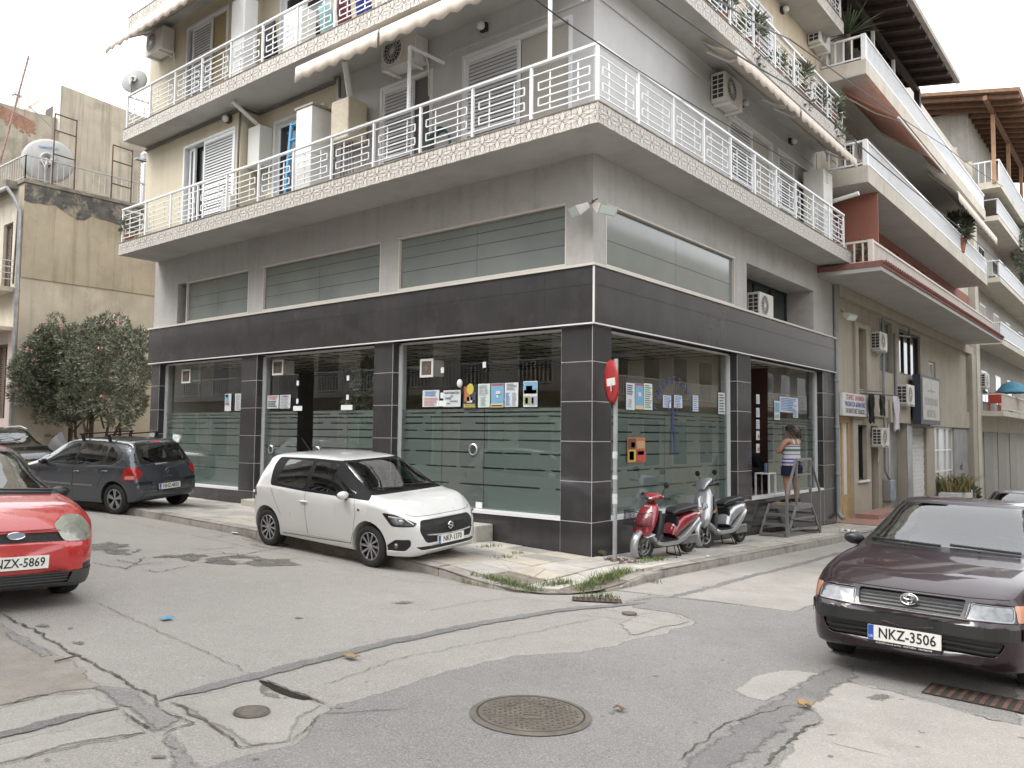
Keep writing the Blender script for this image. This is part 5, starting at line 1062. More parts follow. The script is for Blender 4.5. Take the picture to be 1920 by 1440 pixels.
ol = thing('oleander_tree', 'large oleander with pink flowers beside the cream gable', 'tree', (PY(190, 818, YT).x, YT, SZ(-16, 0)), world=True)
base = Vector(ol.location); cl = []; qq = random.Random(4)
for (x, y, rx, rz) in ((95, 640, .9, .55), (70, 665, .8, .5), (55, 700, .9, .55), (45, 735, .7, .45), (100, 690, 1.0, .6), (90, 740, .9, .5), (140, 640, .9, .55), (150, 700, 1.0, .6), (145, 750, .9, .45), (190, 630, 1.0, .55), (200, 690, 1.1, .65), (200, 750, .9, .5), (235, 650, .8, .6), (250, 700, .8, .6), (245, 755, .7, .5), (262, 640, .5, .4), (105, 605, .4, .3), (200, 603, .45, .28), (225, 605, .4, .28), (125, 785, .6, .25), (225, 790, .6, .25), (80, 780, .5, .25), (40, 680, .45, .3), (112, 655, .8, .6), (118, 705, .8, .6), (115, 752, .7, .5), (170, 665, .8, .6), (170, 725, .8, .5)):
    for dy in (-.5, .6):
        p = PY(x, y, YT+dy*rx)
        if p.x < -20.7+dy*.3: p = PX(x, y, -20.7+dy*.3)
        cl.append((p.x, p.y, p.z, rx*.62, rx*.6, rz*.92))
b = B()
for i, (sx, ex) in enumerate(((0, -2.4), (.15, -1.0), (.3, .2), (.7, 1.3), (.85, .8))):
    p = base+Vector((sx-.4, 0, -.1)); pts = [p]; 
    for k in range(1, 6): pts.append(p+Vector((ex*(k/5)**1.3+qq.uniform(-.06, .06), qq.uniform(-.3, .3)*k/5, 2.2*k/5+.1)))
    b.tube(pts, [.075*(1-.13*k) for k in range(6)], 7)
    for m_ in range(7):
        s = pts[3].lerp(pts[5], m_/7); c = qq.choice(cl); e = Vector(c[:3])
        if (e-s).length < 2.4: b.tube([s, s.lerp(e, .5)+Vector((0, 0, .1)), e], [.03, .02, .008], 5)
ob('trunk', b, BARK, ol, smooth=60)
put('crown', leaves_mesh('crown', cl, 11500, .155, [LEAF, LEAF_D, PINKF], 11, .20, .5, .007), ol)
def yucca(label, p, r, n, seed):
    t = thing('yucca', label, 'plant', tuple(p), world=True); q = random.Random(seed); b = B()
    for i in range(n):
        a = q.uniform(0, 6.3); el = q.uniform(.05, 1.3); d = Vector((math.cos(a)*math.cos(el), math.sin(a)*math.cos(el), math.sin(el))); s = d.cross(Vector((0, 0, 1))).normalized()*.025; l = r*q.uniform(.7, 1.1); e = p+d*l-Vector((0, 0, .12*l*(1-math.sin(el)))); m_ = p+d*l*.5; b.mi = i % 2; b.add([p-s*.5, p+s*.5, m_+s, e, m_-s], [(0, 1, 2), (0, 2, 4), (4, 2, 3)])
    put('leaves', b.mesh('leaves', [LEAF_D, mat('yucca_leaf', (.07, .11, .05), .5, var=.3)], fix=False), t); c = B(); c.tube([p-Vector((0, 0, .9)), p], .07, 7); ob('stem', c, BARK, t); return t
yucca('spiky yucca left of the oleander trunks behind the fence', PY(133, 796, 1.1), .85, 90, 1); yucca('spiky yucca against the oleander trunks behind the grey car', PY(172, 790, 1.3), .7, 70, 2)
bs_ = thing('bush', 'low dark leafy bush behind the black car', 'bush', tuple(PY(75, 815, .9)), world=True); p = PY(72, 808, .9); put('foliage', leaves_mesh('foliage', [(p.x, p.y, p.z, .6, .5, .35), (p.x+.6, p.y, p.z-.1, .5, .4, .3)], 500, .14, [LEAF_D, LEAF], 5, .4), bs_)
fe = thing('low_fence', 'low weathered slat fence in front of the oleander', 'fence', (-16, .35, .4), world=True)
for i, x in enumerate(np.arange(-21.2, -13.4, .16)): b = B(); b.box((x, .3, SZ(x, 0)-.05), (x+.07, .33, SZ(x, 0)+.95+.03*math.sin(i*2.3))); ob('slat', b, mat('weathered_slat', (.23, .20, .16), .85, var=.25, vs=3), fe)
b = B(); b.box((-21.2, .331, 1.2), (-13.4, .37, 1.27)); b.box((-21.2, .331, .7), (-13.4, .37, .77)); ob('rail', b, MATS['weathered_slat'], fe)
b = B(); b.box((-21.4, .5, .0), (-13.4, 12, SZ(-17, 0)-.05)); ob('planting_soil', b, mat('dry_soil', (.16, .12, .085), 1., var=.3, vs=3, bump=.8, bs=20), kind='structure')
lettering('SK', .55, GRB, (GX+.006, 3.1, 1.35), (0, 1, 0), (0, 0, 1), lb, .01)
# ---------------------------------------------------------------- blocks across the streets (seen as reflections)
def block(name, label, x0, x1, y0, y1, zt, m, faces, seed):
    t = thing(name, label, 'building', ((x0+x1)/2, (y0+y1)/2, 0), world=True); b = B(); b.box((x0, y0, -3), (x1, y1, zt)); ob('wall', b, m, t); q = random.Random(seed)
    for (ax, p, u0, u1, s) in faces:
        for fl, z in enumerate(np.arange(.4, zt-2.2, 2.95)):
            w = B(); g = B(); sl = B(); rl = B()
            def bx(bb, a, c, za, zb, d0, d1):
                if ax == 'y': bb.box((a, p+s*d0, za), (c, p+s*d1, zb))
                else: bb.box((p+s*d0, a, za), (p+s*d1, c, zb))
            for u in np.arange(u0+.8, u1-2, 2.7):
                k = q.random(); bx(w, u, u+1.5, z+.1, z+2.2, .0, .03); bx(g, u+.08, u+1.42, z+.15, z+2.12, .031, .036)
            ob('window', g, DKG if fl % 2 else SHADE_D, ob('window_frame', w, ALU_W, t))
            if fl > 0:
                bx(sl, u0, u1, z-.12, z+.08, .0, 1.0); so = ob('balcony', sl, SOFFIT, t); bx(rl, u0, u1, z+.85, z+.9, .95, 1.0); bx(rl, u0, u1, z+.12, z+.16, .95, 1.0)
                for u in np.arange(u0, u1, .17): bx(rl, u, u+.04, z+.16, z+.85, .965, .985)
                ob('railing', rl, WHITE_R, so)
    return t
block('apartment_building', 'beige balconied block across the street, mirrored in the left shop windows', -38, .0, -24, -10.6, 13.2, BEIGE3, [('y', -10.6, -38, .0, 1)], 1)
block('apartment_building', 'pale balconied block across the side street, mirrored in the right shop windows', 10.6, 22, 1., 60, 10.4, BEIGE3, [('x', 10.6, 1., 60, -1)], 2)
block('apartment_building', 'cream house behind the viewer, mirrored in the corner tiles', 9.0, 24, -40, -11.2, 11.4, CREAMW, [('x', 9.0, -40, -11.2, -1)], 3)
# ---------------------------------------------------------------- cars: lofted shells with cut-out glass, lamps and arches
def pchip(tab, x):
    X = np.array([t[0] for t in tab], float); Yv = np.array([t[1] for t in tab], float); x = np.clip(np.asarray(x, float), X[0], X[-1])
    h = np.diff(X); d = np.diff(Yv)/h; m = np.zeros(len(X)); m[0], m[-1] = d[0], d[-1]
    for i in range(1, len(X)-1):
        if d[i-1]*d[i] > 0: w1, w2 = 2*h[i]+h[i-1], h[i]+2*h[i-1]; m[i] = (w1+w2)/(w1/d[i-1]+w2/d[i])
    k = np.clip(np.searchsorted(X, x)-1, 0, len(h)-1); t = (x-X[k])/h[k]
    return (2*t**3-3*t**2+1)*Yv[k]+(t**3-2*t**2+t)*h[k]*m[k]+(-2*t**3+3*t**2)*Yv[k+1]+(t**3-t**2)*h[k]*m[k+1]
def shell(c):
    """body surface as a grid: stations along x, half section bottom-centre to top-centre, mirrored"""
    L = c['L']; a = np.linspace(0, 1, c.get('ns', 84)); xs = -L/2*np.cos(a*math.pi)*.45+(a-.5)*L*.55
    zt, zs, w, wt, zb = (pchip(c[k], xs) for k in ('top', 'belt', 'wid', 'topw', 'bot'))
    rows = []
    for i, x in enumerate(xs):
        T, S, W, U, Bz = zt[i], min(zs[i], zt[i]-.035), w[i], wt[i], zb[i]; H = S-Bz; sec = [(0, Bz), (W*.55, Bz), (W*.90, Bz), (W*.965, Bz+.02), (W*.985, Bz+.07), (W*.995, Bz+.3*H), (W, Bz+.55*H), (W*.998, Bz+.78*H), (W*.985, S-.035), (W*.962, S)]
        e = max(.02, min(.075, (T-S)*.3)); z1 = T-e; u1 = min(U, W*.95)
        for k in range(1, 6): t = k/6; bul = .025*math.sin(math.pi*t)*min(1, (T-S)/.3); sec.append((W*.962+(u1-W*.962)*t+bul, S+(z1-S)*t))
        sec += [(u1, z1), (u1*.965, z1+e*.45), (u1*.9, z1+e*.72), (u1*.75, z1+e*.9), (u1*.4, T-e*.02), (0, T)]
        rows.append([(x, y, z) for y, z in sec])
    def warp(p):
        x, y, z = p
        if x > c['xa']: t = (x-c['xa'])/(L/2-c['xa']); x += float(np.interp(z, *zip(*c['nose'])))*t*t*(3-2*t)
        if x < -c['xb']: t = (-x-c['xb'])/(L/2-c['xb']); x -= float(np.interp(z, *zip(*c['tail'])))*t*t*(3-2*t)
        return (x, y, z)
    rows = [[warp(p) for p in r] for r in rows]
    def shrink(r, s): cz = sum(p[2] for p in r)/len(r); return [(p[0]+(.004 if p[0] > 0 else -.004)*(1-s), p[1]*s, cz+(p[2]-cz)*s) for p in r]
    rows = [shrink(rows[0], .02), shrink(rows[0], .5)]+rows+[shrink(rows[-1], .5), shrink(rows[-1], .02)]
    n = len(rows[0]); bm = bmesh.new(); g = []
    for r in rows: g.append([bm.verts.new(p) for p in r]+[bm.verts.new((p[0], -p[1], p[2])) for p in r[1:-1][::-1]])
    m = len(g[0])
    for i in range(len(g)-1):
        for j in range(m): bm.faces.new((g[i][j], g[i][(j+1) % m], g[i+1][(j+1) % m], g[i+1][j]))
    bm.faces.new(g[0]); bm.faces.new(g[-1][::-1]); bmesh.ops.recalc_face_normals(bm, faces=bm.faces[:]); return bm
def bm_obj(name, bm, mats, parent=None, smooth=35):
    me = bpy.data.meshes.new(name); bm.to_mesh(me); bm.free()
    for m in mats: me.materials.append(m)
    me.polygons.foreach_set('use_smooth', [True]*len(me.polygons)); me.set_sharp_from_angle(angle=R(smooth)); return put(name, me, parent)
def rounded(poly, r, n=3):
    out = []; k = len(poly)
    for i in range(k):
        p, a, c = Vector(poly[i]), Vector(poly[i-1]), Vector(poly[(i+1) % k]); d0, d1 = (a-p), (c-p); rr = min(r, d0.length*.4, d1.length*.4); s, e = p+d0.normalized()*rr, p+d1.normalized()*rr
        out += [tuple(s*(1-t)**2+p*2*t*(1-t)+e*t*t) for t in [j/n for j in range(n+1)]]
    return out
def basis(A, side): d = Vector((math.cos(A), side*math.sin(A), 0)); U = Vector((-math.sin(A), side*math.cos(A), 0)); return d, U
def extract(bm, A, side, poly, pred=None, facing=.08, rnd=.03):
    """cut the polygon (u,z in the view from azimuth A) out of the skin and return it as its own bmesh"""
    poly = rounded(poly, rnd) if rnd else poly; d, U = basis(A, side); cen = sum((Vector(p) for p in poly), Vector((0, 0)))/len(poly)
    us = [p[0] for p in poly]; zs = [p[1] for p in poly]; bb = (min(us)-.15, max(us)+.15, min(zs)-.15, max(zs)+.15); nrm = {}
    def ok(f):
        if f.normal.dot(d) < facing: return False
        c = f.calc_center_median(); u = c.dot(U); return bb[0] < u < bb[1] and bb[2] < c.z < bb[3] and (pred is None or pred(c))
    bm.normal_update()
    for i in range(len(poly)):
        p, q = Vector(poly[i]), Vector(poly[(i+1) % len(poly)]); e = q-p
        if e.length < 1e-5: continue
        nn = Vector((e.y, -e.x)).normalized()
        if nn.dot(cen-p) > 0: nn = -nn
        fs = [f for f in bm.faces if ok(f)]; geom = list({*fs, *[x for f in fs for x in f.edges], *[v for f in fs for v in f.verts]})
        bmesh.ops.bisect_plane(bm, geom=geom, plane_co=U*p.x+Vector((0, 0, p.y)), plane_no=U*nn.x+Vector((0, 0, nn.y)), dist=1e-5)
    def inside(c):
        u = c.dot(U)
        for i in range(len(poly)):
            p, q = Vector(poly[i]), Vector(poly[(i+1) % len(poly)]); e = q-p
            if e.length < 1e-5: continue
            nn = Vector((e.y, -e.x)).normalized()
            if nn.dot(cen-p) > 0: nn = -nn
            if nn.dot(Vector((u, c.z))-p) > 1e-5: return False
        return True
    bm.normal_update(); sel = [f for f in bm.faces if ok(f) and inside(f.calc_center_median())]
    out = bmesh.new(); vm = {}
    for f in sel:
        vv = []
        for v in f.verts:
            if v not in vm: vm[v] = out.verts.new(v.co); vm[v].normal = v.normal
            vv.append(vm[v])
        try: out.faces.new(vv)
        except ValueError: pass
    bmesh.ops.delete(bm, geom=sel, context='FACES'); out.normal_update(); return out
def push(bm, off):
    bm.normal_update(); n = {v: v.normal.copy() for v in bm.verts}
    for v in bm.verts: v.co += n[v]*off
    return bm
def hit(bvh, A, side, u, z, off=0.):
    d, U = basis(A, side); o = U*u+Vector((0, 0, z))+d*4; r = bvh.ray_cast(o, -d)
    return (r[0]+r[1]*off, r[1]) if r[0] is not None else (None, None)
def seam(bvh, A, side, pts, wd=.006, off=.0015, step=.03):
    b = B(); line = []; d_ = basis(A, side)[0]
    for i in range(len(pts)-1):
        a, c = Vector(pts[i]), Vector(pts[i+1]); n = max(1, int((c-a).length/step)); line += [a.lerp(c, k/n) for k in range(n)]
    line.append(Vector(pts[-1])); vs = []
    P = [(h+(d_ if wd > .02 else n)*off, n) for h, n in (hit(bvh, A, side, p.x, p.y, 0.) for p in line) if h is not None]
    for i, (h, n) in enumerate(P):
        t = (P[min(i+1, len(P)-1)][0]-P[max(i-1, 0)][0]).normalized(); s = (Vector((0, 0, 1)) if abs(t.z) < .45 and wd > .008 else t.cross(n)).normalized()*wd/2; h = h if wd < .02 else h+d_*max(0, off*.6); vs += [h+s, h-s]
    b.add(vs, [(2*i, 2*i+1, 2*i+3, 2*i+2) for i in range(len(P)-1)]); return b
TYRE_PROF = lambda r, w: [(r*.66, -w*.42), (r*.74, -w*.48), (r*.90, -w*.5), (r*.965, -w*.44), (r*.99, -w*.34), (r, -w*.2), (r, -w*.17), (r*.985, -w*.165), (r*.985, -w*.135), (r, -w*.13), (r, -w*.02), (r*.985, -w*.015), (r*.985, w*.015), (r, w*.02), (r, w*.13), (r*.985, w*.135), (r*.985, w*.165), (r, w*.17), (r, w*.2), (r*.99, w*.34), (r*.965, w*.44), (r*.90, w*.5), (r*.74, w*.48), (r*.66, w*.42)]
RIM = mat('alloy_rim', (.42, .42, .43), .3, .85, var=.08); RIM_D = mat('dark_alloy', (.03, .03, .032), .4, .5)
def wheel(parent, x, y, r, w, spokes, rim=RIM, twist=0., double=False, steer=0.):
    s = 1 if y > 0 else -1; b = B(); b.lathe(TYRE_PROF(r, w), (0, 0, 0), 'y', 40); o = ob('wheel', b, RUBBER, parent, smooth=40); o.location = (x, y, r); o.rotation_euler = (0, 0, steer)
    b = B(); b.lathe([(r*.68, -s*w*.4), (r*.68, s*w*.40), (r*.66, s*w*.44), (r*.62, s*w*.42), (r*.615, s*w*.30)], (0, 0, 0), 'y', 40); b.lathe([(.001, s*w*.40), (r*.06, s*w*.40), (r*.1, s*w*.37), (r*.12, s*w*.30)], (0, 0, 0), 'y', 16)
    c_sp = r*.36/spokes*1.55
    for k in range(spokes):
        for dd in ((-.09, .09) if double else (0,)):
            a = k*2*math.pi/spokes; a1 = a+twist+dd*1.6; a0 = a+dd*.6; t0, t1 = c_sp*.72, c_sp
            p0 = Vector((math.sin(a0)*r*.08, s*w*.36, math.cos(a0)*r*.08)); p1 = Vector((math.sin(a1)*r*.63, s*w*.40, math.cos(a1)*r*.63)); dv = (p1-p0).normalized(); sd = dv.cross(Vector((0, 1, 0))).normalized(); bk = Vector((0, -s*.05, 0)); ww = (.5 if double else 1.)
            b.loft([[p0-sd*t0*ww, p0+sd*t0*ww, p0+sd*t0*ww+bk, p0-sd*t0*ww+bk], [p1-sd*t1*ww, p1+sd*t1*ww, p1+sd*t1*ww+bk, p1-sd*t1*ww+bk]])
    rm = ob('rim', b, rim, o, smooth=40)
    b = B(); b.lathe([(r*.614, s*w*.31), (r*.60, s*w*.12), (r*.60, -s*w*.4)], (0, 0, 0), 'y', 32); b.lathe([(.001, s*w*.1), (r*.42, s*w*.1), (r*.42, s*w*.05)], (0, 0, 0), 'y', 24); b.lathe([(.001, -s*w*.1), (r*.64, -s*w*.1)], (0, 0, 0), 'y', 24); ob('brake_disc', b, RIM_D, o); return o
CARGLASS = glass('car_glass', (.46, .51, .49), ior=2.15); CARGLASS_S = glass('clear_car_glass', (.42, .47, .46), ior=1.8); CARGLASS_D = glass('tinted_car_glass', (.16, .18, .18), ior=2.0); LENS = glass('lamp_lens', (.92, .93, .93), ior=1.5)
LAMPR = mat('red_lamp', (.34, .008, .010), .12, coat=.6); LAMPC = mat('lamp_reflector', (.15, .155, .16), .22, .75, coat=1., var=.35, vs=22); LAMPO = mat('amber_lamp', (.40, .19, .11), .15, coat=.5); CHROME = mat('chrome', (.75, .75, .76), .08, 1.)
SEAT = mat('car_seat_cloth', (.035, .036, .04), .9); DASH = mat('dashboard', (.02, .02, .022), .6); UNDER = mat('underbody', (.012, .012, .012), .9); TRIM = mat('car_black_trim', (.012, .012, .013), .35); PILL = mat('pillar_black', (.010, .010, .011), .65, spec=.15); SEAM = mat('panel_gap', (.01, .01, .01), .9); PLATE_W = mat('plate_white', (.72, .72, .68), .4); PLATE_B = mat('plate_blue', (.02, .08, .38), .4)
def ellipsoid(b, c, r, n=14, m=9):
    rows = [[(c[0]+r[0]*math.sin(math.pi*i/m)*math.cos(2*math.pi*j/n), c[1]+r[1]*math.sin(math.pi*i/m)*math.sin(2*math.pi*j/n), c[2]+r[2]*math.cos(math.pi*i/m)) for j in range(n)] for i in range(m+1)]
    rows[0] = [(c[0]+1e-4*math.cos(2*math.pi*j/n), c[1]+1e-4*math.sin(2*math.pi*j/n), c[2]+r[2]) for j in range(n)]; rows[-1] = [(c[0]+1e-4*math.cos(2*math.pi*j/n), c[1]+1e-4*math.sin(2*math.pi*j/n), c[2]-r[2]) for j in range(n)]
    return b.loft(rows)
def car(name, label, cat, c, loc, rot, scale=1.):
    t = thing(name, label, cat, loc, rot=rot); t.scale = (scale,)*3; P = c['paint']; bm = shell(c); r = c['r']
    tmp = bm_obj('tmp', bm, [P, UNDER]); cut = B(); cut.mi = 0
    for ax, rr in ((c['fa'], r*1.17), (c['ra'], r*1.17)):
        for s in (1, -1): cut.lathe([(.001, s*.50), (rr, s*.50), (rr, s*1.3), (.001, s*1.3)], (ax, 0, r*1.03), 'y', 36)
    co = ob('cut', cut, UNDER); md = tmp.modifiers.new('b', 'BOOLEAN'); md.object = co; md.operation = 'DIFFERENCE'; md.solver = 'EXACT'; md.material_mode = 'TRANSFER'
    dg = bpy.context.evaluated_depsgraph_get(); me = bpy.data.meshes.new_from_object(tmp.evaluated_get(dg)); bm = bmesh.new(); bm.from_mesh(me); mats = list(me.materials)
    for o in (tmp, co): bpy.data.objects.remove(o)
    bmesh.ops.dissolve_degenerate(bm, dist=1e-5, edges=bm.edges[:]); bvh = BVHTree.FromBMesh(bm)
    for (nm, A, sides, poly, m, off, sub, kw) in c['panels']:
        for s in sides:
            q = extract(bm, R(A), s, poly, **kw)
            subs = []
            for (nm2, poly2, m2, off2) in sub: subs.append((nm2, m2, push(extract(q, R(A), s, poly2, rnd=kw.get('rnd', .03)), off2)))
            if m is None: q.free(); o = t
            else: o = bm_obj(nm, push(q, off), [m], t)
            for nm2, m2, q2 in subs: bm_obj(nm2, q2, [m2], o)
    o = bm_obj('body', bm, mats, t); o.data.materials.clear(); [o.data.materials.append(m) for m in (mats if mats else [P])]
    md = o.modifiers.new('s', 'SOLIDIFY'); md.thickness = .012; md.offset = -1
    for (nm, A, sides, pts, wd, m, off) in c['seams']:
        for s in sides: b = seam(bvh, R(A), s, pts, wd, off); ob(nm, b, m, o if nm == 'panel_gap' else t)
    for x, st in ((c['fa'], c.get('steer', 0.)), (c['ra'], 0.)):
        for s in (1, -1): wheel(t, x, s*c['track'], r, c.get('tw', .19), c['spokes'], c.get('rim', RIM), c.get('twist', 0.), c.get('double', False), st)
    for s in (1, -1):      # mirrors
        x, y, z = c['mirror']; b = B(); ellipsoid(b, (x, s*(y+.08), z), (.06, .10, .062)); mo = ob('door_mirror', b, c.get('mirror_mat', P), t, smooth=50); b = B(); b.bar((x-.0, s*(y-.03), z-.05), (x, s*(y+.06), z-.04), .05, .04); ob('mirror_stalk', b, TRIM, mo); b = B(); ellipsoid(b, (x-.042, s*(y+.085), z), (.025, .084, .05)); ob('mirror_glass', b, BLACK_GL, mo, smooth=50)
        for hx, hz in c['handles']:
            h, n = hit(bvh, R(90), s, -hx, hz, .012)
            if h is not None: b = B(); ellipsoid(b, h, (.095, .016, .02), 12, 6); ob('door_handle', b, c.get('handle_mat', P), t, smooth=60)
    # cabin
    fx, fz = c['seat']; b = B(); b.box((c['ra']+.45, -.62, .30), (c['fa']-.42, .62, .34)); ob('cabin_floor', b, UNDER, t)
    for sx in (fx, fx-.85):
        for s in ((1, -1) if sx == fx else (1, 0, -1)):
            b = B(); y = s*.36 if sx == fx else s*.4; rings = []
            for k, (hz, dx, wd, th) in enumerate(((.5, 0, .24, .07), (.7, -.05, .245, .075), (.9, -.11, .23, .06), (1.02, -.14, .2, .045), (1.06, -.15, .09, .035), (1.10, -.155, .12, .04), (1.22, -.17, .12, .035), (1.25, -.175, .08, .02))):
                z = hz*fz; rings.append([(sx+dx-th, y-wd, z), (sx+dx+th, y-wd*.9, z), (sx+dx+th, y+wd*.9, z), (sx+dx-th, y+wd, z)])
            b.loft(rings); b.box((sx-.02, y-.24, .36), (sx+.46, y+.24, .55)); ob('seat', b, c.get('seat_mat', SEAT), t, smooth=60, bevel=.015)
    dx, dz = c['dash']; b = B(); b.prism([(dx-.30, -.62, dz-.3), (dx-.30, -.62, dz-.05), (dx-.18, -.62, dz+.02), (dx+.25, -.62, dz-.01), (dx+.3, -.62, dz-.3)], (0, 1.24, 0)); ob('dashboard', b, DASH, t, bevel=.02)
    b = B(); M = Matrix.Translation((dx-.42, .36, dz+.01)) @ Matrix.Rotation(R(-65), 4, 'Y'); b.tube([M @ Vector((.18*math.cos(a), .18*math.sin(a), 0)) for a in [k*math.pi/12 for k in range(25)]], .015, 6); b.bar(M @ Vector((-.17, 0, 0)), M @ Vector((.17, 0, 0)), .035); b.bar(M @ Vector((0, 0, 0)), M @ Vector((0, 0, -.2)), .05); ob('steering_wheel', b, TRIM, t)
    # number plates
    for (A, u, z, txt, ang) in c['plates']:
        h, n = hit(bvh, R(A), 1, u, z, .03); d, U = basis(R(A), 1); up = Vector((0, 0, 1)); rt = U
        b = B(); M = frame_mat(h, rt, up); b.add([M @ Vector(q) for q in ((-.262, -.058, -.025), (.262, -.058, -.025), (.262, .058, -.025), (-.262, .058, -.025), (-.262, -.058, 0), (.262, -.058, 0), (.262, .058, 0), (-.262, .058, 0))], [(0, 3, 2, 1), (4, 5, 6, 7), (0, 1, 5, 4), (1, 2, 6, 5), (2, 3, 7, 6), (3, 0, 4, 7)]); pl = ob('number_plate', b, PLATE_W, t)
        put('blue_band', lines_mesh([(-.26, -.056, -.218, .056)], [PLATE_B], h, rt, up, 'blue_band', .0012), pl); lettering('GR', .028, PLATE_W, M @ Vector((-.239, -.03, .0022)), rt, up, pl, 0, .9, .0005)
        lettering(txt, .112, mat('plate_black', (.01, .01, .01), .5), M @ Vector((.022, 0, .0015)), rt, up, pl, .0012, c.get('psq', .80), .0008)
        if ang: put('dealer_strip', lines_mesh([(-.262, -.085, .262, -.06)], [TRIM], h, rt, up, 'dealer_strip', .001), pl); lettering('ALEXIOUcars & service   KASTORIA   2467085758', .019, PLATE_W, M @ Vector((0, -.0725, .002)), rt, up, pl, 0, 1., .0004)
    # wipers
    for (y0, y1, side) in c.get('wipers', ()):
        pts = [hit(bvh, 0., 1, y0+(y1[0]-y0)*k/6, side[0]+(y1[1]-side[0])*k/6, .02)[0] for k in range(7)]
        if all(p is not None for p in pts): b = B(); b.tube(pts, .014, 5); ob('wiper', b, TRIM, t)
    if 'extra' in c: c['extra'](t, bvh)
    return t
def paint(name, col, rough=.25, metal=0., coat=1.): return mat(name, col, rough, metal, coat=coat, var=.03, vs=2)
side_sym = (1, -1)
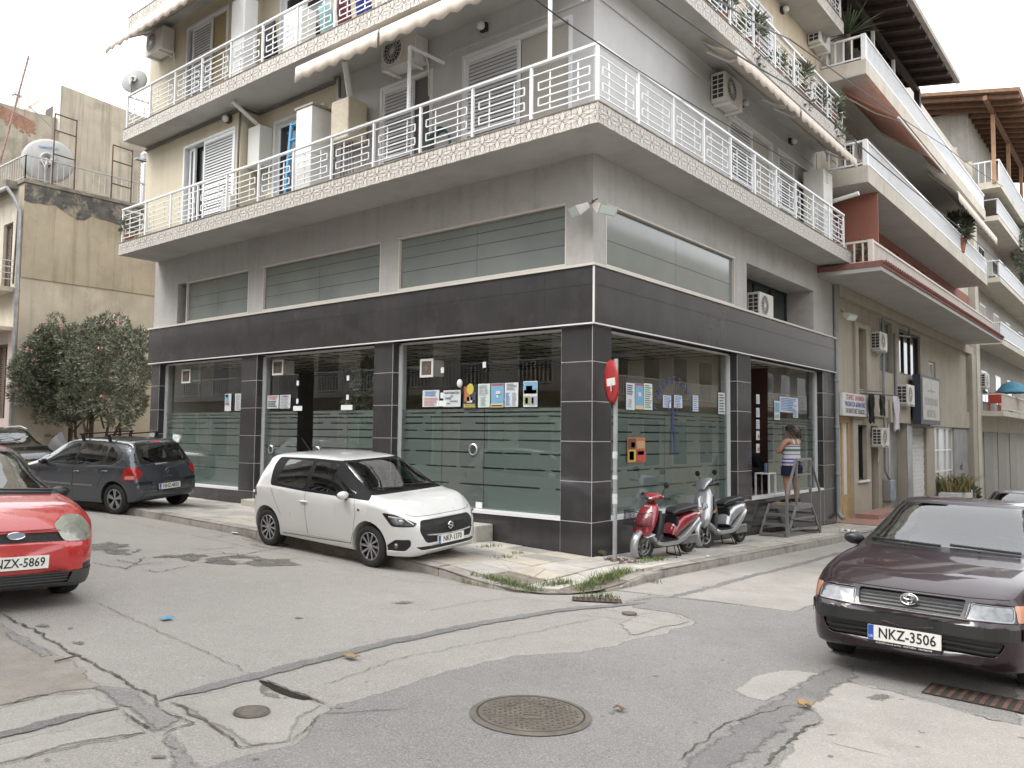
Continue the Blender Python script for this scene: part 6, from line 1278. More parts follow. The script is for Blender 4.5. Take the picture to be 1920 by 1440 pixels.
# ---- white hatchback
swift = dict(L=3.84, r=.300, fa=1.13, ra=-1.32, track=.745, xa=1.35, xb=1.55, paint=paint('pearl_white_paint', (.60, .60, .585), .3), spokes=10, twist=.35, seat=(.0, 1.0), dash=(.78, .93), mirror=(.62, .80, .98), handles=[(-.36, .80)], psq=.80,
    top=[(-1.92, .62), (-1.90, .86), (-1.84, 1.06), (-1.74, 1.26), (-1.62, 1.40), (-1.42, 1.462), (-1.0, 1.488), (-.5, 1.495), (0, 1.478), (.22, 1.452), (.36, 1.405), (.6, 1.275), (.9, 1.10), (1.02, 1.035), (1.12, 1.0), (1.35, .965), (1.6, .895), (1.76, .815), (1.86, .72), (1.92, .62)],
    belt=[(-1.92, .5), (-1.86, .84), (-1.7, .955), (-1.35, .985), (-.8, .965), (0, .935), (.8, .915), (1.1, .905), (1.4, .865), (1.65, .79), (1.82, .68), (1.92, .54)],
    wid=[(-1.92, .46), (-1.89, .64), (-1.80, .76), (-1.6, .845), (-1.32, .868), (-.9, .855), (0, .845), (.7, .85), (1.13, .868), (1.45, .83), (1.66, .75), (1.80, .64), (1.88, .52), (1.92, .40)],
    topw=[(-1.92, .40), (-1.85, .55), (-1.7, .57), (-1.4, .575), (-.5, .60), (.2, .595), (.4, .60), (.95, .70), (1.1, .735), (1.4, .72), (1.65, .63), (1.82, .48), (1.92, .32)],
    bot=[(-1.92, .40), (-1.82, .28), (-1.6, .21), (1.5, .19), (1.75, .19), (1.86, .21), (1.92, .27)], nose=[(.2, -.02), (.3, .0), (.45, .0), (.62, -.015), (.72, -.05), (.85, -.10), (1.5, -.1)], tail=[(.2, -.08), (.45, 0), (.7, -.01), (1.0, -.06), (1.5, -.1)],
    panels=[('windscreen_frame', 0, (1,), [(-.76, 1.0), (.76, 1.0), (.625, 1.437), (-.625, 1.437)], PILL, 0, [('windscreen', [(-.655, 1.05), (.655, 1.05), (.565, 1.41), (-.565, 1.41)], CARGLASS_S, 0)], dict(pred=lambda c: c.x > .2, rnd=.05)),
        ('side_glazing', 90, side_sym, [(-1.10, .935), (-1.06, .99), (-.38, 1.432), (.4, 1.44), (1.33, 1.41), (1.36, 1.30), (1.24, .985), (.4, .95)], PILL, 0, [('front_window', [(-.80, .99), (-.33, 1.385), (.30, 1.40), (.30, .985)], CARGLASS_S, 0), ('rear_window', [(.40, .99), (.40, 1.40), (1.06, 1.39), (1.12, 1.02)], CARGLASS_D, 0)], dict(rnd=.05)),
        ('tailgate_glass', 180, (1,), [(-.5, 1.08), (.5, 1.08), (.45, 1.38), (-.45, 1.38)], CARGLASS_D, 0, [], dict(pred=lambda c: c.x < -1.4)),
        ('grille', 0, (1,), [(-.50, .69), (.50, .69), (.55, .56), (.46, .375), (-.46, .375), (-.55, .56)], mat('mesh_grille', (.012, .012, .013), .5, bump=1., bs=90), -.012, [], dict(pred=lambda c: c.x > 1, rnd=.06)),
        ('lower_intake', 0, (1,), [(-.60, .335), (.60, .335), (.52, .285), (-.52, .285)], TRIM, -.006, [], dict(pred=lambda c: c.x > 1, rnd=.02)),
        ('headlamp', 48, side_sym, [(-.985, .655), (-.93, .612), (-.63, .618), (-.48, .80), (-.66, .785)], TRIM, .003, [('lamp_unit', [(-.95, .658), (-.915, .632), (-.65, .638), (-.54, .772), (-.67, .76)], LAMPC, -.012)], dict(pred=lambda c: c.x > 1, rnd=.04)),
        ('fog_recess', 40, side_sym, [(-.65, .44), (-.44, .44), (-.33, .36), (-.30, .29), (-.58, .28), (-.66, .36)], TRIM, -.006, [], dict(pred=lambda c: c.x > 1, rnd=.03)),
        ('tail_lamp', 96, side_sym, [(1.50, .80), (1.64, .79), (1.85, .96), (1.74, 1.0), (1.56, .93)], LAMPR, .008, [], dict(pred=lambda c: c.x < -1.3, rnd=.03))],
    seams=[('panel_gap', 90, side_sym, [(-.80, .93), (-.86, .75), (-.80, .45), (-.74, .3)], .007, SEAM, .0015), ('panel_gap', 90, side_sym, [(.34, .97), (.32, .6), (.26, .32)], .007, SEAM, .0015), ('panel_gap', 90, side_sym, [(-.76, .3), (0, .275), (.9, .27)], .008, SEAM, .0015), ('panel_gap', 90, side_sym, [(1.20, .95), (1.05, .7), (.94, .55)], .006, SEAM, .0015),
        ('panel_gap', 0, (1,), [(-.64, .78), (-.55, .745), (-.3, .735), (0, .735), (.3, .735), (.55, .745), (.64, .78)], .007, SEAM, .0015),
        ('chrome_bar', 0, (1,), [(-.46, .50), (-.2, .475), (0, .47), (.2, .475), (.46, .50)], .022, CHROME, .016), ('sill_line', 90, side_sym, [(-.62, .33), (.7, .31)], .02, paint('pearl_white_paint', (.7, .7, .68)), .004)],
    plates=[(0, 0, .40, 'NKP-1370', 0)], wipers=[(-.1, (-.6, 1.06), (1.035,)), (.52, (-.02, 1.06), (1.035,))])
def swift_extra(t, bvh):
    h, n = hit(bvh, 0., 1, 0, .575, .012); b = B(); M = frame_mat(h, (0, 1, 0), (0, 0, 1))
    for a, c in (((-.05, .01), (.0, .05)), ((0, .05), (.05, .015)), ((-.05, .01), (.05, -.01)), ((.05, -.01), (0, -.05)), ((0, -.05), (-.05, -.015))): b.bar(M @ Vector((*a, .01)), M @ Vector((*c, .01)), .014)
    ob('badge', b, CHROME, t)
    for s in (1, -1):
        h, n = hit(bvh, R(40), s, -.46, .355, .004); b = B(); ellipsoid(b, h, (.03, .04, .04)); ob('fog_lamp', b, LAMPC, t, smooth=60)
        h, n = hit(bvh, R(48), s, -.76, .685, .0); b = B(); ellipsoid(b, h, (.035, .045, .04)); ob('projector', b, mat('projector_lens', (.3, .28, .25), .05, .3, coat=1.), t, smooth=60)
        b = seam(bvh, R(48), s, [(-.93, .645), (-.80, .73), (-.58, .755)], .012, .006); ob('light_guide', b, mat('lamp_white', (.8, .8, .8), .2), t)
    h, n = hit(bvh, R(90), -1, -.93, .80, .004); b = B(); ellipsoid(b, h, (.03, .008, .02)); ob('side_repeater', b, LAMPC, t)
    b = B(); b.tube([(-1.3, 0, 1.46), (-1.55, 0, 1.68)], [.008, .004], 5); ob('aerial', b, TRIM, t)
swift['extra'] = swift_extra
def barset(name, A, sides, us, zs, wd, m, off): return [(name, A, sides, [(us[0], z), (us[1]*.5+us[0]*.5, z), (us[1], z)], wd, m, off) for z in zs]
# ---- dark purple saloon, front view
aub = mat('aubergine_paint', (.013, .003, .0065), .35, 0., coat=.75, spec=.3, var=.05, vs=2)
toyota = dict(L=4.53, r=.305, fa=1.385, ra=-1.195, track=.735, xa=1.75, xb=1.9, paint=aub, spokes=9, seat=(-.15, .95), dash=(.72, .90), mirror=(.55, .80, .96), mirror_mat=TRIM, handle_mat=TRIM, handles=[(-.45, .78), (-1.3, .80)], psq=.84, seat_mat=mat('grey_seat_cloth', (.10, .10, .11), .9),
    top=[(-2.265, .60), (-2.24, .80), (-2.15, .93), (-1.6, 1.0), (-1.2, 1.2), (-.75, 1.36), (-.3, 1.405), (0, 1.40), (.2, 1.37), (.34, 1.315), (.62, 1.155), (.88, 1.0), (.98, .958), (1.15, .935), (1.45, .90), (1.8, .838), (2.0, .785), (2.13, .735), (2.21, .68), (2.265, .58)],
    belt=[(-2.265, .5), (-2.2, .78), (-1.6, .9), (-.5, .90), (.8, .885), (1.2, .855), (1.6, .80), (1.95, .72), (2.15, .64), (2.265, .5)],
    wid=[(-2.265, .55), (-2.2, .72), (-2, .81), (-1.2, .845), (0, .848), (1.3, .845), (1.75, .822), (2.0, .785), (2.13, .735), (2.21, .66), (2.265, .54)],
    topw=[(-2.265, .5), (-2.1, .66), (-1.6, .66), (-1.2, .58), (-.5, .555), (.2, .555), (.4, .585), (.95, .70), (1.2, .745), (1.7, .735), (2.0, .69), (2.15, .63), (2.265, .47)],
    bot=[(-2.265, .36), (-2.1, .25), (-1.8, .2), (1.7, .19), (2.0, .20), (2.18, .22), (2.265, .26)], nose=[(.15, -.07), (.27, -.02), (.40, 0), (.545, 0), (.575, -.025), (.61, -.035), (.72, -.06), (.9, -.1)], tail=[(.2, -.08), (.45, 0), (.7, -.01), (1.0, -.06)],
    panels=[('windscreen_frame', 0, (1,), [(-.715, .958), (.715, .958), (.575, 1.368), (-.575, 1.368)], TRIM, 0, [('windscreen', [(-.675, .985), (.675, .985), (.545, 1.345), (-.545, 1.345)], CARGLASS, 0)], dict(pred=lambda c: c.x > .1, rnd=.05)),
        ('side_glazing', 90, side_sym, [(-.84, .93), (-.30, 1.30), (.2, 1.355), (.75, 1.33), (1.35, 1.03), (1.25, .94)], TRIM, 0, [('front_window', [(-.72, .95), (-.26, 1.275), (.24, 1.325), (.24, .95)], CARGLASS, 0), ('rear_window', [(.31, .95), (.31, 1.33), (.72, 1.305), (1.2, 1.02), (1.1, .95)], CARGLASS, 0)], dict(rnd=.04)),
        ('indicator', 40, side_sym, [(-.815, .585), (-.80, .70), (-.60, .70), (-.665, .59)], LAMPO, .003, [], dict(pred=lambda c: c.x > 1, rnd=.02)),
        ('headlamp', 14, side_sym, [(-.16, .585), (-.12, .70), (.175, .70), (.165, .585)], mat('lamp_bezel', (.25, .25, .26), .3, .6), -.002, [('lamp_reflector', [(-.145, .595), (-.105, .69), (.165, .69), (.155, .595)], LAMPC, -.006), ], dict(pred=lambda c: c.x > 1, rnd=.02)),
        ('grille', 0, (1,), [(-.385, .71), (.385, .71), (.36, .59), (-.36, .59)], TRIM, -.02, [], dict(pred=lambda c: c.x > 1, rnd=.02)),
        ('lower_intake', 0, (1,), [(-.66, .44), (.66, .44), (.60, .33), (-.60, .33)], TRIM, -.02, [], dict(pred=lambda c: c.x > 1, rnd=.04))],
    seams=barset('grille_bar', 0, (1,), (-.37, .37), (.612, .637, .662, .687), .007, mat('grille_slat', (.008, .007, .008), .6, spec=.15), -.012)+barset('intake_bar', 0, (1,), (-.62, .62), (.36, .40), .012, MATS['rub_strip_plastic'] if 'rub_strip_plastic' in MATS else TRIM, 0)+[
        ('panel_gap', 0, (1,), [(-.66, .735), (-.4, .725), (0, .722), (.4, .725), (.66, .735)], .008, SEAM, .0015), ('panel_gap', 20, side_sym, [(.27, .71), (.30, .79), (.36, .9), (.38, .94)], .007, SEAM, .0015), ('panel_gap', 90, side_sym, [(-.78, .9), (-.80, .6), (-.72, .3)], .007, SEAM, .0015), ('panel_gap', 90, side_sym, [(.28, .93), (.26, .3)], .007, SEAM, .0015), ('rub_strip', 0, (1,), [(-.74, .50), (0, .50), (.74, .50)], .085, mat('rub_strip_plastic', (.016, .016, .017), .45), .010), ('body_line', 90, side_sym, [(-2.12, .50), (-1.72, .50)], .085, TRIM, .010), ('crease', 0, (1,), [(-.78, .58), (-.4, .572), (0, .57), (.4, .572), (.78, .58)], .01, SEAM, .001)],
    plates=[(0, -.02, .385, 'NKZ-3506', 1)], wipers=[(-.02, (-.62, .99), (.975,)), (.6, (.05, .99), (.975,))])
def toyota_extra(t, bvh):
    h, n = hit(bvh, 0., 1, 0, .658, .014); M = frame_mat(h, (0, 1, 0), (0, 0, 1)); b = B()
    for rx, rz, c in ((.062, .042, 0), (.022, .034, .004), (.042, .016, .014)): b.tube([M @ Vector((rx*math.cos(a), c+rz*math.sin(a), .008)) for a in [k*math.pi/10 for k in range(21)]], .006, 5)
    ob('badge', b, CHROME, t); b = B(); b.tube([(.72, .32, .94), (.72, .32, .955)], .012, 6); b.tube([(1.02, .3, .97), (1.02, .3, .985)], .012, 6); b.tube([(1.02, -.3, .97), (1.02, -.3, .985)], .012, 6); ob('washer_jet', b, TRIM, t)
    for s in (1, -1): b = seam(bvh, R(14), s, [(-.15, .59), (-.11, .695), (.17, .695)], .01, .002); ob('lamp_edge', b, TRIM, t)
toyota['extra'] = toyota_extra
# ---- red hatchback
redp = mat('red_paint', (.40, .020, .018), .28, coat=1., var=.06, vs=1.5)
fiesta = dict(L=3.92, r=.298, fa=1.17, ra=-1.316, track=.73, xa=1.42, xb=1.6, paint=redp, spokes=7, seat=(-.1, 1.0), dash=(.78, .95), mirror=(.62, .78, .98), mirror_mat=TRIM, handles=[(-.4, .83)], psq=.84,
    top=[(-1.96, .62), (-1.94, .88), (-1.88, 1.05), (-1.76, 1.24), (-1.6, 1.38), (-1.3, 1.44), (-.5, 1.468), (0, 1.452), (.2, 1.425), (.34, 1.375), (.62, 1.22), (.95, 1.05), (1.05, 1.008), (1.15, .985), (1.4, .935), (1.65, .865), (1.8, .80), (1.89, .73), (1.96, .62)],
    belt=[(-1.96, .5), (-1.88, .84), (-1.7, .94), (-1.3, .955), (-.5, .94), (.8, .92), (1.1, .905), (1.4, .85), (1.7, .76), (1.86, .67), (1.96, .54)],
    wid=[(-1.96, .5), (-1.92, .66), (-1.8, .77), (-1.5, .83), (-.9, .838), (0, .838), (.8, .838), (1.17, .84), (1.5, .82), (1.7, .77), (1.83, .69), (1.91, .59), (1.96, .47)],
    topw=[(-1.96, .42), (-1.85, .56), (-1.6, .57), (-.5, .575), (.2, .57), (.4, .585), (1.0, .71), (1.15, .745), (1.45, .72), (1.7, .65), (1.86, .55), (1.96, .40)],
    bot=[(-1.96, .40), (-1.85, .28), (-1.6, .21), (1.5, .19), (1.8, .19), (1.9, .21), (1.96, .25)], nose=[(.15, -.06), (.25, -.01), (.4, 0), (.58, -.005), (.68, -.04), (.8, -.08), (1., -.1)], tail=[(.2, -.08), (.45, 0), (.7, -.01), (1.0, -.06)],
    panels=[('windscreen_frame', 0, (1,), [(-.735, 1.0), (.735, 1.0), (.60, 1.418), (-.60, 1.418)], TRIM, 0, [('windscreen', [(-.69, 1.03), (.69, 1.03), (.56, 1.395), (-.56, 1.395)], CARGLASS, 0)], dict(pred=lambda c: c.x > .1, rnd=.05)),
        ('side_glazing', 90, side_sym, [(-.95, .965), (-.28, 1.375), (.3, 1.41), (1.2, 1.38), (1.5, 1.2), (1.3, .98)], TRIM, 0, [('front_window', [(-.80, .985), (-.26, 1.345), (.33, 1.375), (.33, .985)], CARGLASS, 0), ('rear_window', [(.42, .985), (.42, 1.375), (1.1, 1.35), (1.2, 1.0)], CARGLASS, 0)], dict(rnd=.05)),
        ('headlamp', 40, side_sym, [(-.93, .63), (-.88, .77), (-.66, .86), (-.52, .84), (-.56, .70), (-.66, .62)], mat('hazed_lens', (.24, .25, .205), .15, .2, coat=1., var=.2, vs=9), .002, [('lamp_reflector', [(-.87, .655), (-.84, .75), (-.68, .80), (-.64, .66)], mat('hazed_reflector', (.32, .33, .29), .25, .6, var=.3, vs=15), .003)], dict(pred=lambda c: c.x > .9, rnd=.05)),
        ('grille', 0, (1,), [(-.47, .715), (.47, .715), (.42, .635), (-.42, .635)], mat('dark_mesh', (.015, .015, .016), .5, bump=1., bs=110), -.01, [], dict(pred=lambda c: c.x > 1, rnd=.02)),
        ('lower_bumper', 0, (1,), [(-.95, .355), (.95, .355), (.95, .16), (-.95, .16)], mat('grey_bumper_plastic', (.045, .046, .048), .5, var=.1), .004, [('lower_grille', [(-.50, .345), (.50, .345), (.46, .255), (-.46, .255)], TRIM, -.015)], dict(pred=lambda c: c.x > 1.3, rnd=0, facing=-.3)),
        ('side_grille', 28, side_sym, [(-.36, .41), (-.02, .44), (.0, .385), (-.04, .345), (-.34, .345)], TRIM, -.004, [], dict(pred=lambda c: c.x > 1, rnd=.02))],
    seams=barset('grille_bar', 0, (1,), (-.47, .47), (.275, .30, .325), .010, MATS['grey_bumper_plastic'] if 'grey_bumper_plastic' in MATS else TRIM, -.006)+[('panel_gap', 0, (1,), [(-.60, .75), (-.3, .735), (0, .73), (.3, .735), (.60, .75)], .008, SEAM, .0015), ('panel_gap', 28, side_sym, [(-.20, .76), (-.12, .84), (-.06, .97)], .006, SEAM, .0015), ('panel_gap', 90, side_sym, [(-.84, .93), (-.86, .6), (-.76, .3)], .007, SEAM, .0015), ('panel_gap', 90, side_sym, [(.38, .96), (.36, .3)], .007, SEAM, .0015), ('grille_rim', 0, (1,), [(-.40, .722), (0, .724), (.40, .722)], .012, redp, .004)],
    plates=[(0, .0, .48, 'NZX-5869', 0)], wipers=[(.0, (-.62, 1.03), (1.02,)), (.62, (.05, 1.03), (1.02,))])
def fiesta_extra(t, bvh):
    h, n = hit(bvh, 0., 1, 0, .685, .02); M = frame_mat(h, (0, 1, 0), (0, 0, 1)); b = B(); b.add([M @ Vector((.075*math.cos(a), .03*math.sin(a), .0)) for a in [k*math.pi/12 for k in range(24)]]+[M @ Vector((.07*math.cos(a), .026*math.sin(a), .01)) for a in [k*math.pi/12 for k in range(24)]], [(i, (i+1) % 24, 24+(i+1) % 24, 24+i) for i in range(24)]+[tuple(range(24, 48))]); bo = ob('badge', b, mat('badge_blue', (.30, .36, .44), .2, .5), t)
    b = B(); b.tube([M @ Vector((.075*math.cos(a), .03*math.sin(a), .006)) for a in [k*math.pi/12 for k in range(25)]], .005, 5); ob('badge_rim', b, CHROME, bo)
fiesta['extra'] = fiesta_extra
# ---- slate hatchback seen from behind
slate = mat('slate_blue_paint', (.066, .073, .085), .25, .5, coat=1., var=.05, vs=2)
clio = dict(L=3.986, r=.308, fa=1.19, ra=-1.385, track=.735, xa=1.45, xb=1.6, paint=slate, spokes=5, double=True, seat=(-.05, 1.0), dash=(.8, .95), mirror=(.68, .82, 1.0), handles=[(-.3, .82), (-1.15, .86)], psq=.80,
    top=[(-1.993, .58), (-1.98, .78), (-1.94, .94), (-1.86, 1.08), (-1.74, 1.28), (-1.62, 1.40), (-1.45, 1.455), (-.8, 1.488), (-.3, 1.493), (.1, 1.47), (.3, 1.43), (.45, 1.37), (.75, 1.2), (1.05, 1.04), (1.2, .985), (1.5, .91), (1.75, .82), (1.9, .72), (1.993, .60)],
    belt=[(-1.993, .5), (-1.95, .76), (-1.88, .90), (-1.6, .98), (-1.2, .975), (-.5, .95), (.8, .92), (1.1, .905), (1.45, .85), (1.75, .74), (1.9, .64), (1.993, .52)],
    wid=[(-1.993, .60), (-1.965, .70), (-1.9, .77), (-1.75, .815), (-1.4, .85), (-.9, .85), (0, .85), (.8, .85), (1.19, .853), (1.5, .82), (1.75, .74), (1.9, .6), (1.993, .44)],
    topw=[(-1.993, .50), (-1.92, .60), (-1.8, .60), (-1.6, .575), (-1.0, .575), (.2, .575), (.45, .59), (1.1, .72), (1.3, .74), (1.6, .68), (1.85, .54), (1.993, .38)],
    bot=[(-1.993, .36), (-1.95, .30), (-1.8, .25), (-1.5, .21), (1.5, .19), (1.85, .2), (1.993, .26)], nose=[(.2, -.04), (.35, 0), (.6, -.02), (.8, -.08), (1.1, -.1)], tail=[(.2, -.08), (.32, -.02), (.45, .0), (.60, 0), (.64, -.03), (.9, -.05), (1.2, -.08)],
    panels=[('rear_window_frame', 180, (1,), [(-.66, 1.0), (.66, 1.0), (.54, 1.395), (-.54, 1.395)], TRIM, 0, [('rear_window', [(-.60, 1.03), (.60, 1.03), (.50, 1.37), (-.50, 1.37)], CARGLASS, 0)], dict(pred=lambda c: c.x < -1.2, rnd=.06)),
        ('windscreen', 0, (1,), [(-.68, 1.04), (.68, 1.04), (.56, 1.41), (-.56, 1.41)], CARGLASS, 0, [], dict(pred=lambda c: c.x > .2)),
        ('side_glazing', 90, side_sym, [(-1.05, .96), (-.38, 1.37), (.2, 1.425), (1.1, 1.41), (1.52, 1.20), (1.50, 1.08), (1.3, .985), (.2, .955)], TRIM, 0, [('front_window', [(-.88, .985), (-.36, 1.335), (.16, 1.39), (.16, .98)], CARGLASS, 0), ('rear_side_window', [(.23, .98), (.23, 1.39), (.98, 1.375), (1.04, 1.0)], CARGLASS, 0), ('quarter_window', [(1.10, 1.0), (1.06, 1.365), (1.42, 1.16), (1.36, 1.03)], CARGLASS_D, 0)], dict(rnd=.05)),
        ('tail_lamp', 132, side_sym, [(.64, .70), (.70, .93), (.93, .96), (1.04, .83), (.96, .70)], LAMPR, .008, [('reversing_lamp', [(.70, .72), (.72, .79), (.90, .79), (.90, .72)], mat('pale_red_lamp', (.6, .25, .22), .15, coat=.6), .010)], dict(pred=lambda c: c.x < -1.2, rnd=.05)),
        ('bumper_strip', 150, side_sym, [(.30, .60), (.30, .655), (.62, .665), (.64, .61)], TRIM, .006, [], dict(pred=lambda c: c.x < -1.2, rnd=.01)),
        ('plate_recess', 180, (1,), [(-.30, .60), (.30, .60), (.32, .46), (-.32, .46)], mat('slate_recess', (.03, .035, .045), .4), -.008, [], dict(pred=lambda c: c.x < -1.5, rnd=.03)),
        ('rear_spoiler_lamp', 180, (1,), [(-.13, 1.405), (.13, 1.405), (.13, 1.43), (-.13, 1.43)], LAMPR, .004, [], dict(pred=lambda c: c.x < -1.2, rnd=0)),
        ('headlamp', 45, side_sym, [(-.95, .66), (-.5, .66), (-.35, .80), (-.6, .80)], LAMPC, .003, [], dict(pred=lambda c: c.x > 1))],
    seams=[('panel_gap', 180, (1,), [(-.58, .98), (-.60, .80), (-.50, .66), (-.3, .64), (.3, .64), (.50, .66), (.60, .80), (.58, .98)], .008, SEAM, .0015), ('panel_gap', 90, side_sym, [(-.86, .94), (-.92, .7), (-.80, .3)], .007, SEAM, .0015), ('panel_gap', 90, side_sym, [(.19, .96), (.16, .3)], .007, SEAM, .0015), ('panel_gap', 90, side_sym, [(1.12, .97), (1.06, .75), (.92, .55)], .007, SEAM, .0015), ('door_strip', 90, side_sym, [(-.80, .57), (.14, .56)], .035, mat('strip_chrome', (.3, .3, .32), .3, .7), .006), ('door_strip', 90, side_sym, [(.2, .56), (.80, .565)], .035, MATS.get('strip_chrome', TRIM), .006), ('lower_lip', 180, (1,), [(-.62, .40), (0, .385), (.62, .40)], .05, slate, .010)],
    plates=[(180, 0, .53, 'NHZ-4835', 0)])
def clio_extra(t, bvh):
    h, n = hit(bvh, R(180), 1, 0, .83, .006); M = frame_mat(h, (0, -1, 0), (0, 0, 1)); b = B(); r_ = [(0, .055), (.035, 0), (0, -.055), (-.035, 0)]
    for i in range(4): b.bar(M @ Vector((*r_[i], .005)), M @ Vector((*r_[(i+1) % 4], .005)), .014)
    ob('badge', b, CHROME, t); M2, n = hit(bvh, R(180), 1, 0, .725, .004); lettering('C L I O', .06, CHROME, M2, (0, -1, 0), (0, 0, 1), t, .002, 1.3, .002)
    for x in (-.15, -.95):
        b = B(); b.bar((x, -.66, 1.575), (x, .66, 1.575), .035, .025); rb = ob('roof_bar', b, TRIM, t)
        for s in (1, -1): b = B(); b.bar((x, s*.56, 1.44), (x, s*.60, 1.575), .06, .04); ob('bar_foot', b, TRIM, rb)
    pts = [hit(bvh, R(180), 1, u, 1.035+.01*abs(u), .02)[0] for u in (-.02, .1, .2, .3)]; b = B(); b.tube(pts, .012, 5); ob('rear_wiper', b, TRIM, t)
clio['extra'] = clio_extra
# ---- black car at the left edge and grey car behind the saloon
blackp = mat('black_paint', (.006, .006, .007), .2, coat=1., var=.05)
def variant(base, dz, **k):
    c = dict(base); c['top'] = [(x, z*dz) for x, z in base['top']]; c['belt'] = [(x, z*dz) for x, z in base['belt']]; c.update(k); return c
def scale_panels(ps, dz): return [(n, A, s, [(u, z*dz) for u, z in p], m, o, [(n2, [(u, z*dz) for u, z in p2], m2, o2) for n2, p2, m2, o2 in sub], kw) for n, A, s, p, m, o, sub, kw in ps]
DZ = 1.06
black = variant(fiesta, DZ, paint=blackp, plates=[(0, 0, .50, 'KZB-8134', 0)], mirror_mat=blackp, extra=lambda t, bvh: None, wipers=())
black['panels'] = scale_panels([p for p in fiesta['panels'] if p[0] not in ('lower_bumper', 'headlamp', 'grille')], DZ)+[('headlamp', 40, side_sym, [(-.93, .66), (-.90, .80), (-.62, .92), (-.48, .90), (-.56, .72), (-.70, .66)], LAMPC, .003, [], dict(pred=lambda c: c.x > .9, rnd=.05)), ('grille', 0, (1,), [(-.48, .77), (.48, .77), (.44, .60), (-.44, .60)], MATS['dark_mesh'], -.01, [], dict(pred=lambda c: c.x > 1, rnd=.03))]
black['seams'] = [s for s in fiesta['seams'] if s[0] == 'panel_gap']+[('grille_bar', 0, (1,), [(-.46, .69), (0, .688), (.46, .69)], .03, CHROME, .008), ('grille_rim', 0, (1,), [(-.49, .775), (0, .78), (.49, .775)], .016, CHROME, .008)]
def black_extra(t, bvh):
    h, n = hit(bvh, 0., 1, 0, .69, .03); b = B(); b.box((h.x, -.085, h.z-.014), (h.x+.008, .085, h.z+.014)); b.box((h.x, -.035, h.z-.03), (h.x+.009, .035, h.z+.03)); ob('badge', b, mat('gold_badge', (.5, .36, .08), .25, .8), t)
    for s in (1, -1): b = B(); b.tube([(.25, s*.56, 1.50), (-.2, s*.57, 1.57), (-1.2, s*.57, 1.55)], .014, 5); ob('roof_rail', b, ALU, t)
black['extra'] = black_extra
greyc = variant(toyota, 1.0, paint=mat('silver_grey_paint', (.22, .23, .24), .28, .6, coat=1., var=.04), plates=[], extra=lambda t, b: None)
def park(name, label, cat, c, x, y, heading, scale=1.):
    """stand a car on the sloping ground: pitch and roll from the four wheel contacts"""
    ch, sh = math.cos(heading), math.sin(heading)
    def gz(lx, ly): px, py = x+lx*ch-ly*sh, y+lx*sh+ly*ch; return SZ(px, py) if (px < 1.24 and py > -2.6) else G(px, py)
    f, r_, k = c['fa']*scale, c['ra']*scale, c['track']*scale; z = {(i, j): gz(i, j) for i in (f, r_) for j in (k, -k)}
    pf = sum(z[(f, j)] for j in (k, -k))/2; pr = sum(z[(r_, j)] for j in (k, -k))/2; zl = (z[(f, k)]+z[(r_, k)])/2; zr = (z[(f, -k)]+z[(r_, -k)])/2
    pit = math.atan2(pf-pr, f-r_); rol = math.atan2(zl-zr, 2*k); z0 = (pf+pr)/2-math.tan(pit)*(f+r_)/2
    M = Matrix.Rotation(heading, 3, 'Z') @ Matrix.Rotation(-pit, 3, 'Y') @ Matrix.Rotation(rol, 3, 'X')
    return car(name, label, cat, c, (x, y, z0), tuple(M.to_euler()), scale)
park('parked_car', 'white hatchback parked half on the pavement before the shop windows', 'car', swift, -2.63, -2.12, 0., .93)
park('parked_car', 'dark purple saloon facing the viewer at the right edge', 'car', toyota, 5.05, -3.42+2.265*.97, R(-90), .97)
park('parked_car', 'red hatchback cut off by the left edge of the picture', 'car', fiesta, -1.22-1.96*.97, -7.26, 0., .97)
park('parked_car', 'slate blue hatchback with roof bars seen from behind', 'car', clio, -10.45, -2.36, R(193.7), .95)
park('parked_car', 'black car with a gold badge behind the red hatchback', 'car', black, -17.2, -1.98, R(0), 1.)
park('parked_car', 'silver grey car parked behind the purple saloon', 'car', greyc, 5.0, 4.6, R(-90), .97)
# ---------------------------------------------------------------- scooters
SCR_RED = mat('scooter_red', (.25, .014, .024), .25, coat=1., var=.05); SCR_SIL = mat('scooter_silver', (.42, .43, .44), .3, .6, coat=.6); SCR_BLK = mat('scooter_black', (.016, .016, .018), .4, var=.1); SEATV = mat('black_vinyl', (.014, .014, .015), .42, var=.1, vs=5); ALLOY = mat('cast_alloy', (.28, .28, .28), .45, .7, var=.2)
def sweep(b, path, hw, ht, n=14, e=2.6, off=0.):
    """superellipse ring swept along a path in the xz plane (hw across y, ht normal to the path)"""
    rings = []; k = len(path)
    for i, (x, z) in enumerate(path):
        a, c = path[max(i-1, 0)], path[min(i+1, k-1)]; d = Vector((c[0]-a[0], 0, c[1]-a[1])).normalized(); nn = Vector((-d.z, 0, d.x)); r = []
        for j in range(n):
            t = 2*math.pi*j/n; ct, st = math.cos(t), math.sin(t); y = hw[i]*math.copysign(abs(ct)**(2/e), ct); q = ht[i]*math.copysign(abs(st)**(2/e), st); r.append(Vector((x, y+off, z))+nn*q)
        rings.append(r)
    return b.loft(rings)
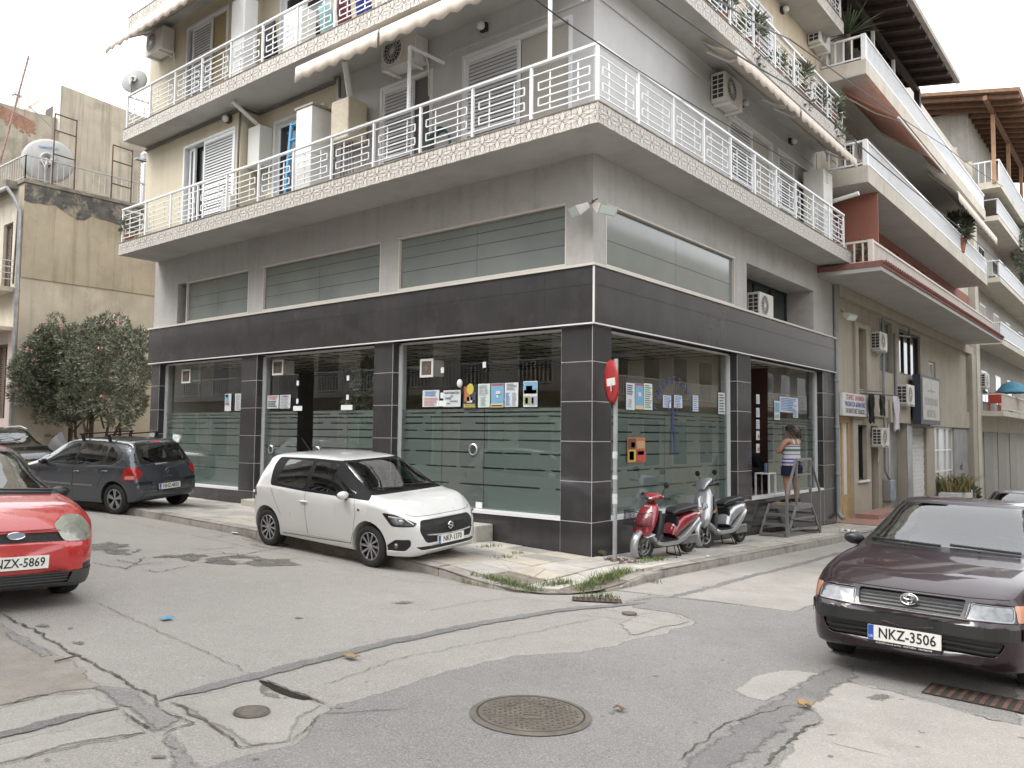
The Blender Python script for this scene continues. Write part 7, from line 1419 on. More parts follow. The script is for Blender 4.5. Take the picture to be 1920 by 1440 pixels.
def scooter(name, label, loc, heading, lean, main, under, style):
    t = thing(name, label, 'scooter', loc, rot=(lean, 0, heading)); wb, r = .63, .215
    def P(nm, b, m, sm=45, par=None, **k): return ob(nm, b, m, par or t, smooth=sm, **k)
    for x, rr in ((wb, r), (-wb, r)):
        b = B(); b.lathe([(rr*.62, -.03), (rr*.72, -.045), (rr*.9, -.05), (rr*.985, -.03), (rr, 0), (rr*.985, .03), (rr*.9, .05), (rr*.72, .045), (rr*.62, .03)], (0, 0, 0), 'y', 30); o = P('wheel', b, RUBBER); o.location = (x, 0, rr); o.rotation_euler = (0, 0, style['steer'] if x > 0 else 0)
        b = B(); b.lathe([(rr*.63, -.035), (rr*.58, -.03), (rr*.56, 0), (rr*.58, .03), (rr*.63, .035)], (0, 0, 0), 'y', 26); b.lathe([(.03, -.05), (.045, -.04), (.045, .04), (.03, .05)], (0, 0, 0), 'y', 12)
        for k in range(5): a = k*2*math.pi/5; b.bar((.03*math.cos(a), 0, .03*math.sin(a)), (rr*.6*math.cos(a), 0, rr*.6*math.sin(a)), .03, .03)
        P('rim', b, ALLOY, 40, o)
    # front fender, fork
    b = B(); b.lathe([(r+.01, -.075), (r+.045, -.05), (r+.055, 0), (r+.045, .05), (r+.01, .075)], (wb, 0, r+.02), 'y', 14, R(20), R(135)); o = P('front_fender', b, under if style['k'] == 'red' else main); md = o.modifiers.new('s', 'SOLIDIFY'); md.thickness = .008
    b = B()
    for s in (1, -1): b.tube([(wb, s*.075, r), (wb-.06, s*.07, .45), (wb-.12, s*.05, .62)], .018, 7)
    P('fork', b, STEEL)
    # leg shield / front cowl
    hs = 1. if style['k'] == 'red' else 1.12
    b = B(); sweep(b, [(.70, .36), (.68, .44), (.62, .55), (.55, .68), (.48*1., .80*hs), (.43, .89*hs)], [.10, .17, .19, .185, .16, .10], [.03, .07, .085, .085, .08, .05], 18, 2.3); P('front_cowl', b, main)
    b = B(); sweep(b, [(.50, .30), (.47, .45), (.42, .62), (.37, .78*hs)], [.20, .215, .205, .15], [.025, .03, .03, .03], 14, 3.); P('leg_shield', b, SCR_BLK)
    # floorboard and lower trim
    b = B(); sweep(b, [(.62, .44), (.55, .36), (.45, .28), (.30, .245), (-.10, .245), (-.30, .30), (-.52, .42), (-.78, .56), (-.86, .60)], [.15, .19, .20, .195, .19, .185, .17, .13, .06], [.03, .04, .045, .05, .05, .055, .06, .05, .03], 14, 3.2); P('lower_trim', b, under)
    b = B(); b.box((-.12, -.17, .296), (.40, .17, .304)); P('floor_mat', b, SCR_BLK, None)
    # rear body and seat
    b = B(); sweep(b, [(-.08, .34), (-.16, .46), (-.34, .56), (-.58, .62), (-.80, .66), (-.88, .67)], [.13, .155, .165, .155, .11, .05], [.05, .10, .12, .095, .06, .03], 16, 2.6); P('side_panels', b, main)
    b = B(); b.box((-.16, -.13, .30), (-.10, .13, .66)); P('under_seat_cover', b, SCR_BLK, None, bevel=.02)
    b = B(); sweep(b, [(-.06, .70), (-.14, .735), (-.32, .755), (-.55, .785), (-.72, .79), (-.80, .765)], [.09, .135, .15, .145, .12, .05], [.03, .05, .055, .05, .045, .02], 16, 2.8); P('seat', b, SEATV)
    # engine, exhaust, stand
    b = B(); b.box((-.78, -.11, .17), (-.35, .10, .32)); b.lathe([(.001, -.14), (.10, -.14), (.12, -.10), (.12, .0)], (-.60, 0, .24), 'y', 16); P('engine', b, ALLOY, 40, bevel=.015)
    b = B(); b.tube([(-.35, -.13, .22), (-.55, -.15, .24), (-.9, -.16, .32)], [.03, .055, .05], 10); P('exhaust', b, STEEL)
    b = B(); b.tube([(-.18, .10, .2), (-.25, .14, .0)], .012, 6); b.tube([(-.18, -.10, .2), (-.25, -.14, .0)], .012, 6); b.tube([(-.25, .14, .005), (-.25, -.14, .005)], .012, 6); b.tube([(-.05, .12, .22), (.02, .24, .01)], .01, 6); P('stand', b, SCR_BLK, 40)
    b = B(); b.tube([(-.72, .13, .74), (-.9, .12, .74), (-.95, 0, .74), (-.9, -.12, .74), (-.72, -.13, .74)], .011, 6); P('grab_rail', b, STEEL)
    b = B(); ellipsoid(b, (-.87, 0, .60), (.03, .09, .045)); P('tail_lamp', b, LAMPR)
    # handlebar head
    M = Matrix.Translation((.40, 0, 0)) @ Matrix.Rotation(style['steer'], 4, 'Z') @ Matrix.Translation((-.40, 0, 0)); zb = .985 if style['k'] == 'red' else 1.06
    def X(b): b.v = [tuple(M @ Vector(v)) for v in b.v]; return b
    b = B(); b.tube([(.43, 0, .8), (.39, 0, zb)], .03, 8); b.tube([(.36, -.33, zb+.02), (.36, -.12, zb), (.36, .12, zb), (.36, .33, zb+.02)], .014, 7); hb = P('handlebar', X(b), SCR_BLK)
    for s in (1, -1):
        b = B(); b.tube([(.36, s*.21, zb+.01), (.36, s*.34, zb+.02)], .02, 8); P('grip', X(b), RUBBER, 40, hb); b = B(); b.tube([(.40, s*.14, zb+.01), (.44, s*.2, zb+.01), (.43, s*.33, zb+.01)], .007, 5); P('brake_lever', X(b), SCR_BLK, 40, hb)
    for s in style['mirrors']:
        b = B(); b.tube([(.37, s*.15, zb+.02), (.36, s*.17, zb+.12), (.36, s*.22, zb+.18)], .007, 5); mo = P('mirror', X(b), SCR_BLK, 40); b = B(); ellipsoid(b, (.36, s*.235, zb+.22), (.018, .065, .05)); P('mirror_head', X(b), SCR_BLK, 50, mo)
    if style['k'] == 'red':
        b = B(); sweep(b, [(.54, .955), (.49, .985), (.40, 1.0), (.30, 1.0), (.27, .995)], [.09, .15, .17, .13, .08], [.03, .055, .06, .045, .02], 14, 2.6); P('head_cover', X(b), main)
        b = B(); ellipsoid(b, (.515, 0, .965), (.05, .115, .042)); P('headlamp', X(b), LAMPC)
        b = B(); b.lathe([(.001, 0), (.02, 0)], (0, 0, 0), 'z', 4)
        # wire basket: fine mesh walls and floor
        b = B(); x0, x1, y0, y1, z0, z1 = .66, .92, -.17, .17, .56, .78
        for k in range(10): z = z0+(z1-z0)*k/9; [b.bar(p, q, .004) for p, q in (((x0+.03, y0, z), (x1, y0-.015, z)), ((x0+.03, y1, z), (x1, y1+.015, z)), ((x1, y0-.015, z), (x1, y1+.015, z)))]
        for k in range(15): y = y0+(y1-y0)*k/14; b.bar((x1, y, z0), (x1, y, z1), .004); b.bar((x0, y, z0), (x1, y, z0), .004)
        for k in range(11): x = x0+(x1-x0)*k/10; b.bar((x, y0-.01, z0), (x, y0-.01, z1), .004); b.bar((x, y1+.01, z0), (x, y1+.01, z1), .004)
        for p, q in (((x0, y0, z1), (x1, y0-.015, z1)), ((x0, y1, z1), (x1, y1+.015, z1)), ((x1, y0-.015, z1), (x1, y1+.015, z1))): b.bar(p, q, .012)
        P('wire_basket', b, SCR_BLK, None)
        b = B(); b.box((.565, -.05, .835), (.575, .05, .86)); P('emblem', b, mat('emblem_silver', (.6, .6, .6), .3, .5), None)
        b = B(); sweep(b, [(.72, .375), (.66, .40), (.56, .42)], [.14, .18, .19], [.018, .022, .02], 12, 3.); P('silver_nose_trim', b, under)
    else:
        b = B(); sweep(b, [(.53, 1.0), (.47, 1.09), (.38, 1.15), (.30, 1.17)], [.12, .17, .17, .10], [.02, .05, .05, .02], 14, 2.4); P('head_cover', X(b), main)
        b = B(); sweep(b, [(.60, .60), (.585, .68), (.56, .76)], [.09, .145, .12], [.08, .092, .07], 16, 2.2); P('headlamp', b, LAMPC)
        b = B(); sweep(b, [(.67, .575), (.655, .62), (.60, .80), (.56, .86)], [.05, .08, .035, .02], [.06, .062, .10, .06], 12, 2.2); P('centre_beak', b, main)
        for s in (1, -1):
            b = B(); b.prism([(.60, s*.10, .56), (.50, s*.205, .60), (.47, s*.215, .68), (.56, s*.17, .60)], (.012, s*.012, 0)); P('indicator', b, LAMPO, None)
            b = B(); b.bar((.54, s*.03, .93), (.50, s*.075, .95), .012); P('vent', b, SCR_BLK, None)
        b = B(); b.box((-1.0, -.13, .80), (-.66, .13, .825)); P('rear_rack', b, SCR_BLK, None, bevel=.01)
    return t
def scooter_at(px_f, px_r, **k):
    f, r_ = GP(*px_f, KH), GP(*px_r, KH); c = (f+r_)/2; d = f-r_; return c, math.atan2(d.y, d.x)
f, r_ = Vector((.60, .50, 0)), Vector((.62, 1.72, 0)); c = (f+r_)/2
scooter('scooter', 'old red scooter with a wire basket parked beside the sign pole', (c.x, c.y, SZ(c.x, c.y)), R(-97), R(-4), SCR_RED, SCR_SIL, dict(k='red', steer=R(-14), mirrors=(1,))).scale = (.93,)*3
scooter('scooter', 'silver scooter with amber indicators parked behind the red one', (.50, 3.42, SZ(.5, 3.42)), R(-94), R(6), SCR_SIL, SCR_SIL, dict(k='silver', steer=R(-22), mirrors=(1, -1)))
# ---------------------------------------------------------------- rolling step platform
pf = thing('step_platform', 'grey steel double-sided step platform with a guard rail by the shop door', 'steps', (.4, 7.1, SZ(.4, 7.1)), world=True)
GS = mat('worn_grey_steel', (.26, .26, .255), .5, .5, var=.2, vs=5, stain=((.12, .10, .08), .4, 4.)); X0_, X1_ = .12, .68; PZt = .48; ya, yb = 6.05, 8.02; pa, pb = 6.58, 7.45
for x in (X0_, X1_):
    for (y0, y1) in ((ya, pa), (yb, pb)): b = B(); b.bar((x, y0, SZ(x, y0)), (x, y1, PZt), .05, .035, (1, 0, 0)); ob('stringer', b, GS, pf)
for j, f_ in enumerate((.06, .36, .67)):
    for (y0, y1, s) in ((ya, pa, -1), (yb, pb, 1)):
        y = y0+(y1-y0)*f_; z = SZ(.4, y0)+(PZt-SZ(.4, y0))*f_; b = B(); b.box((X0_+.03, y-.10, z-.02), (X1_-.03, y+.10, z+.02))
        for k in range(8): x = X0_+.06+k*.065; b.box((x-.012, y-.105, z+.02), (x+.012, y+.105, z+.026))
        ob('tread', b, GS, pf)
b = B(); b.box((X0_-.02, pa-.03, PZt-.09), (X1_+.02, pb+.03, PZt)); ob('deck', b, GS, pf)
b = B(); b.box((X0_+.02, 6.7, PZt+.001), (X1_-.25, 7.1, PZt+.02)); ob('board', b, mat('raw_plywood', (.36, .25, .14), .8, var=.2, vs=6), pf)
for y in (pa+.02, pb-.02): b = B(); b.bar((X1_, y, PZt), (X1_, y, 1.42), .045); ob('rail_post', b, GS, pf)
b = B(); b.bar((X1_, pa, 1.42), (X1_, pb, 1.42), .05); b.bar((X1_, pa, 1.10), (X1_, pb, 1.10), .04); b.bar((X1_, pa, .80), (X1_, pb, .80), .04); ob('guard_rail', b, GS, pf)
for (yt, yo) in ((pa, ya), (pb, yb)): b = B(); b.bar((X1_, yt, 1.42), (X1_, yo, .72), .04); b.bar((X1_, yo, .72), (X1_, yo, SZ(X1_, yo)), .045); ob('hand_rail', b, GS, pf)
b = B(); b.bar((X1_, ya+.1, .02), (X1_, yb-.1, -.06), .035); b.bar((X0_, ya+.1, .02), (X0_, yb-.1, -.06), .035); b.bar((X1_, ya+.25, .22), (X1_, yb-.25, .18), .035); ob('base_frame', b, GS, pf)
# ---------------------------------------------------------------- people
def skin_body(name, V, E, m, parent, root, sub=2):
    """continuous figure grown from a jointed skeleton: V name -> (x,y,z,rx,ry)"""
    me = bpy.data.meshes.new(name); ks = list(V); me.from_pydata([V[k][:3] for k in ks], [(ks.index(a), ks.index(c)) for a, c in E], []); me.materials.append(m); o = put(name, me, parent)
    bm = bmesh.new(); bm.from_mesh(me); sl_ = bm.verts.layers.skin.verify(); bm.verts.ensure_lookup_table()
    for i, k in enumerate(ks): bm.verts[i][sl_].radius = (V[k][3], V[k][4]); bm.verts[i][sl_].use_root = (k == root)
    bm.to_mesh(me); bm.free(); md = o.modifiers.new('k', 'SKIN'); md.use_smooth_shade = True; md = o.modifiers.new('s', 'SUBSURF'); md.levels = sub; md.render_levels = sub; return o
def ring(cx, cy_, z, rx, ry, n=18, ph=0.): return [(cx+rx*math.cos(2*math.pi*k/n+ph), cy_+ry*math.sin(2*math.pi*k/n+ph), z) for k in range(n)]
def stripes(name, cols, zs):
    """horizontal knit stripes: a colour ramp over object height"""
    m = bpy.data.materials.new(name); MATS[name] = m; m.use_nodes = True; n = m.node_tree.nodes; L = m.node_tree.links; b = n['Principled BSDF']; b.inputs['Roughness'].default_value = .9
    tc = n.new('ShaderNodeTexCoord'); sp = n.new('ShaderNodeSeparateXYZ'); L.new(tc.outputs['Object'], sp.inputs[0]); mr = n.new('ShaderNodeMapRange'); mr.inputs[1].default_value = zs[0]; mr.inputs[2].default_value = zs[1]; L.new(sp.outputs['Z'], mr.inputs[0])
    cr = n.new('ShaderNodeValToRGB'); cr.color_ramp.interpolation = 'CONSTANT'; L.new(mr.outputs[0], cr.inputs[0]); L.new(cr.outputs[0], b.inputs['Base Color']); e = cr.color_ramp.elements
    while len(e) < len(cols): e.new(.5)
    for i, (p, c) in enumerate(cols): e[i].position = p; e[i].color = (*c, 1)
    return m
wm_ = thing('person', 'woman in a striped vest and navy shorts standing with folded arms on the step platform', 'person', (.40, 7.12, PZt), R(158)-R(90)); wm_.scale = (1.2, 1.2, 1.)
# local: faces +y, x to her right; z up. 1.64 m tall
V = dict(pel=(0, 0, .88, .13, .11), ab=(0, .005, 1.0, .125, .11), chest=(0, 0, 1.18, .135, .105), up=(0, -.01, 1.31, .105, .08), neck=(0, .0, 1.395, .05, .05), nk2=(0, .02, 1.45, .048, .05), hd=(0, .05, 1.52, .075, .085), hd2=(0, .045, 1.585, .068, .075),
    shR=(.155, -.01, 1.32, .06, .06), elR=(.235, .09, 1.09, .044, .044), wrR=(.03, .215, 1.10, .03, .03), haR=(-.06, .22, 1.12, .032, .022), shL=(-.155, -.01, 1.32, .06, .06), elL=(-.235, .09, 1.08, .044, .044), wrL=(-.03, .24, 1.07, .03, .03), haL=(.10, .215, 1.06, .034, .022),
    hiR=(.10, 0, .82, .105, .105), knR=(.105, .015, .47, .062, .062), caR=(.105, -.01, .33, .06, .06), anR=(.105, -.015, .09, .038, .038), toR=(.115, .13, .035, .035, .03), hiL=(-.10, 0, .82, .105, .105), knL=(-.105, .03, .47, .062, .062), caL=(-.11, .005, .33, .06, .06), anL=(-.11, 0, .09, .038, .038), toL=(-.125, .145, .035, .035, .03))
E_ = [('pel', 'ab'), ('ab', 'chest'), ('chest', 'up'), ('up', 'neck'), ('neck', 'nk2'), ('nk2', 'hd'), ('hd', 'hd2'), ('up', 'shR'), ('shR', 'elR'), ('elR', 'wrR'), ('wrR', 'haR'), ('up', 'shL'), ('shL', 'elL'), ('elL', 'wrL'), ('wrL', 'haL'), ('pel', 'hiR'), ('hiR', 'knR'), ('knR', 'caR'), ('caR', 'anR'), ('anR', 'toR'), ('pel', 'hiL'), ('hiL', 'knL'), ('knL', 'caL'), ('caL', 'anL'), ('anL', 'toL')]
for s, h in ((1, 'haL'), (-1, 'haR')):      # fingers closing on the upper arms
    hx, hy, hz = V[h][:3]
    for k in range(4): V[f'{h}f{k}'] = (hx+s*.045, hy+.012-.004*k, hz+.028-.018*k, .009, .009); V[f'{h}g{k}'] = (hx+s*(.085-.006*abs(k-1.2)), hy-.008, hz+.024-.019*k, .008, .008); E_ += [(h, f'{h}f{k}'), (f'{h}f{k}', f'{h}g{k}')]
    V[h+'t'] = (hx+s*.02, hy+.0, hz+.05, .010, .010); E_.append((h, h+'t'))
skin_body('body', V, E_, SKIN, wm_, 'pel')
vest = stripes('striped_vest', [(0, (.50, .48, .52)), (.07, (.02, .03, .30)), (.12, (.55, .53, .56)), (.19, (.02, .03, .30)), (.235, (.50, .49, .54)), (.36, (.10, .10, .12)), (.39, (.50, .50, .53)), (.48, (.09, .15, .12)), (.57, (.52, .51, .54)), (.63, (.08, .10, .12)), (.67, (.55, .54, .57)), (.9, (.04, .06, .30)), (.95, (.58, .57, .6))], (.80, 1.42))
b = B(); b.loft([ring(0, 0, .80, .195, .155), ring(0, .0, .88, .19, .155), ring(0, .01, .98, .172, .145), ring(0, .01, 1.08, .17, .14), ring(0, .005, 1.17, .172, .138), ring(0, 0, 1.23, .165, .125)], cap=False); 
for s in (1, -1): b.loft([[(s*.04, -.115, 1.22), (s*.10, -.11, 1.22), (s*.10, -.118, 1.24), (s*.04, -.122, 1.24)], [(s*.01, -.09, 1.34), (s*.06, -.085, 1.34), (s*.06, -.095, 1.35), (s*.01, -.10, 1.35)], [(s*.06, -.02, 1.41), (s*.10, -.02, 1.40), (s*.10, -.02, 1.415), (s*.06, -.02, 1.425)], [(s*.08, .07, 1.33), (s*.12, .065, 1.32), (s*.12, .08, 1.32), (s*.08, .085, 1.33)], [(s*.07, .12, 1.22), (s*.12, .11, 1.22), (s*.12, .125, 1.22), (s*.07, .135, 1.22)]])
o = ob('vest', b, vest, wm_, smooth=70); md = o.modifiers.new('u', 'SUBSURF'); md.levels = 1; md.render_levels = 1
b = B(); b.loft([ring(0, 0, .90, .178, .15), ring(0, 0, .80, .19, .155), ring(0, 0, .74, .19, .15)], cap=False)
for s in (1, -1): b.loft([ring(s*.10, 0, .77, .105, .135), ring(s*.105, .005, .68, .105, .12), ring(s*.108, .01, .58, .105, .112)], cap=False)
ob('shorts', b, mat('navy_cloth', (.012, .016, .045), .9, var=.1), wm_, smooth=70)
b = B(); ellipsoid(b, (0, .015, 1.585), (.092, .10, .095)); sweep_pts = [(0, -.03, 1.60), (0, -.085, 1.54), (.01, -.115, 1.46), (.03, -.12, 1.39)]; b.tube(sweep_pts, [.075, .075, .055, .02], 10)
q = random.Random(8)
for i in range(70): a = q.uniform(math.pi*.95, math.pi*2.05); p = Vector((.085*math.cos(a), .015+.09*math.sin(a), 1.60+q.uniform(-.04, .06))); e = p+Vector((q.uniform(-.03, .07), -.05-q.random()*.04, -.10-q.random()*.12)); b.tube([p, p.lerp(e, .5)+Vector((0, -.02, .01)), e], [.012, .009, .003], 4)
ob('hair', b, HAIR, wm_, smooth=60)
for s in (1, -1): b = B(); x = s*.115; b.loft([ring(x, .055, 0, .048, .125), ring(x, .055, .03, .05, .128), ring(x, .05, .06, .046, .115), ring(x, -.01, .10, .04, .055)]); so = ob('shoe', b, mat('black_shoe', (.02, .02, .022), .6), wm_, smooth=60); b = B(); b.loft([ring(x, .055, -.004, .052, .13), ring(x, .055, .02, .053, .131)]); ob('sole', b, WHITE, so)
# seated figure inside the doorway and the stool before him
mn = thing('person', 'seated person in dark clothes leaning forward just inside the open shop door', 'person', (-.62, 8.05, .60), R(225)-R(90))
DKC = mat('dark_clothing', (.018, .018, .022), .9)
V2 = dict(pel=(0, 0, .50, .14, .12), ab=(0, .08, .66, .125, .11), chest=(0, .2, .84, .135, .11), up=(0, .27, .95, .10, .08), neck=(0, .31, 1.03, .05, .05), hd=(0, .37, 1.12, .075, .085), hd2=(0, .37, 1.19, .068, .075), shR=(.17, .26, .95, .06, .06), elR=(.24, .40, .70, .045, .045), wrR=(.10, .56, .70, .03, .03), haR=(.03, .60, .72, .035, .025), shL=(-.17, .26, .95, .06, .06), elL=(-.24, .40, .70, .045, .045), wrL=(-.08, .56, .74, .03, .03), haL=(0, .60, .77, .035, .025),
    hiR=(.11, .03, .47, .10, .10), knR=(.16, .44, .50, .065, .065), anR=(.16, .42, .08, .04, .04), toR=(.18, .56, .035, .038, .03), hiL=(-.11, .03, .47, .10, .10), knL=(-.16, .44, .50, .065, .065), anL=(-.16, .40, .08, .04, .04), toL=(-.18, .54, .035, .038, .03))
skin_body('body', V2, [e for e in E_ if 'f' not in e[1][2:] and 'g' not in e[1][2:] and not e[1].endswith('t') and 'ca' not in e[0] and 'ca' not in e[1] and 'nk2' not in e[0] and 'nk2' not in e[1]]+[('neck', 'hd'), ('knR', 'anR'), ('knL', 'anL')], SKIN, mn, 'pel')
b = B(); b.loft([ring(0, 0, .42, .19, .16), ring(0, .03, .54, .18, .155), ring(0, .1, .68, .17, .14), ring(0, .20, .84, .18, .135), ring(0, .26, .94, .17, .11), ring(0, .29, 1.0, .08, .07)]); ob('shirt', b, DKC, mn, smooth=70)
b = B()
for s in (1, -1): b.tube([(s*.11, .03, .47), (s*.16, .44, .50), (s*.16, .41, .30)], [.115, .085, .07], 10)
ob('trousers', b, DKC, mn, smooth=70); b = B(); ellipsoid(b, (0, .355, 1.18), (.085, .095, .085)); ob('hair', b, HAIR, mn, smooth=60)
stl = thing('stool', 'white stool standing in the open shop doorway', 'stool', (-.30, 7.4, .60), world=True)
b = B(); b.box((-.46, 7.2, 1.06), (-.12, 7.6, 1.09)); ob('seat', b, WHITE, stl, bevel=.01)
for x in (-.44, -.14):
    for y in (7.22, 7.58): b = B(); b.box((x-.018, y-.018, .60), (x+.018, y+.018, 1.06)); ob('leg', b, WHITE, stl)
can = thing('drink_tin', 'grey blue tin standing on the white stool', 'tin', (-.28, 7.43, 1.09), world=True); b = B(); b.lathe([(.001, 0), (.05, 0), (.05, .2), (.045, .21), (.001, .21)], (-.28, 7.43, 1.09), 'z', 16); ob('tin', b, mat('tin_print', (.16, .20, .30), .4, .3), can, smooth=40)
cs = thing('chair', 'metal-framed chair the person sits on inside the doorway', 'chair', (-.62, 8.1, .6), world=True); b = B(); b.box((-.82, 7.85, 1.0), (-.38, 8.3, 1.04)); ob('seat', b, BLACK_PL, cs)
for x in (-.80, -.40):
    for y in (7.87, 8.28): b = B(); b.tube([(x, y, .6), (x, y, 1.0)], .014); ob('leg', b, CHROME, cs)
# ---------------------------------------------------------------- no-entry sign
sp = thing('road_sign', 'bent no-entry sign on a grey pole at the pavement corner', 'road sign', (.4, 0, SZ(.4, 0)), world=True)
b = B(); b.tube([(.40, 0, SZ(.4, 0)-.05), (.402, .0, 1.5), (.405, .01, 3.0)], .033, 10); po = ob('pole', b, GALV, sp, smooth=50)
nrm_ = Vector((-.64, -.77, .03)).normalized(); c0 = Vector((.40, 0, 2.66))+nrm_*.055; M = frame_mat(c0, nrm_.cross(Vector((0, 0, 1)))*-1, (0, 0, 1))
b = B(); n = 40; dr = .325
def dz_(x, y): return .018*math.sin(y*5+.6)*1.0-.03*max(0, x-.1)
vs = [M @ Vector((0, 0, dz_(0, 0)))]
for r_ in (.25, .5, .75, 1.): vs += [M @ Vector((dr*r_*math.cos(2*math.pi*k/n), dr*r_*math.sin(2*math.pi*k/n), dz_(dr*r_*math.cos(2*math.pi*k/n), dr*r_*math.sin(2*math.pi*k/n)))) for k in range(n)]
b.add(vs, [(0, 1+k, 1+(k+1) % n) for k in range(n)]+[(1+j*n+k, 1+j*n+(k+1) % n, 1+(j+1)*n+(k+1) % n, 1+(j+1)*n+k) for j in range(3) for k in range(n)])
dsk = ob('disc', b, mat('sign_red_reflective', (.36, .025, .028), .4, var=.08, vs=5, stain=((.22, .02, .02), .5, 6.)), sp, smooth=50); md = dsk.modifiers.new('s', 'SOLIDIFY'); md.thickness = .004
b = B(); k = 10
b.add([M @ Vector((-.19+.38*i/k, y, dz_(-.19+.38*i/k, y)+.005)) for i in range(k+1) for y in (-.055, 0, .055)], [(3*i+j, 3*i+3+j, 3*i+4+j, 3*i+1+j) for i in range(k) for j in (0, 1)]); ob('white_bar', b, mat('sign_bar_white', (.66, .66, .62), .5, var=.08), dsk)
b = B(); b.add([M @ Vector(p) for p in ((.0, -.02, .022), (.05, -.03, .022), (.06, -.13, .02), (.02, -.15, .02))], [(0, 1, 2, 3)]); ob('torn_sticker', b, PAPER, dsk)
b = B(); [b.lathe([(.034, 0), (.036, 0), (.036, h), (.034, h)], (.40, 0, z), 'z', 10) for z, h in ((1.55, .10), (1.25, .06), (.9, .14))]; ob('sticker', b, mat('faded_sticker', (.52, .54, .55), .6, var=.3, vs=20), po)
lettering('AM.Thef', .05, PAPER, (.405, -.036, .75), (0, 0, -1), (1, 0, 0), po, 0, 1.)
chn = thing('chain', 'rusty chain piled round the foot of the sign pole', 'chain', (.42, -.03, SZ(.4, 0)), world=True); q = random.Random(3)
for i in range(34):
    a = i*.55; rr = .05+.006*i; p = Vector((.42+rr*math.cos(a)*1.2+.004*i, -.03+rr*math.sin(a)*.8, SZ(.42, 0)+.014+.01*q.random())); d = Vector((-math.sin(a), math.cos(a), q.uniform(-.3, .3))).normalized(); s = d.cross(Vector((0, 0, 1)) if i % 2 else Vector((q.random(), .3, .4))).normalized()
    b = B(); b.tube([p+d*.03*math.cos(t)+s*.013*math.sin(t) for t in [j*math.pi/5 for j in range(11)]], .005, 5); ob('link', b, RUST, chn)
# ---------------------------------------------------------------- notices on the shop glass
def sheet(label, ax, rect, rows, base=PAPER, name='notice', cat='notice', off=.012, txt=()):
    """paper stuck to the outside of the glass; rect = photo pixels (left, top, right, bottom); rows = (x0,y0,x1,y1,material) in 0..1"""
    d = GR-off; f = (lambda x, y: PY(x, y, d)) if ax == 'y' else (lambda x, y: PX(x, y, -d)); a, c = f(rect[0], rect[3]), f(rect[2], rect[1])
    w_ = abs(c.x-a.x) if ax == 'y' else abs(c.y-a.y); h = abs(c.z-a.z); u = Vector((1, 0, 0)) if ax == 'y' else Vector((0, 1, 0)); o = a.copy(); t = thing(name, label, cat, tuple(o), world=True)
    n = Vector((0, -1, 0)) if ax == 'y' else Vector((1, 0, 0)); z = Vector((0, 0, 1)); b = B(); cu = [.004*math.sin(i*1.9) for i in range(5)]
    b.add([o+u*w_*i/4+z*h*j-n*(0)+n*cu[i]*(1-j) for j in (0, 1) for i in range(5)], [(i, i+1, 6+i, 5+i) for i in range(4)]); so = ob('sheet', b, base, t)
    ms = []; rr = []
    for r_ in rows:
        if r_[4] not in ms: ms.append(r_[4])
        rr.append((r_[0]*w_, r_[1]*h, r_[2]*w_, r_[3]*h, ms.index(r_[4])))
    if rr:
        me = lines_mesh(rr, ms, o+n*.006, u, z, 'print', 0.); me2 = me
        put('print', me2, t)
    for (s, x, y, sz, m, bo) in txt: lettering(s, sz*h, m, o+u*w_*x+z*h*y+n*.008, u, z, t, bo*h, .85, .0005)
    return t
def para(x0, x1, y1, y0, n, m, q, thick=.45):
    st = (y1-y0)/n; return [(x0, y1-(k+.5+thick/2)*st, x1-(x1-x0)*q.random()*.35, y1-(k+.5-thick/2)*st, m) for k in range(n)]
q = random.Random(12)
sheet('white notice with blue and red lines, leftmost on the big left shop window', 'y', (792, 731, 824, 763), para(.15, .95, .95, .62, 3, INKB, q)+para(.12, .95, .55, .05, 6, INKR, q, .3))
sheet('white exam notice with large dark lettering on the glass door', 'y', (831, 731, 864, 763), [], txt=[('ΜΑΝΤΟΥΔΗ ΖΩΗ', .5, .84, .17, INK, .004), ('2022', .5, .64, .13, INK, .002), ('ΠΑΡΙΣΙ', .3, .5, .17, INK, .004), ('2 ΜΑΙΡΟΒΟΛΑ', .62, .33, .12, INK, .002), ('15.09.μ', .3, .2, .13, INK, .002)])
sheet('dark boxing poster with a yellow disc and yellow lettering', 'y', (868, 722, 894, 766), [(.1, .3, .5, .75, INKO), (.55, .35, .95, .7, INK), (.3, .25, .7, .5, PAPER), (.05, .75, .4, .95, INKO), (.0, .0, 1, .22, INK)], mat('poster_black', (.03, .03, .03), .4), 'poster', 'poster', txt=[('BOXING', .5, .11, .2, INKY, .008), ('●', .55, .80, .6, INKY, .01)])
sheet('pale green price list between the boxing poster and the blue poster', 'y', (896, 719, 919, 764), para(.1, .9, .95, .5, 7, INKG, q)+para(.2, .7, .45, .05, 6, INKG, q), mat('pale_green_paper', (.50, .58, .53), .7))
sheet('blue travel poster with a pale figure in the middle of the window', 'y', (920, 718, 945, 764), [(.05, .92, .95, .98, INKR), (.4, .55, .75, .68, PAPER), (.45, .4, .6, .5, PAPER), (0, 0, 1, .16, mat('sand_ink', (.5, .42, .25), .7)), (.08, .04, .9, .09, INKO)], SKYB, 'poster', 'poster')
sheet('white timetable with a blue column right of the blue poster', 'y', (946, 717, 972, 763), para(.15, .9, .97, .68, 5, INKR, q, .3)+para(.1, .9, .62, .04, 12, INKG, q)+[(.1, .04, .45, .5, INKB)] if False else para(.15, .9, .97, .68, 5, INK, q, .3)+para(.08, .42, .6, .04, 12, INKB, q)+para(.55, .9, .6, .04, 12, INKG, q))
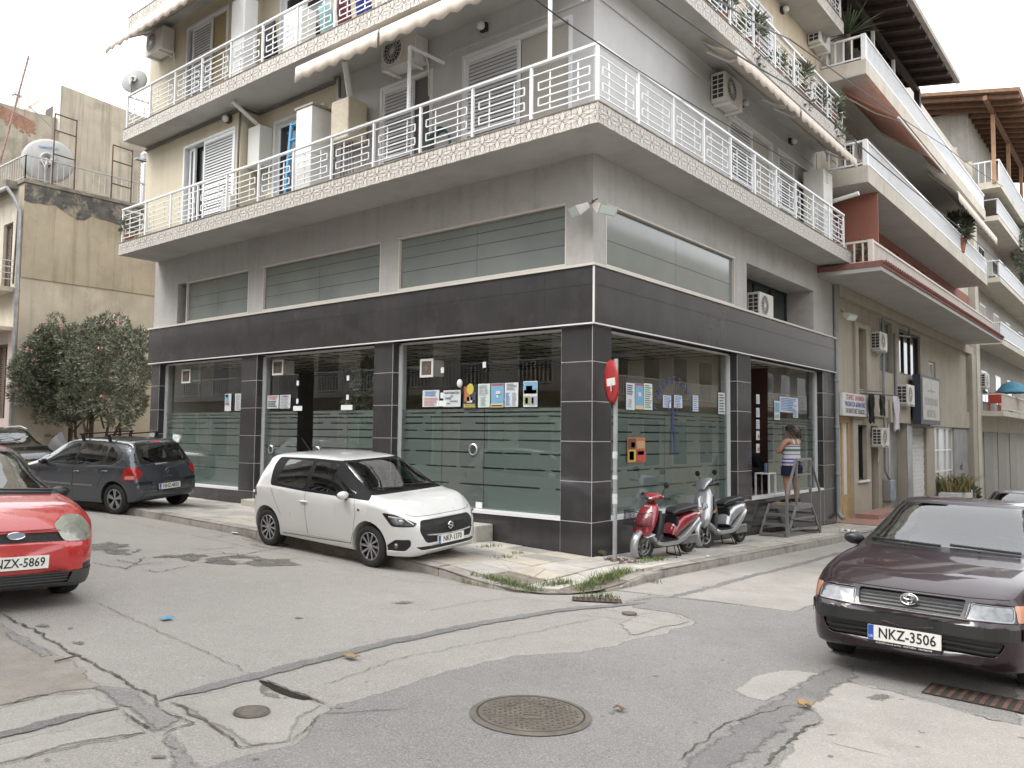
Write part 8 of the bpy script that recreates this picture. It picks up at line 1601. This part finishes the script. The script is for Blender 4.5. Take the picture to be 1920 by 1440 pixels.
sheet('poster with two seaside photographs, rightmost on the left window', 'y', (981, 714, 1008, 763), [(.05, .52, .95, .97, SKYB), (.05, .52, .95, .66, mat('teal_ink', (.05, .2, .22), .7)), (.2, .62, .65, .82, PAPER), (.05, .08, .48, .42, mat('olive_ink', (.28, .30, .14), .7)), (.52, .08, .95, .42, INKG), (.15, .12, .35, .36, PAPER), (.6, .12, .75, .36, PAPER)], PAPER, 'poster', 'poster')
sheet('pair of notices on the second glass door', 'y', (501, 741, 523, 766), [(.1, .85, .9, .92, INKR), (.2, .7, .8, .76, INKR)]+para(.1, .9, .6, .1, 4, INK, q)); sheet('typed sheet beside the notice on the second glass door', 'y', (524, 740, 545, 766), para(.08, .95, .95, .05, 8, INKG, q)+[(.3, .88, .7, .95, INKR)])
sheet('leaflet with a blue photograph on the far left window', 'y', (421, 738, 434, 771), [(.1, .5, .6, .95, SKYB), (.1, .35, .7, .48, INKO), (.1, .8, .5, .95, INK)]); sheet('narrow white list on the far left window', 'y', (440, 738, 452, 770), para(.15, .9, .96, .05, 10, INKG, q))
sheet('white sheet of the triple notice on the right window', 'x', (1174, 719, 1190, 768), para(.1, .8, .95, .55, 5, INK, q)+para(.2, .7, .4, .08, 5, INKG, q)); sheet('blue middle sheet of the triple notice on the right window', 'x', (1191, 720, 1206, 767), [(.05, .93, .95, .99, INKR), (.35, .5, .7, .66, PAPER), (0, 0, 1, .15, MATS['sand_ink'])], SKYB, 'poster', 'poster'); sheet('pale green sheet of the triple notice on the right window', 'x', (1207, 720, 1223, 768), para(.1, .9, .96, .06, 11, INK, q, .3), MATS['pale_green_paper'])
for i, (r_, l) in enumerate((((1243, 742, 1258, 764), 'small white note under the blue arc lettering'), ((1264, 742, 1279, 764), 'small white note right of the blue figure'), ((1299, 742, 1309, 771), 'narrow white note under the end of the arc lettering'), ((1347, 737, 1359, 776), 'narrow leaflet by the right edge of the right window'))): sheet(l, 'x', r_, para(.1, .95, .95, .05, 7, INKB if i < 3 else INK, q, .35))
sheet('red and orange poster low on the right window', 'x', (1176, 820, 1210, 868), [(.05, .55, .45, .95, mat('brown_ink', (.12, .05, .03), .7)), (.5, .55, .95, .85, mat('tan_ink', (.42, .28, .14), .7)), (.05, .05, .45, .5, INKY), (.1, .1, .35, .45, INKR), (.5, .05, .95, .5, INKR), (.55, .3, .9, .45, INK), (.2, .6, .4, .8, PAPER)], INKO, 'poster', 'poster')
sheet('white typed sheet on the far right shop window', 'x', (1462, 747, 1496, 772), para(.05, .95, .95, .08, 8, INKB, q)); sheet('small sheet hanging below the typed sheet on the far right window', 'x', (1487, 770, 1496, 783), para(.05, .95, .9, .1, 4, INKB, q)); sheet('leaflet with a picture left of the typed sheet on the far right window', 'x', (1452, 752, 1462, 787), [(.1, .4, .9, .9, SKYB), (.1, .1, .9, .3, INKG)])
for i, y in enumerate((740, 765, 787, 808, 832)): sheet('pale wall notice by the open door, number counted from the top: '+('first', 'second', 'third', 'fourth', 'fifth')[i], 'x', (1418, y, 1424, y+17), [(.5, .2, .9, .6, INKO)] if i > 2 else para(.1, .9, .9, .1, 4, INKG, q))
# blue gym lettering and weightlifter mark on the right window
lg = thing('window_lettering', 'blue arched gym lettering and lifter figure on the right shop window', 'lettering', tuple(PX(1262, 800, -GR)), world=True); BLUV = mat('blue_vinyl', (.03, .04, .16), .5)
cc = PX(1264, 768, -(GR-.012)); rad = .58
for i, chx in enumerate('ΓΥΜΝΑΣΤΗΡΙΟ'): a = R(172-i*16.4); p = Vector((cc.x, cc.y-rad*math.cos(math.pi-a)*1. if False else cc.y+rad*math.cos(a)*1.15, cc.z+rad*math.sin(a)*1.0-.06)); tx = Vector((0, math.sin(a), -math.cos(a))); lettering(chx, .17, BLUV, p, tx, Vector((0, math.cos(a), math.sin(a))), lg, .004, .9, .0008)
fg = PX(1262, 800, -(GR-.012)); b = B(); S_ = lambda pts, r_: b.tube([(fg.x, fg.y+y, fg.z+z) for y, z in pts], [q_*.55 for q_ in r_] if isinstance(r_, list) else r_*.55, 5)
S_([(-.02, .34), (.03, .34)], .05); S_([(0, .30), (0, .02)], [.06, .045]); S_([(-.04, .26), (-.15, .22), (-.17, .40), (-.10, .46)], .026); S_([(.04, .26), (.15, .22), (.17, .40), (.10, .46)], .026); S_([(-.02, .02), (-.06, -.2), (-.05, -.5)], .032); S_([(.02, .02), (.07, -.2), (.06, -.5)], .032)
b.v = [(fg.x+(v[0]-fg.x)*.03, v[1], v[2]) for v in b.v]; ob('figure', b, BLUV, lg)
# ---------------------------------------------------------------- extractor fans set in the glass
for i, (r_, l) in enumerate((((787, 672, 812, 708), 'square extractor fan in the big left shop window'), ((510, 674, 531, 704), 'square extractor fan in the door window behind the white hatchback'), ((340, 692, 357, 719), 'square extractor fan in the far left window behind the grey car'))):
    a, c = PY(r_[0], r_[3], GR-.03), PY(r_[2], r_[1], GR-.03); t = thing('extractor_fan', l, 'fan', tuple(a), world=True); w_ = c.x-a.x; h = c.z-a.z; y = GR-.03
    b = B(); b.box((a.x, y, a.z), (c.x, y+.02, a.z+.04)); b.box((a.x, y, c.z-.04), (c.x, y+.02, c.z)); b.box((a.x, y, a.z+.04), (a.x+.04, y+.02, c.z-.04)); b.box((c.x-.04, y, a.z+.04), (c.x, y+.02, c.z-.04)); ob('frame', b, ACW, t)
    b = B(); [b.box((a.x+.04, y+.006, a.z+.05+k*(h-.1)/9-.006), (c.x-.04, y+.014, a.z+.05+k*(h-.1)/9+.006)) for k in range(10)]; [b.box((a.x+.05+k*(w_-.1)/6-.005, y+.004, a.z+.04), (a.x+.05+k*(w_-.1)/6+.005, y+.016, c.z-.04)) for k in range(7)]; b.box((a.x+w_/2-.03, y-.002, a.z+h/2-.03), (a.x+w_/2+.03, y+.01, a.z+h/2+.03)); ob('grille', b, mat('fan_grille_brown', (.17, .14, .115), .6), t)
    b = B(); b.box((a.x+.02, y+.02, a.z+.02), (c.x-.02, y+.30, c.z-.02)); ob('housing', b, BEIGE_FR, t); b = B(); b.box((a.x+.04, y+.017, a.z+.04), (c.x-.04, y+.0195, c.z-.04)); ob('backing', b, INT_D, t)
ds = thing('dispenser', 'round white dispenser on the glass door of the left window', 'dispenser', tuple(PY(862, 719, GR-.05)), world=True); p = PY(862, 719, GR-.06); b = B(); ellipsoid(b, p, (.055, .04, .075)); ob('shell', b, WHITE, ds, smooth=60)
# ---------------------------------------------------------------- outdoor units on the corner block
p = PX(1352, 192, .02); ac((.02, p.y-.05, 8.28), EAST, 'white outdoor unit with a dark grille high on the grey right-hand wall', 1.02)
p = PX(1525, 95, .02); ac((.02, p.y, p.z), EAST, 'outdoor unit under the top balcony at the far end of the right wall', 1.02)
p = PY(765, 138, 0); ac((p.x+.1, -.03, p.z), 0., 'outdoor unit with red sticker over the grey balcony door', 1.12)
p = PY(312, 108, -.4); ac((p.x, -.42, p.z), 0., 'old outdoor unit in the shade of the upper left awning', 1.05)
p = PX(1423, 590, -.25); ac((-.5, p.y+.35, MZ0+.03), EAST, 'outdoor unit standing in the recess above the fascia', 1.0)
# ---------------------------------------------------------------- balcony clutter on the left face
HW = mat('boiler_white', (.62, .62, .58), .45, var=.04)
def cabinet(name, label, a, c, m, cat, detail=None, bevel=.012):
    t = thing(name, label, cat, ((a[0]+c[0])/2, (a[1]+c[1])/2, a[2]), world=True); b = B(); b.box(a, c); ob('body', b, m, t, bevel=bevel); detail and detail(t); return t
def boil(t): b = B(); b.tube([(-8.55, -.15, 8.5), (-8.60, -.3, 8.62), (-8.75, -.75, 8.95)], .045, 10); ob('flue', b, HW, t, smooth=50); b = B(); [b.tube([(-8.62+k*.09, -.1, 7.6), (-8.62+k*.09, -.1, 6.6)], .014, 6) for k in range(3)]; ob('pipes', b, mat('foil_lagging', (.5, .5, .5), .3, .7), t)
cabinet('boiler', 'white wall boiler with flue beside the cream doorway', (-8.80, -.32, 7.62), (-8.36, .0, 8.5), HW, 'boiler', boil)
def tall(t): b = B(); [b.box((x, -.722, z), (x+.2, -.716, z+.34)) for x in (-6.42,) for z in (7.85, 7.42, 6.85)]; b.box((-6.52, -.74, 7.28), (-5.98, -.16, 7.3)); ob('door_panels', b, WHITE, t); b = B(); b.box((-6.54, -.74, 8.2), (-5.96, -.14, 8.24)); ob('top', b, mat('taupe_plastic', (.30, .26, .24), .6), t)
cabinet('storage_cabinet', 'tall white plastic storage cabinet on the first balcony', (-6.5, -.72, 6.47), (-6.0, -.18, 8.2), WHITE, 'cabinet', tall)
def wrap(t): b = B(); b.tube([(-5.3, -.35, 8.2), (-5.2, -.5, 8.45), (-5.05, -.72, 8.78)], .06, 10); ob('flue', b, HW, t, smooth=50); b = B(); [b.tube([(-5.6+k*.08, -.3, 7.45), (-5.6+k*.1, -.32, 6.5)], .012, 6) for k in range(5)]; ob('pipes', b, PIPE_D, t)
cabinet('wrapped_boiler', 'boiler wrapped in crumpled cream sheeting beside the tall cabinet', (-5.68, -.52, 7.42), (-5.15, -.05, 8.22), mat('crumpled_sheet', (.56, .50, .38), .5, var=.1, vs=6, bump=1., bs=7), 'boiler', wrap, .03)
def louv(t): b = B(); [b.box((.561, 9.1+.1*j, 7.9+.06*k), (.566, 9.16+.1*j, 7.915+.06*k)) for j in range(2) for k in range(6)]; ob('vents', b, PIPE_D, t); b = B(); b.tube([(.5, 9.75, 7.6), (1.05, 9.75, 7.68)], .05, 10); b.tube([(1.05, 9.75, 7.68), (1.12, 9.75, 7.69)], .055, 10); ob('flue', b, HW, t, smooth=50)
cabinet('boiler_cabinet', 'white metal boiler cabinet with louvres at the far end of the first balcony', (.08, 8.95, 6.47), (.56, 9.6, 8.2), HW, 'cabinet', louv)
ld = thing('ladder', 'blue wooden ladder leaning behind the balcony rail', 'ladder', (-6.8, -.6, 6.46), world=True); LBL = mat('blue_paint', (.08, .28, .48), .6, var=.1); b = B()
for x in (-6.95, -6.62): b = B(); b.bar((x, -.62, 6.46), (x, -.5, 8.12), .05, .07); ob('rail', b, LBL, ld)
for k in range(5): b = B(); z = 6.75+k*.33; b.bar((-6.93, -.6+.024*k, z), (-6.64, -.6+.024*k, z), .07, .03); ob('rung', b, LBL, ld)
hc = thing('hose_coil', 'coiled grey-green garden hose hung on the grey wall', 'hose', (-3.2, -.08, 6.9), world=True)
b = B(); [b.tube([(-3.15+(.21+.012*k)*math.cos(a), -.05-.02*k, 6.95+(.25+.01*k)*math.sin(a)) for a in [j*math.pi/12 for j in range(25)]], .013, 6) for k in range(6)]; ob('hose', b, mat('hose_green', (.07, .13, .14), .5), hc, smooth=60)
gb = cabinet('utility_box', 'low grey utility cabinet beside the cream door', (-9.3, -.62, 6.47), (-8.93, -.45, 7.0), HW, 'box')
for i, (x, y, z0, z1, o) in enumerate(((766, 110, 7.28, 8.35, .85), (1031, 5, 7.28, 8.5, .85))):
    p = PY(x, 200 if i == 0 else 90, -.98); t = thing('drying_rack', 'white metal drying frame standing on the rail, %s' % ('near the wrapped boiler' if i == 0 else 'near the building corner'), 'drying rack', (p.x, -.98, 7.28), world=True); b = B(); b.bar((p.x, -.98, 7.28), (p.x, -.98, z1), .045); b.bar((p.x, -.98, z1), (p.x+.0, -.15, z1+.02), .04); ob('frame', b, WHITE_R, t)
def wall_lamp(label, p, n, m=BLACK_PL):
    t = thing('wall_lamp', label, 'lamp', tuple(p), world=True); p = Vector(p); n = Vector(n); b = B(); b.bar(p, p+n*.06, .14); ob('mount', b, m, t); b = B(); ellipsoid(b, p+n*.12, (.075, .075, .075)); ob('globe', b, mat('opal_glass', (.6, .6, .58), .3), t, smooth=60)
wall_lamp('round lamp over the double balcony door on the grey wall', PY(910, 53, 0), (0, -1, 0)); wall_lamp('globe lamp on the cream wall under the balcony', PY(432, 225, -.4), (0, -1, 0), RUST); wall_lamp('round lamp right of the white outdoor unit on the right wall', PX(1388, 195, 0), (1, 0, 0)); wall_lamp('round lamp near the far end of the right wall', PX(1480, 266, 0), (1, 0, 0)); wall_lamp('globe lamp on the upper sand-coloured right wall', PX(1464, 20, 0), (1, 0, 0))
floodlight(tuple(PY(1100, 384, -.22)), (R(32), R(6), R(-35)), 'broad floodlight left of the building corner'); floodlight(tuple(PX(1124, 384, .22)), (R(32), 0, R(72)), 'broad floodlight right of the building corner')
# clothes horse on the second balcony
for i, (x, z, m, l) in enumerate(((610, 38, mat('teal_towel', (.20, .36, .36), .9, var=.1), 'teal towel hung on the upper balcony rail'), (640, 20, mat('maroon_cloth', (.12, .025, .03), .9), 'maroon cloth drying on the upper balcony'), (676, 12, mat('royal_blue_cloth', (.02, .04, .22), .9), 'royal blue cloth at the right end of the upper balcony washing'), (500, 70, mat('black_bag_cloth', (.02, .02, .02), .8), 'black bag hanging behind the upper balcony rail'))):
    p = PY(x, z, -.7); b = B(); b.add([(p.x-.22+.44*j/6, -.7+.04*math.sin(j*1.9+i)+.02*k, p.z+.35-.75*k/5) for k in range(6) for j in range(7)], [(k*7+j, k*7+j+1, (k+1)*7+j+1, (k+1)*7+j) for k in range(5) for j in range(6)]); o = ob('hanging_garment', b, m, smooth=70, label=l, cat='garment'); md = o.modifiers.new('s', 'SOLIDIFY'); md.thickness = .012
cabinet('storage_cabinet', 'white cabinet behind the upper balcony rail', (-8.9, -.75, Z2), (-8.4, -.42, Z2+1.9), WHITE, 'cabinet'); cabinet('storage_cabinet', 'low white chest behind the upper rail near the washing', (-6.9, -.8, Z2), (-6.3, -.45, Z2+.95), WHITE, 'cabinet')
# ---------------------------------------------------------------- awnings of the corner block
def flip(t):
    """rebuild an awning given along y so that it runs along the left face: (x,y,z) -> (y,-x,z)"""
    for o in t.children:
        for v in o.data.vertices: v.co = Vector((v.co.y, -v.co.x, v.co.z))
        o.data.flip_normals()
    l = t.location.copy(); t.location = (l.y, -l.x, l.z)
    for o in t.children: o.matrix_parent_inverse = Matrix.Translation(-t.location)
flip(awning('long cream scalloped awning over the grey first balcony, left half', .75, 8.95, 1.55, 8.42, -5.35, -3.15, AWN, .26)); flip(awning('long cream scalloped awning over the grey first balcony, right half', .75, 8.95, 1.55, 8.42, -3.1, -.4, AWN, .26))
flip(awning('cream awning over the upper left balcony', .7, 11.8, 1.6, 11.15, -12.9, -8.6, AWN, .24))
awning('cream awning under the upper balcony on the right face, near half', .35, 8.95, 1.02, 8.55, 2.9, 6.0, AWN, .2); awning('cream awning under the upper balcony on the right face, far half', .35, 8.95, 1.02, 8.55, 6.1, 9.9, AWN, .2)
# ---------------------------------------------------------------- plants on balconies
def pot_plant(label, p, s, seed, m=(LEAF_D, LEAF), pot=True, trail=0.):
    t = thing('potted_plant', label, 'plant', tuple(p), world=True)
    if pot: b = B(); b.lathe([(.001, 0), (.09*s, 0), (.12*s, .2*s), (.13*s, .22*s), (.11*s, .22*s)], tuple(p), 'z', 12); ob('pot', b, mat('terracotta_pot', (.32, .12, .07), .8, var=.15), t, smooth=40)
    put('foliage', leaves_mesh('foliage', [(p[0], p[1], p[2]+.42*s, .2*s, .2*s, .24*s)]+([(p[0]+.1, p[1], p[2]-.05, .12, .25, .22)] if trail else []), int(70*s), .13*s, list(m), seed, .3, .6), t)
for i, (y, z, s, l) in enumerate(((3.4, Z2, 1.1, 'nearest leafy pot on the upper right balcony'), (4.7, Z2, 1.3, 'bushy pot plant against the shutter of the upper right balcony'), (6.1, Z2, .9, 'small pot plant midway along the upper right balcony'), (7.4, Z2, 1.3, 'tall pot plant two thirds along the upper right balcony'), (8.6, Z2, 1.0, 'red-potted plant near the far end of the upper right balcony'), (9.6, Z2, 1.4, 'trailing plant at the far end of the upper right balcony'))): pot_plant(l, (.55, y, z+.02), s, 20+i, trail=i in (1, 3, 5))
pot_plant('green plant on the middle balcony of the beige house', (1.0, 22.5, 8.6), 2.2, 31); pot_plant('flower pot on the red-edged balcony of the beige house', (.9, 10.8, 6.1), 1.0, 32); pot_plant('terracotta pot with leaves on the first balcony near the left end', (-13., -.85, Z1), .9, 33)
pot_plant('small potted plant on the ground by the white planter', (.55, 26.3, -1.0), 1.6, 34)
yucca('palm-like plant on the top terrace under the dark timber roof', Vector((.6, 10.9, 12.2)), 1.0, 70, 6)
cr_ = thing('climbing_tree', 'green climber spilling over the distant balconies at the right edge', 'plant', (1.6, 41, 9), world=True); put('foliage', leaves_mesh('foliage', [(1.3, 40, 11.8, .7, 2.2, 1.3), (1.2, 42, 10.2, .6, 1.5, 1.)], 900, .22, [LEAF, LEAF_D], 41, .35), cr_)
# ---------------------------------------------------------------- overhead cables
def cable(label, pts, dist, r_, sag=.1):
    P_ = [CAM+ray(*p)*d for p, d in zip(pts, dist)]; line = []
    for i in range(len(P_)-1): line += [P_[i].lerp(P_[i+1], k/8)-Vector((0, 0, sag*math.sin(math.pi*k/8))) for k in range(8)]
    line.append(P_[-1]); t = thing('overhead_cable', label, 'cable', tuple(P_[0]), group='overhead cables', world=True); b = B(); b.tube(line, r_, 5); ob('wire', b, BLACK_PL, t); return t
cable('thick black cable sweeping along the right street below the upper balcony', [(1215, -12), (1480, 160), (1816, 440), (1900, 510)], [9.5, 15, 29, 36], .014, .05)
cable('black cable running past the plants of the upper balcony', [(1330, -12), (1480, 73), (1773, 275), (1880, 350)], [10, 14.5, 27, 34], .013, .05)
cable('thin black cable crossing the corner rail', [(990, -12), (1120, 80), (1330, 215), (1568, 350)], [9, 10.2, 14, 21.5], .009, .02)
cable('thin cable in front of the beige balconies', [(1560, 300), (1740, 460), (1900, 575)], [20, 28, 37], .010, .05)
cable('thin cable dangling at the joint of the two houses', [(1580, 378), (1600, 470), (1575, 540), (1640, 600)], [21.5, 21.3, 21.6, 24], .008, .0)
# ---------------------------------------------------------------- manholes, grates, litter, weeds
def ground_frame(x, y): 
    n = Vector((-(G(x+.2, y)-G(x-.2, y))/.4, -(G(x, y+.2)-G(x, y-.2))/.4, 1)).normalized(); u = Vector((1, 0, 0)); u = (u-n*u.dot(n)).normalized(); v = n.cross(u); z = G(x, y)+.006; return Matrix(((u.x, v.x, n.x, x), (u.y, v.y, n.y, y), (u.z, v.z, n.z, z), (0, 0, 0, 1)))
IRON = mat('cast_iron_cover', (.13, .115, .095), .7, .3, var=.25, vs=7, bump=.4, bs=60, stain=((.22, .19, .15), .6, 6.)); IRON_D = mat('cast_iron_gap', (.03, .027, .024), .9)
def manhole(label, x, y, r_, studs, rot=0.):
    t = thing('manhole_cover', label, 'manhole cover', (x, y, G(x, y)), world=True); M = ground_frame(x, y) @ Matrix.Rotation(rot, 4, 'Z'); X = lambda b: (setattr(b, 'v', [tuple(M @ Vector(v)) for v in b.v]), b)[1]
    b = B(); b.lathe([(r_*1.02, .012), (r_*1.09, .013), (r_*1.14, .004)], (0, 0, 0), 'z', 40); ob('frame', X(b), IRON, t, smooth=40); b = B(); b.lathe([(r_*.98, .011), (r_*1.03, .011)], (0, 0, 0), 'z', 40); ob('gap', X(b), IRON_D, t)
    b = B(); b.lathe([(.001, .013), (r_*.97, .013), (r_*.985, .010)], (0, 0, 0), 'z', 40); cv = ob('cover', X(b), IRON, t)
    if studs:
        b = B(); s = r_*.095; n = int(r_/s)
        for i in range(-n, n+1):
            for j in range(-n, n+1):
                x_, y_ = i*s, j*s
                if math.hypot(x_, y_) > r_*.9 or (abs(x_-.02) < r_*.16 and abs(y_+.22*r_) < r_*.14): continue
                if (i+j) % 2: b.box((x_-s*.36, y_-s*.10, .012), (x_+s*.36, y_+s*.12, .0175))
                else: b.box((x_-s*.10, y_-s*.36, .012), (x_+s*.12, y_+s*.36, .0175))
        ob('studs', X(b), IRON_D if False else mat('worn_iron_studs', (.19, .17, .14), .55, .4, var=.2, vs=9), cv); b = B(); [b.box(*q_) for q_ in (((-.06, -.12, .012), (.07, -.11, .018)), ((-.06, -.05, .012), (.07, -.04, .018)), ((-.06, -.12, .012), (-.05, -.04, .018)), ((.06, -.12, .012), (.07, -.04, .018)))]; ob('crest', X(b), MATS['worn_iron_studs'], cv)
        for i, ch_ in enumerate('ΔΕΥΑΚ'): a = R(150-i*30); Mx = M @ Matrix.Translation((r_*.45*math.cos(a), r_*.45*math.sin(a)+.05, .0178)) @ Matrix.Rotation(a-math.pi/2, 4, 'Z'); me = text_mesh(ch_, .06, .001, .001); me.materials.clear(); me.materials.append(MATS['worn_iron_studs']); me.transform(Mx); put('lettering', me, cv)
    return t
p = GP(995, 1342); manhole('large round studded manhole cover in the foreground asphalt', p.x, p.y, .335, True, R(40)); p = GP(472, 1338); manhole('small round valve cover in the pale concrete patch', p.x, p.y, .095, False); p = GP(1180, 1152); manhole('small dark valve cover near the pavement corner', p.x, p.y, .07, False)
def grate(label, x, y, ang, w_, l, n):
    t = thing('drain_grate', label, 'drain', (x, y, G(x, y)), world=True); M = ground_frame(x, y) @ Matrix.Rotation(ang, 4, 'Z'); b = B(); b.box((-l/2, -w_/2, .004), (l/2, w_/2, .008)); b.v = [tuple(M @ Vector(v)) for v in b.v]; ob('pit', b, IRON_D, t)
    for k in range(n): b = B(); x_ = -l/2+l*(k+.5)/n; b.box((x_-l/n*.22, -w_/2, .006), (x_+l/n*.22, w_/2, .011)); b.v = [tuple(M @ Vector(v)) for v in b.v]; ob('bar', b, RUST, t)
grate('rusty storm grate choked with litter at the pavement corner', 1.60, -2.32, R(35), .24, .55, 9); p = GP(1868, 1318); grate('storm grate in the shade under the purple saloon', p.x, p.y, R(0), .35, .9, 13)
# weeds along the kerb
gr = [((870, 1088), (1010, 1108), 520, .085), ((1018, 1100), (1070, 1098), 150, .085), ((1085, 1108), (1180, 1085), 620, .11), ((1090, 1118), (1160, 1118), 150, .06), ((1190, 1070), (1245, 1062), 170, .075), ((1195, 1085), (1235, 1090), 60, .05), ((905, 1040), (930, 1035), 60, .06), ((930, 1060), (955, 1058), 40, .05), ((962, 1052), (975, 1050), 40, .05), ((1285, 1046), (1300, 1046), 40, .04)]
q = random.Random(2); b = B()
for (a, c, n, h) in gr:
    A_, C_ = GP(*a, .03), GP(*c, .03)
    for i in range(n):
        t = q.random(); p = A_.lerp(C_, t)+Vector((q.gauss(0, .05), q.gauss(0, .05), 0)); z = (SZ(p.x, p.y) if (p.y > -2.6 and p.x < 1.24) else G(p.x, p.y)+.01); hh = h*q.uniform(.4, 1.25)*(.6+.5*math.sin(t*math.pi)); ax, ay = q.gauss(0, .55), q.gauss(0, .55); th = q.uniform(0, 6.3); w0 = .0045; wx, wy = math.cos(th)*w0, math.sin(th)*w0; b.mi = 0 if q.random() < .8 else 1
        b.add([(p.x-wx, p.y-wy, z), (p.x+wx, p.y+wy, z), (p.x+ax*hh*.4+wx*.7, p.y+ay*hh*.4+wy*.7, z+hh*.65), (p.x+ax*hh*.4-wx*.7, p.y+ay*hh*.4-wy*.7, z+hh*.65), (p.x+ax*hh, p.y+ay*hh, z+hh)], [(0, 1, 2, 3), (3, 2, 4)])
put('grass', b.mesh('grass', [GRASS, GRASSY], fix=False), kind='stuff', label='ragged green weeds growing along the broken kerb', cat='grass')
def litter(name, label, px, size, m, cat, seed=1, h=.02, par=None):
    p = GP(*px); q = random.Random(seed); n = 9; vs = []
    if p.x < 1.24 and p.y > -2.6: p.z = SZ(p.x, p.y)
    for i in range(n):
        for j in range(n): x, y = (i/(n-1)-.5)*size[0]*q.uniform(.85, 1.1), (j/(n-1)-.5)*size[1]*q.uniform(.85, 1.1); vs.append((p.x+x, p.y+y, p.z+.02+h*abs(noise.noise(Vector((x*18, y*18, seed*3.1))))+h*.3*q.random()))
    b = B(); b.add(vs, [(i*n+j, (i+1)*n+j, (i+1)*n+j+1, i*n+j+1) for i in range(n-1) for j in range(n-1)]); o = ob(name, b, m, smooth=40, label=label, cat=cat); md = o.modifiers.new('s', 'SOLIDIFY'); md.thickness = .003; return o
WB = mat('white_plastic_film', (.68, .68, .66), .45, var=.05); LFB = mat('dry_leaf', (.28, .19, .09), .7, var=.2, vs=20)
litter('plastic_bag', 'crumpled white plastic litter by the corner weeds', (1156, 1103), (.16, .09), WB, 'litter', 1, .04); litter('plastic_bag', 'torn white bag in the gutter beyond the step platform', (1590, 1010), (.35, .16), WB, 'litter', 2, .08)
litter('blue_wrapper', 'flat blue wrapper lying on the road left of centre', (313, 1163), (.085, .10), mat('blue_wrapper', (.06, .30, .48), .4, var=.15), 'litter', 3, .012); litter('dry_leaf', 'curled tan leaf beside the foreground trench patch', (1510, 1330), (.10, .06), LFB, 'leaf', 4, .05); litter('dry_leaf', 'dry leaf on the road below the long tar seam', (658, 1236), (.13, .07), LFB, 'leaf', 5, .03); litter('dry_leaf', 'brown leaf right of the big manhole cover', (1162, 1335), (.07, .05), mat('brown_leaf', (.16, .08, .04), .8), 'leaf', 6, .03)
litter('paper_scrap', 'white scrap of paper at the foot of the left kerb', (440, 1002), (.16, .05), WB, 'litter', 7, .02); litter('paper_scrap', 'small paper scrap on the road beside the right kerb', (1328, 1062), (.06, .05), WB, 'litter', 8, .02); litter('paper_scrap', 'coloured scrap under the white hatchback', (610, 1040), (.14, .06), mat('printed_scrap', (.28, .22, .20), .6, var=.5, vs=30), 'litter', 9, .02)
ir = thing('iron_rod', 'short thin iron rod lying on the dusty slab at the left', 'rod', tuple(GP(122, 1240)), world=True); a, c = GP(103, 1245), GP(143, 1235); b = B(); b.tube([a+Vector((0, 0, .02)), c+Vector((0, 0, .02))], .006, 6); ob('rod', b, RUST, ir)
dp = thing('drain_outlet', 'short rusty pipe stub at the foot of the corner tiles', 'pipe', (.06, .18, SZ(0, .2)), world=True); b = B(); b.tube([(.0, .20, SZ(0, .2)+.05), (.11, .20, SZ(0, .2)+.045)], .04, 10); ob('pipe', b, mat('mossy_iron', (.10, .085, .05), .9, var=.3, vs=15), dp, smooth=50)
# ---------------------------------------------------------------- motorcycle under a grey cover
mc = thing('covered_motorcycle', 'motorcycle under a crumpled grey cover beyond the grey car', 'motorcycle', (-17, -.6, .4), world=True); c0 = PY(122, 848, -.75); b = B(); n = 26; rings = []
prof = [(0, .55, .12), (.12, .75, .24), (.35, .95, .34), (.6, 1.12, .40), (.85, 1.0, .36), (1.1, .88, .34), (1.4, .95, .33), (1.7, .90, .28), (1.9, .72, .2), (2.0, .5, .1)]
zg = SZ(-17, -.6)
for (s_, h, w_) in prof:
    ring_ = []
    for k in range(n):
        a = math.pi*k/(n-1); x = c0.x-1.0+s_; fold = 1+.07*noise.noise(Vector((s_*4, k*.5, 2)))+.02*math.sin(k*1.1+s_*4); ring_.append((x, -.75+w_*fold*math.cos(a)*(1.1 if math.sin(a) < .5 else .85), zg+.12+(h*1.22-.12)*max(0, math.sin(a))**.75*fold))
    rings.append(ring_)
b.loft(rings, cap=True, closed=False); o = ob('cover', b, mat('grey_tarpaulin', (.10, .10, .105), .8, var=.15, vs=3, bump=.3, bs=8, spec=.2), mc, smooth=70)
for x in (c0.x-.75, c0.x+.75): b = B(); b.lathe([(.18, -.05), (.29, -.05), (.30, 0), (.29, .05), (.18, .05)], (x, -.75, zg+.30), 'y', 20); ob('wheel', b, RUBBER, mc, smooth=40)

ip = thing('indoor_plant', 'leafy indoor fig standing inside the middle left window', 'plant', (-5.35, .75, .6), world=True); p = PY(690, 725, .75); put('foliage', leaves_mesh('foliage', [(p.x, .75, p.z, .45, .3, .55), (p.x-.25, .75, p.z-.45, .35, .3, .3)], 260, .13, [LEAF, LEAF_D], 51, .45), ip); b = B(); b.tube([(p.x, .75, .9), (p.x, .75, p.z)], .02, 6); ob('stem', b, BARK, ip); b = B(); b.lathe([(.001, 0), (.14, 0), (.19, .34), (.17, .34)], (p.x, .75, .6), 'z', 14); ob('pot', b, MATS['terracotta_pot'], ip, smooth=40)
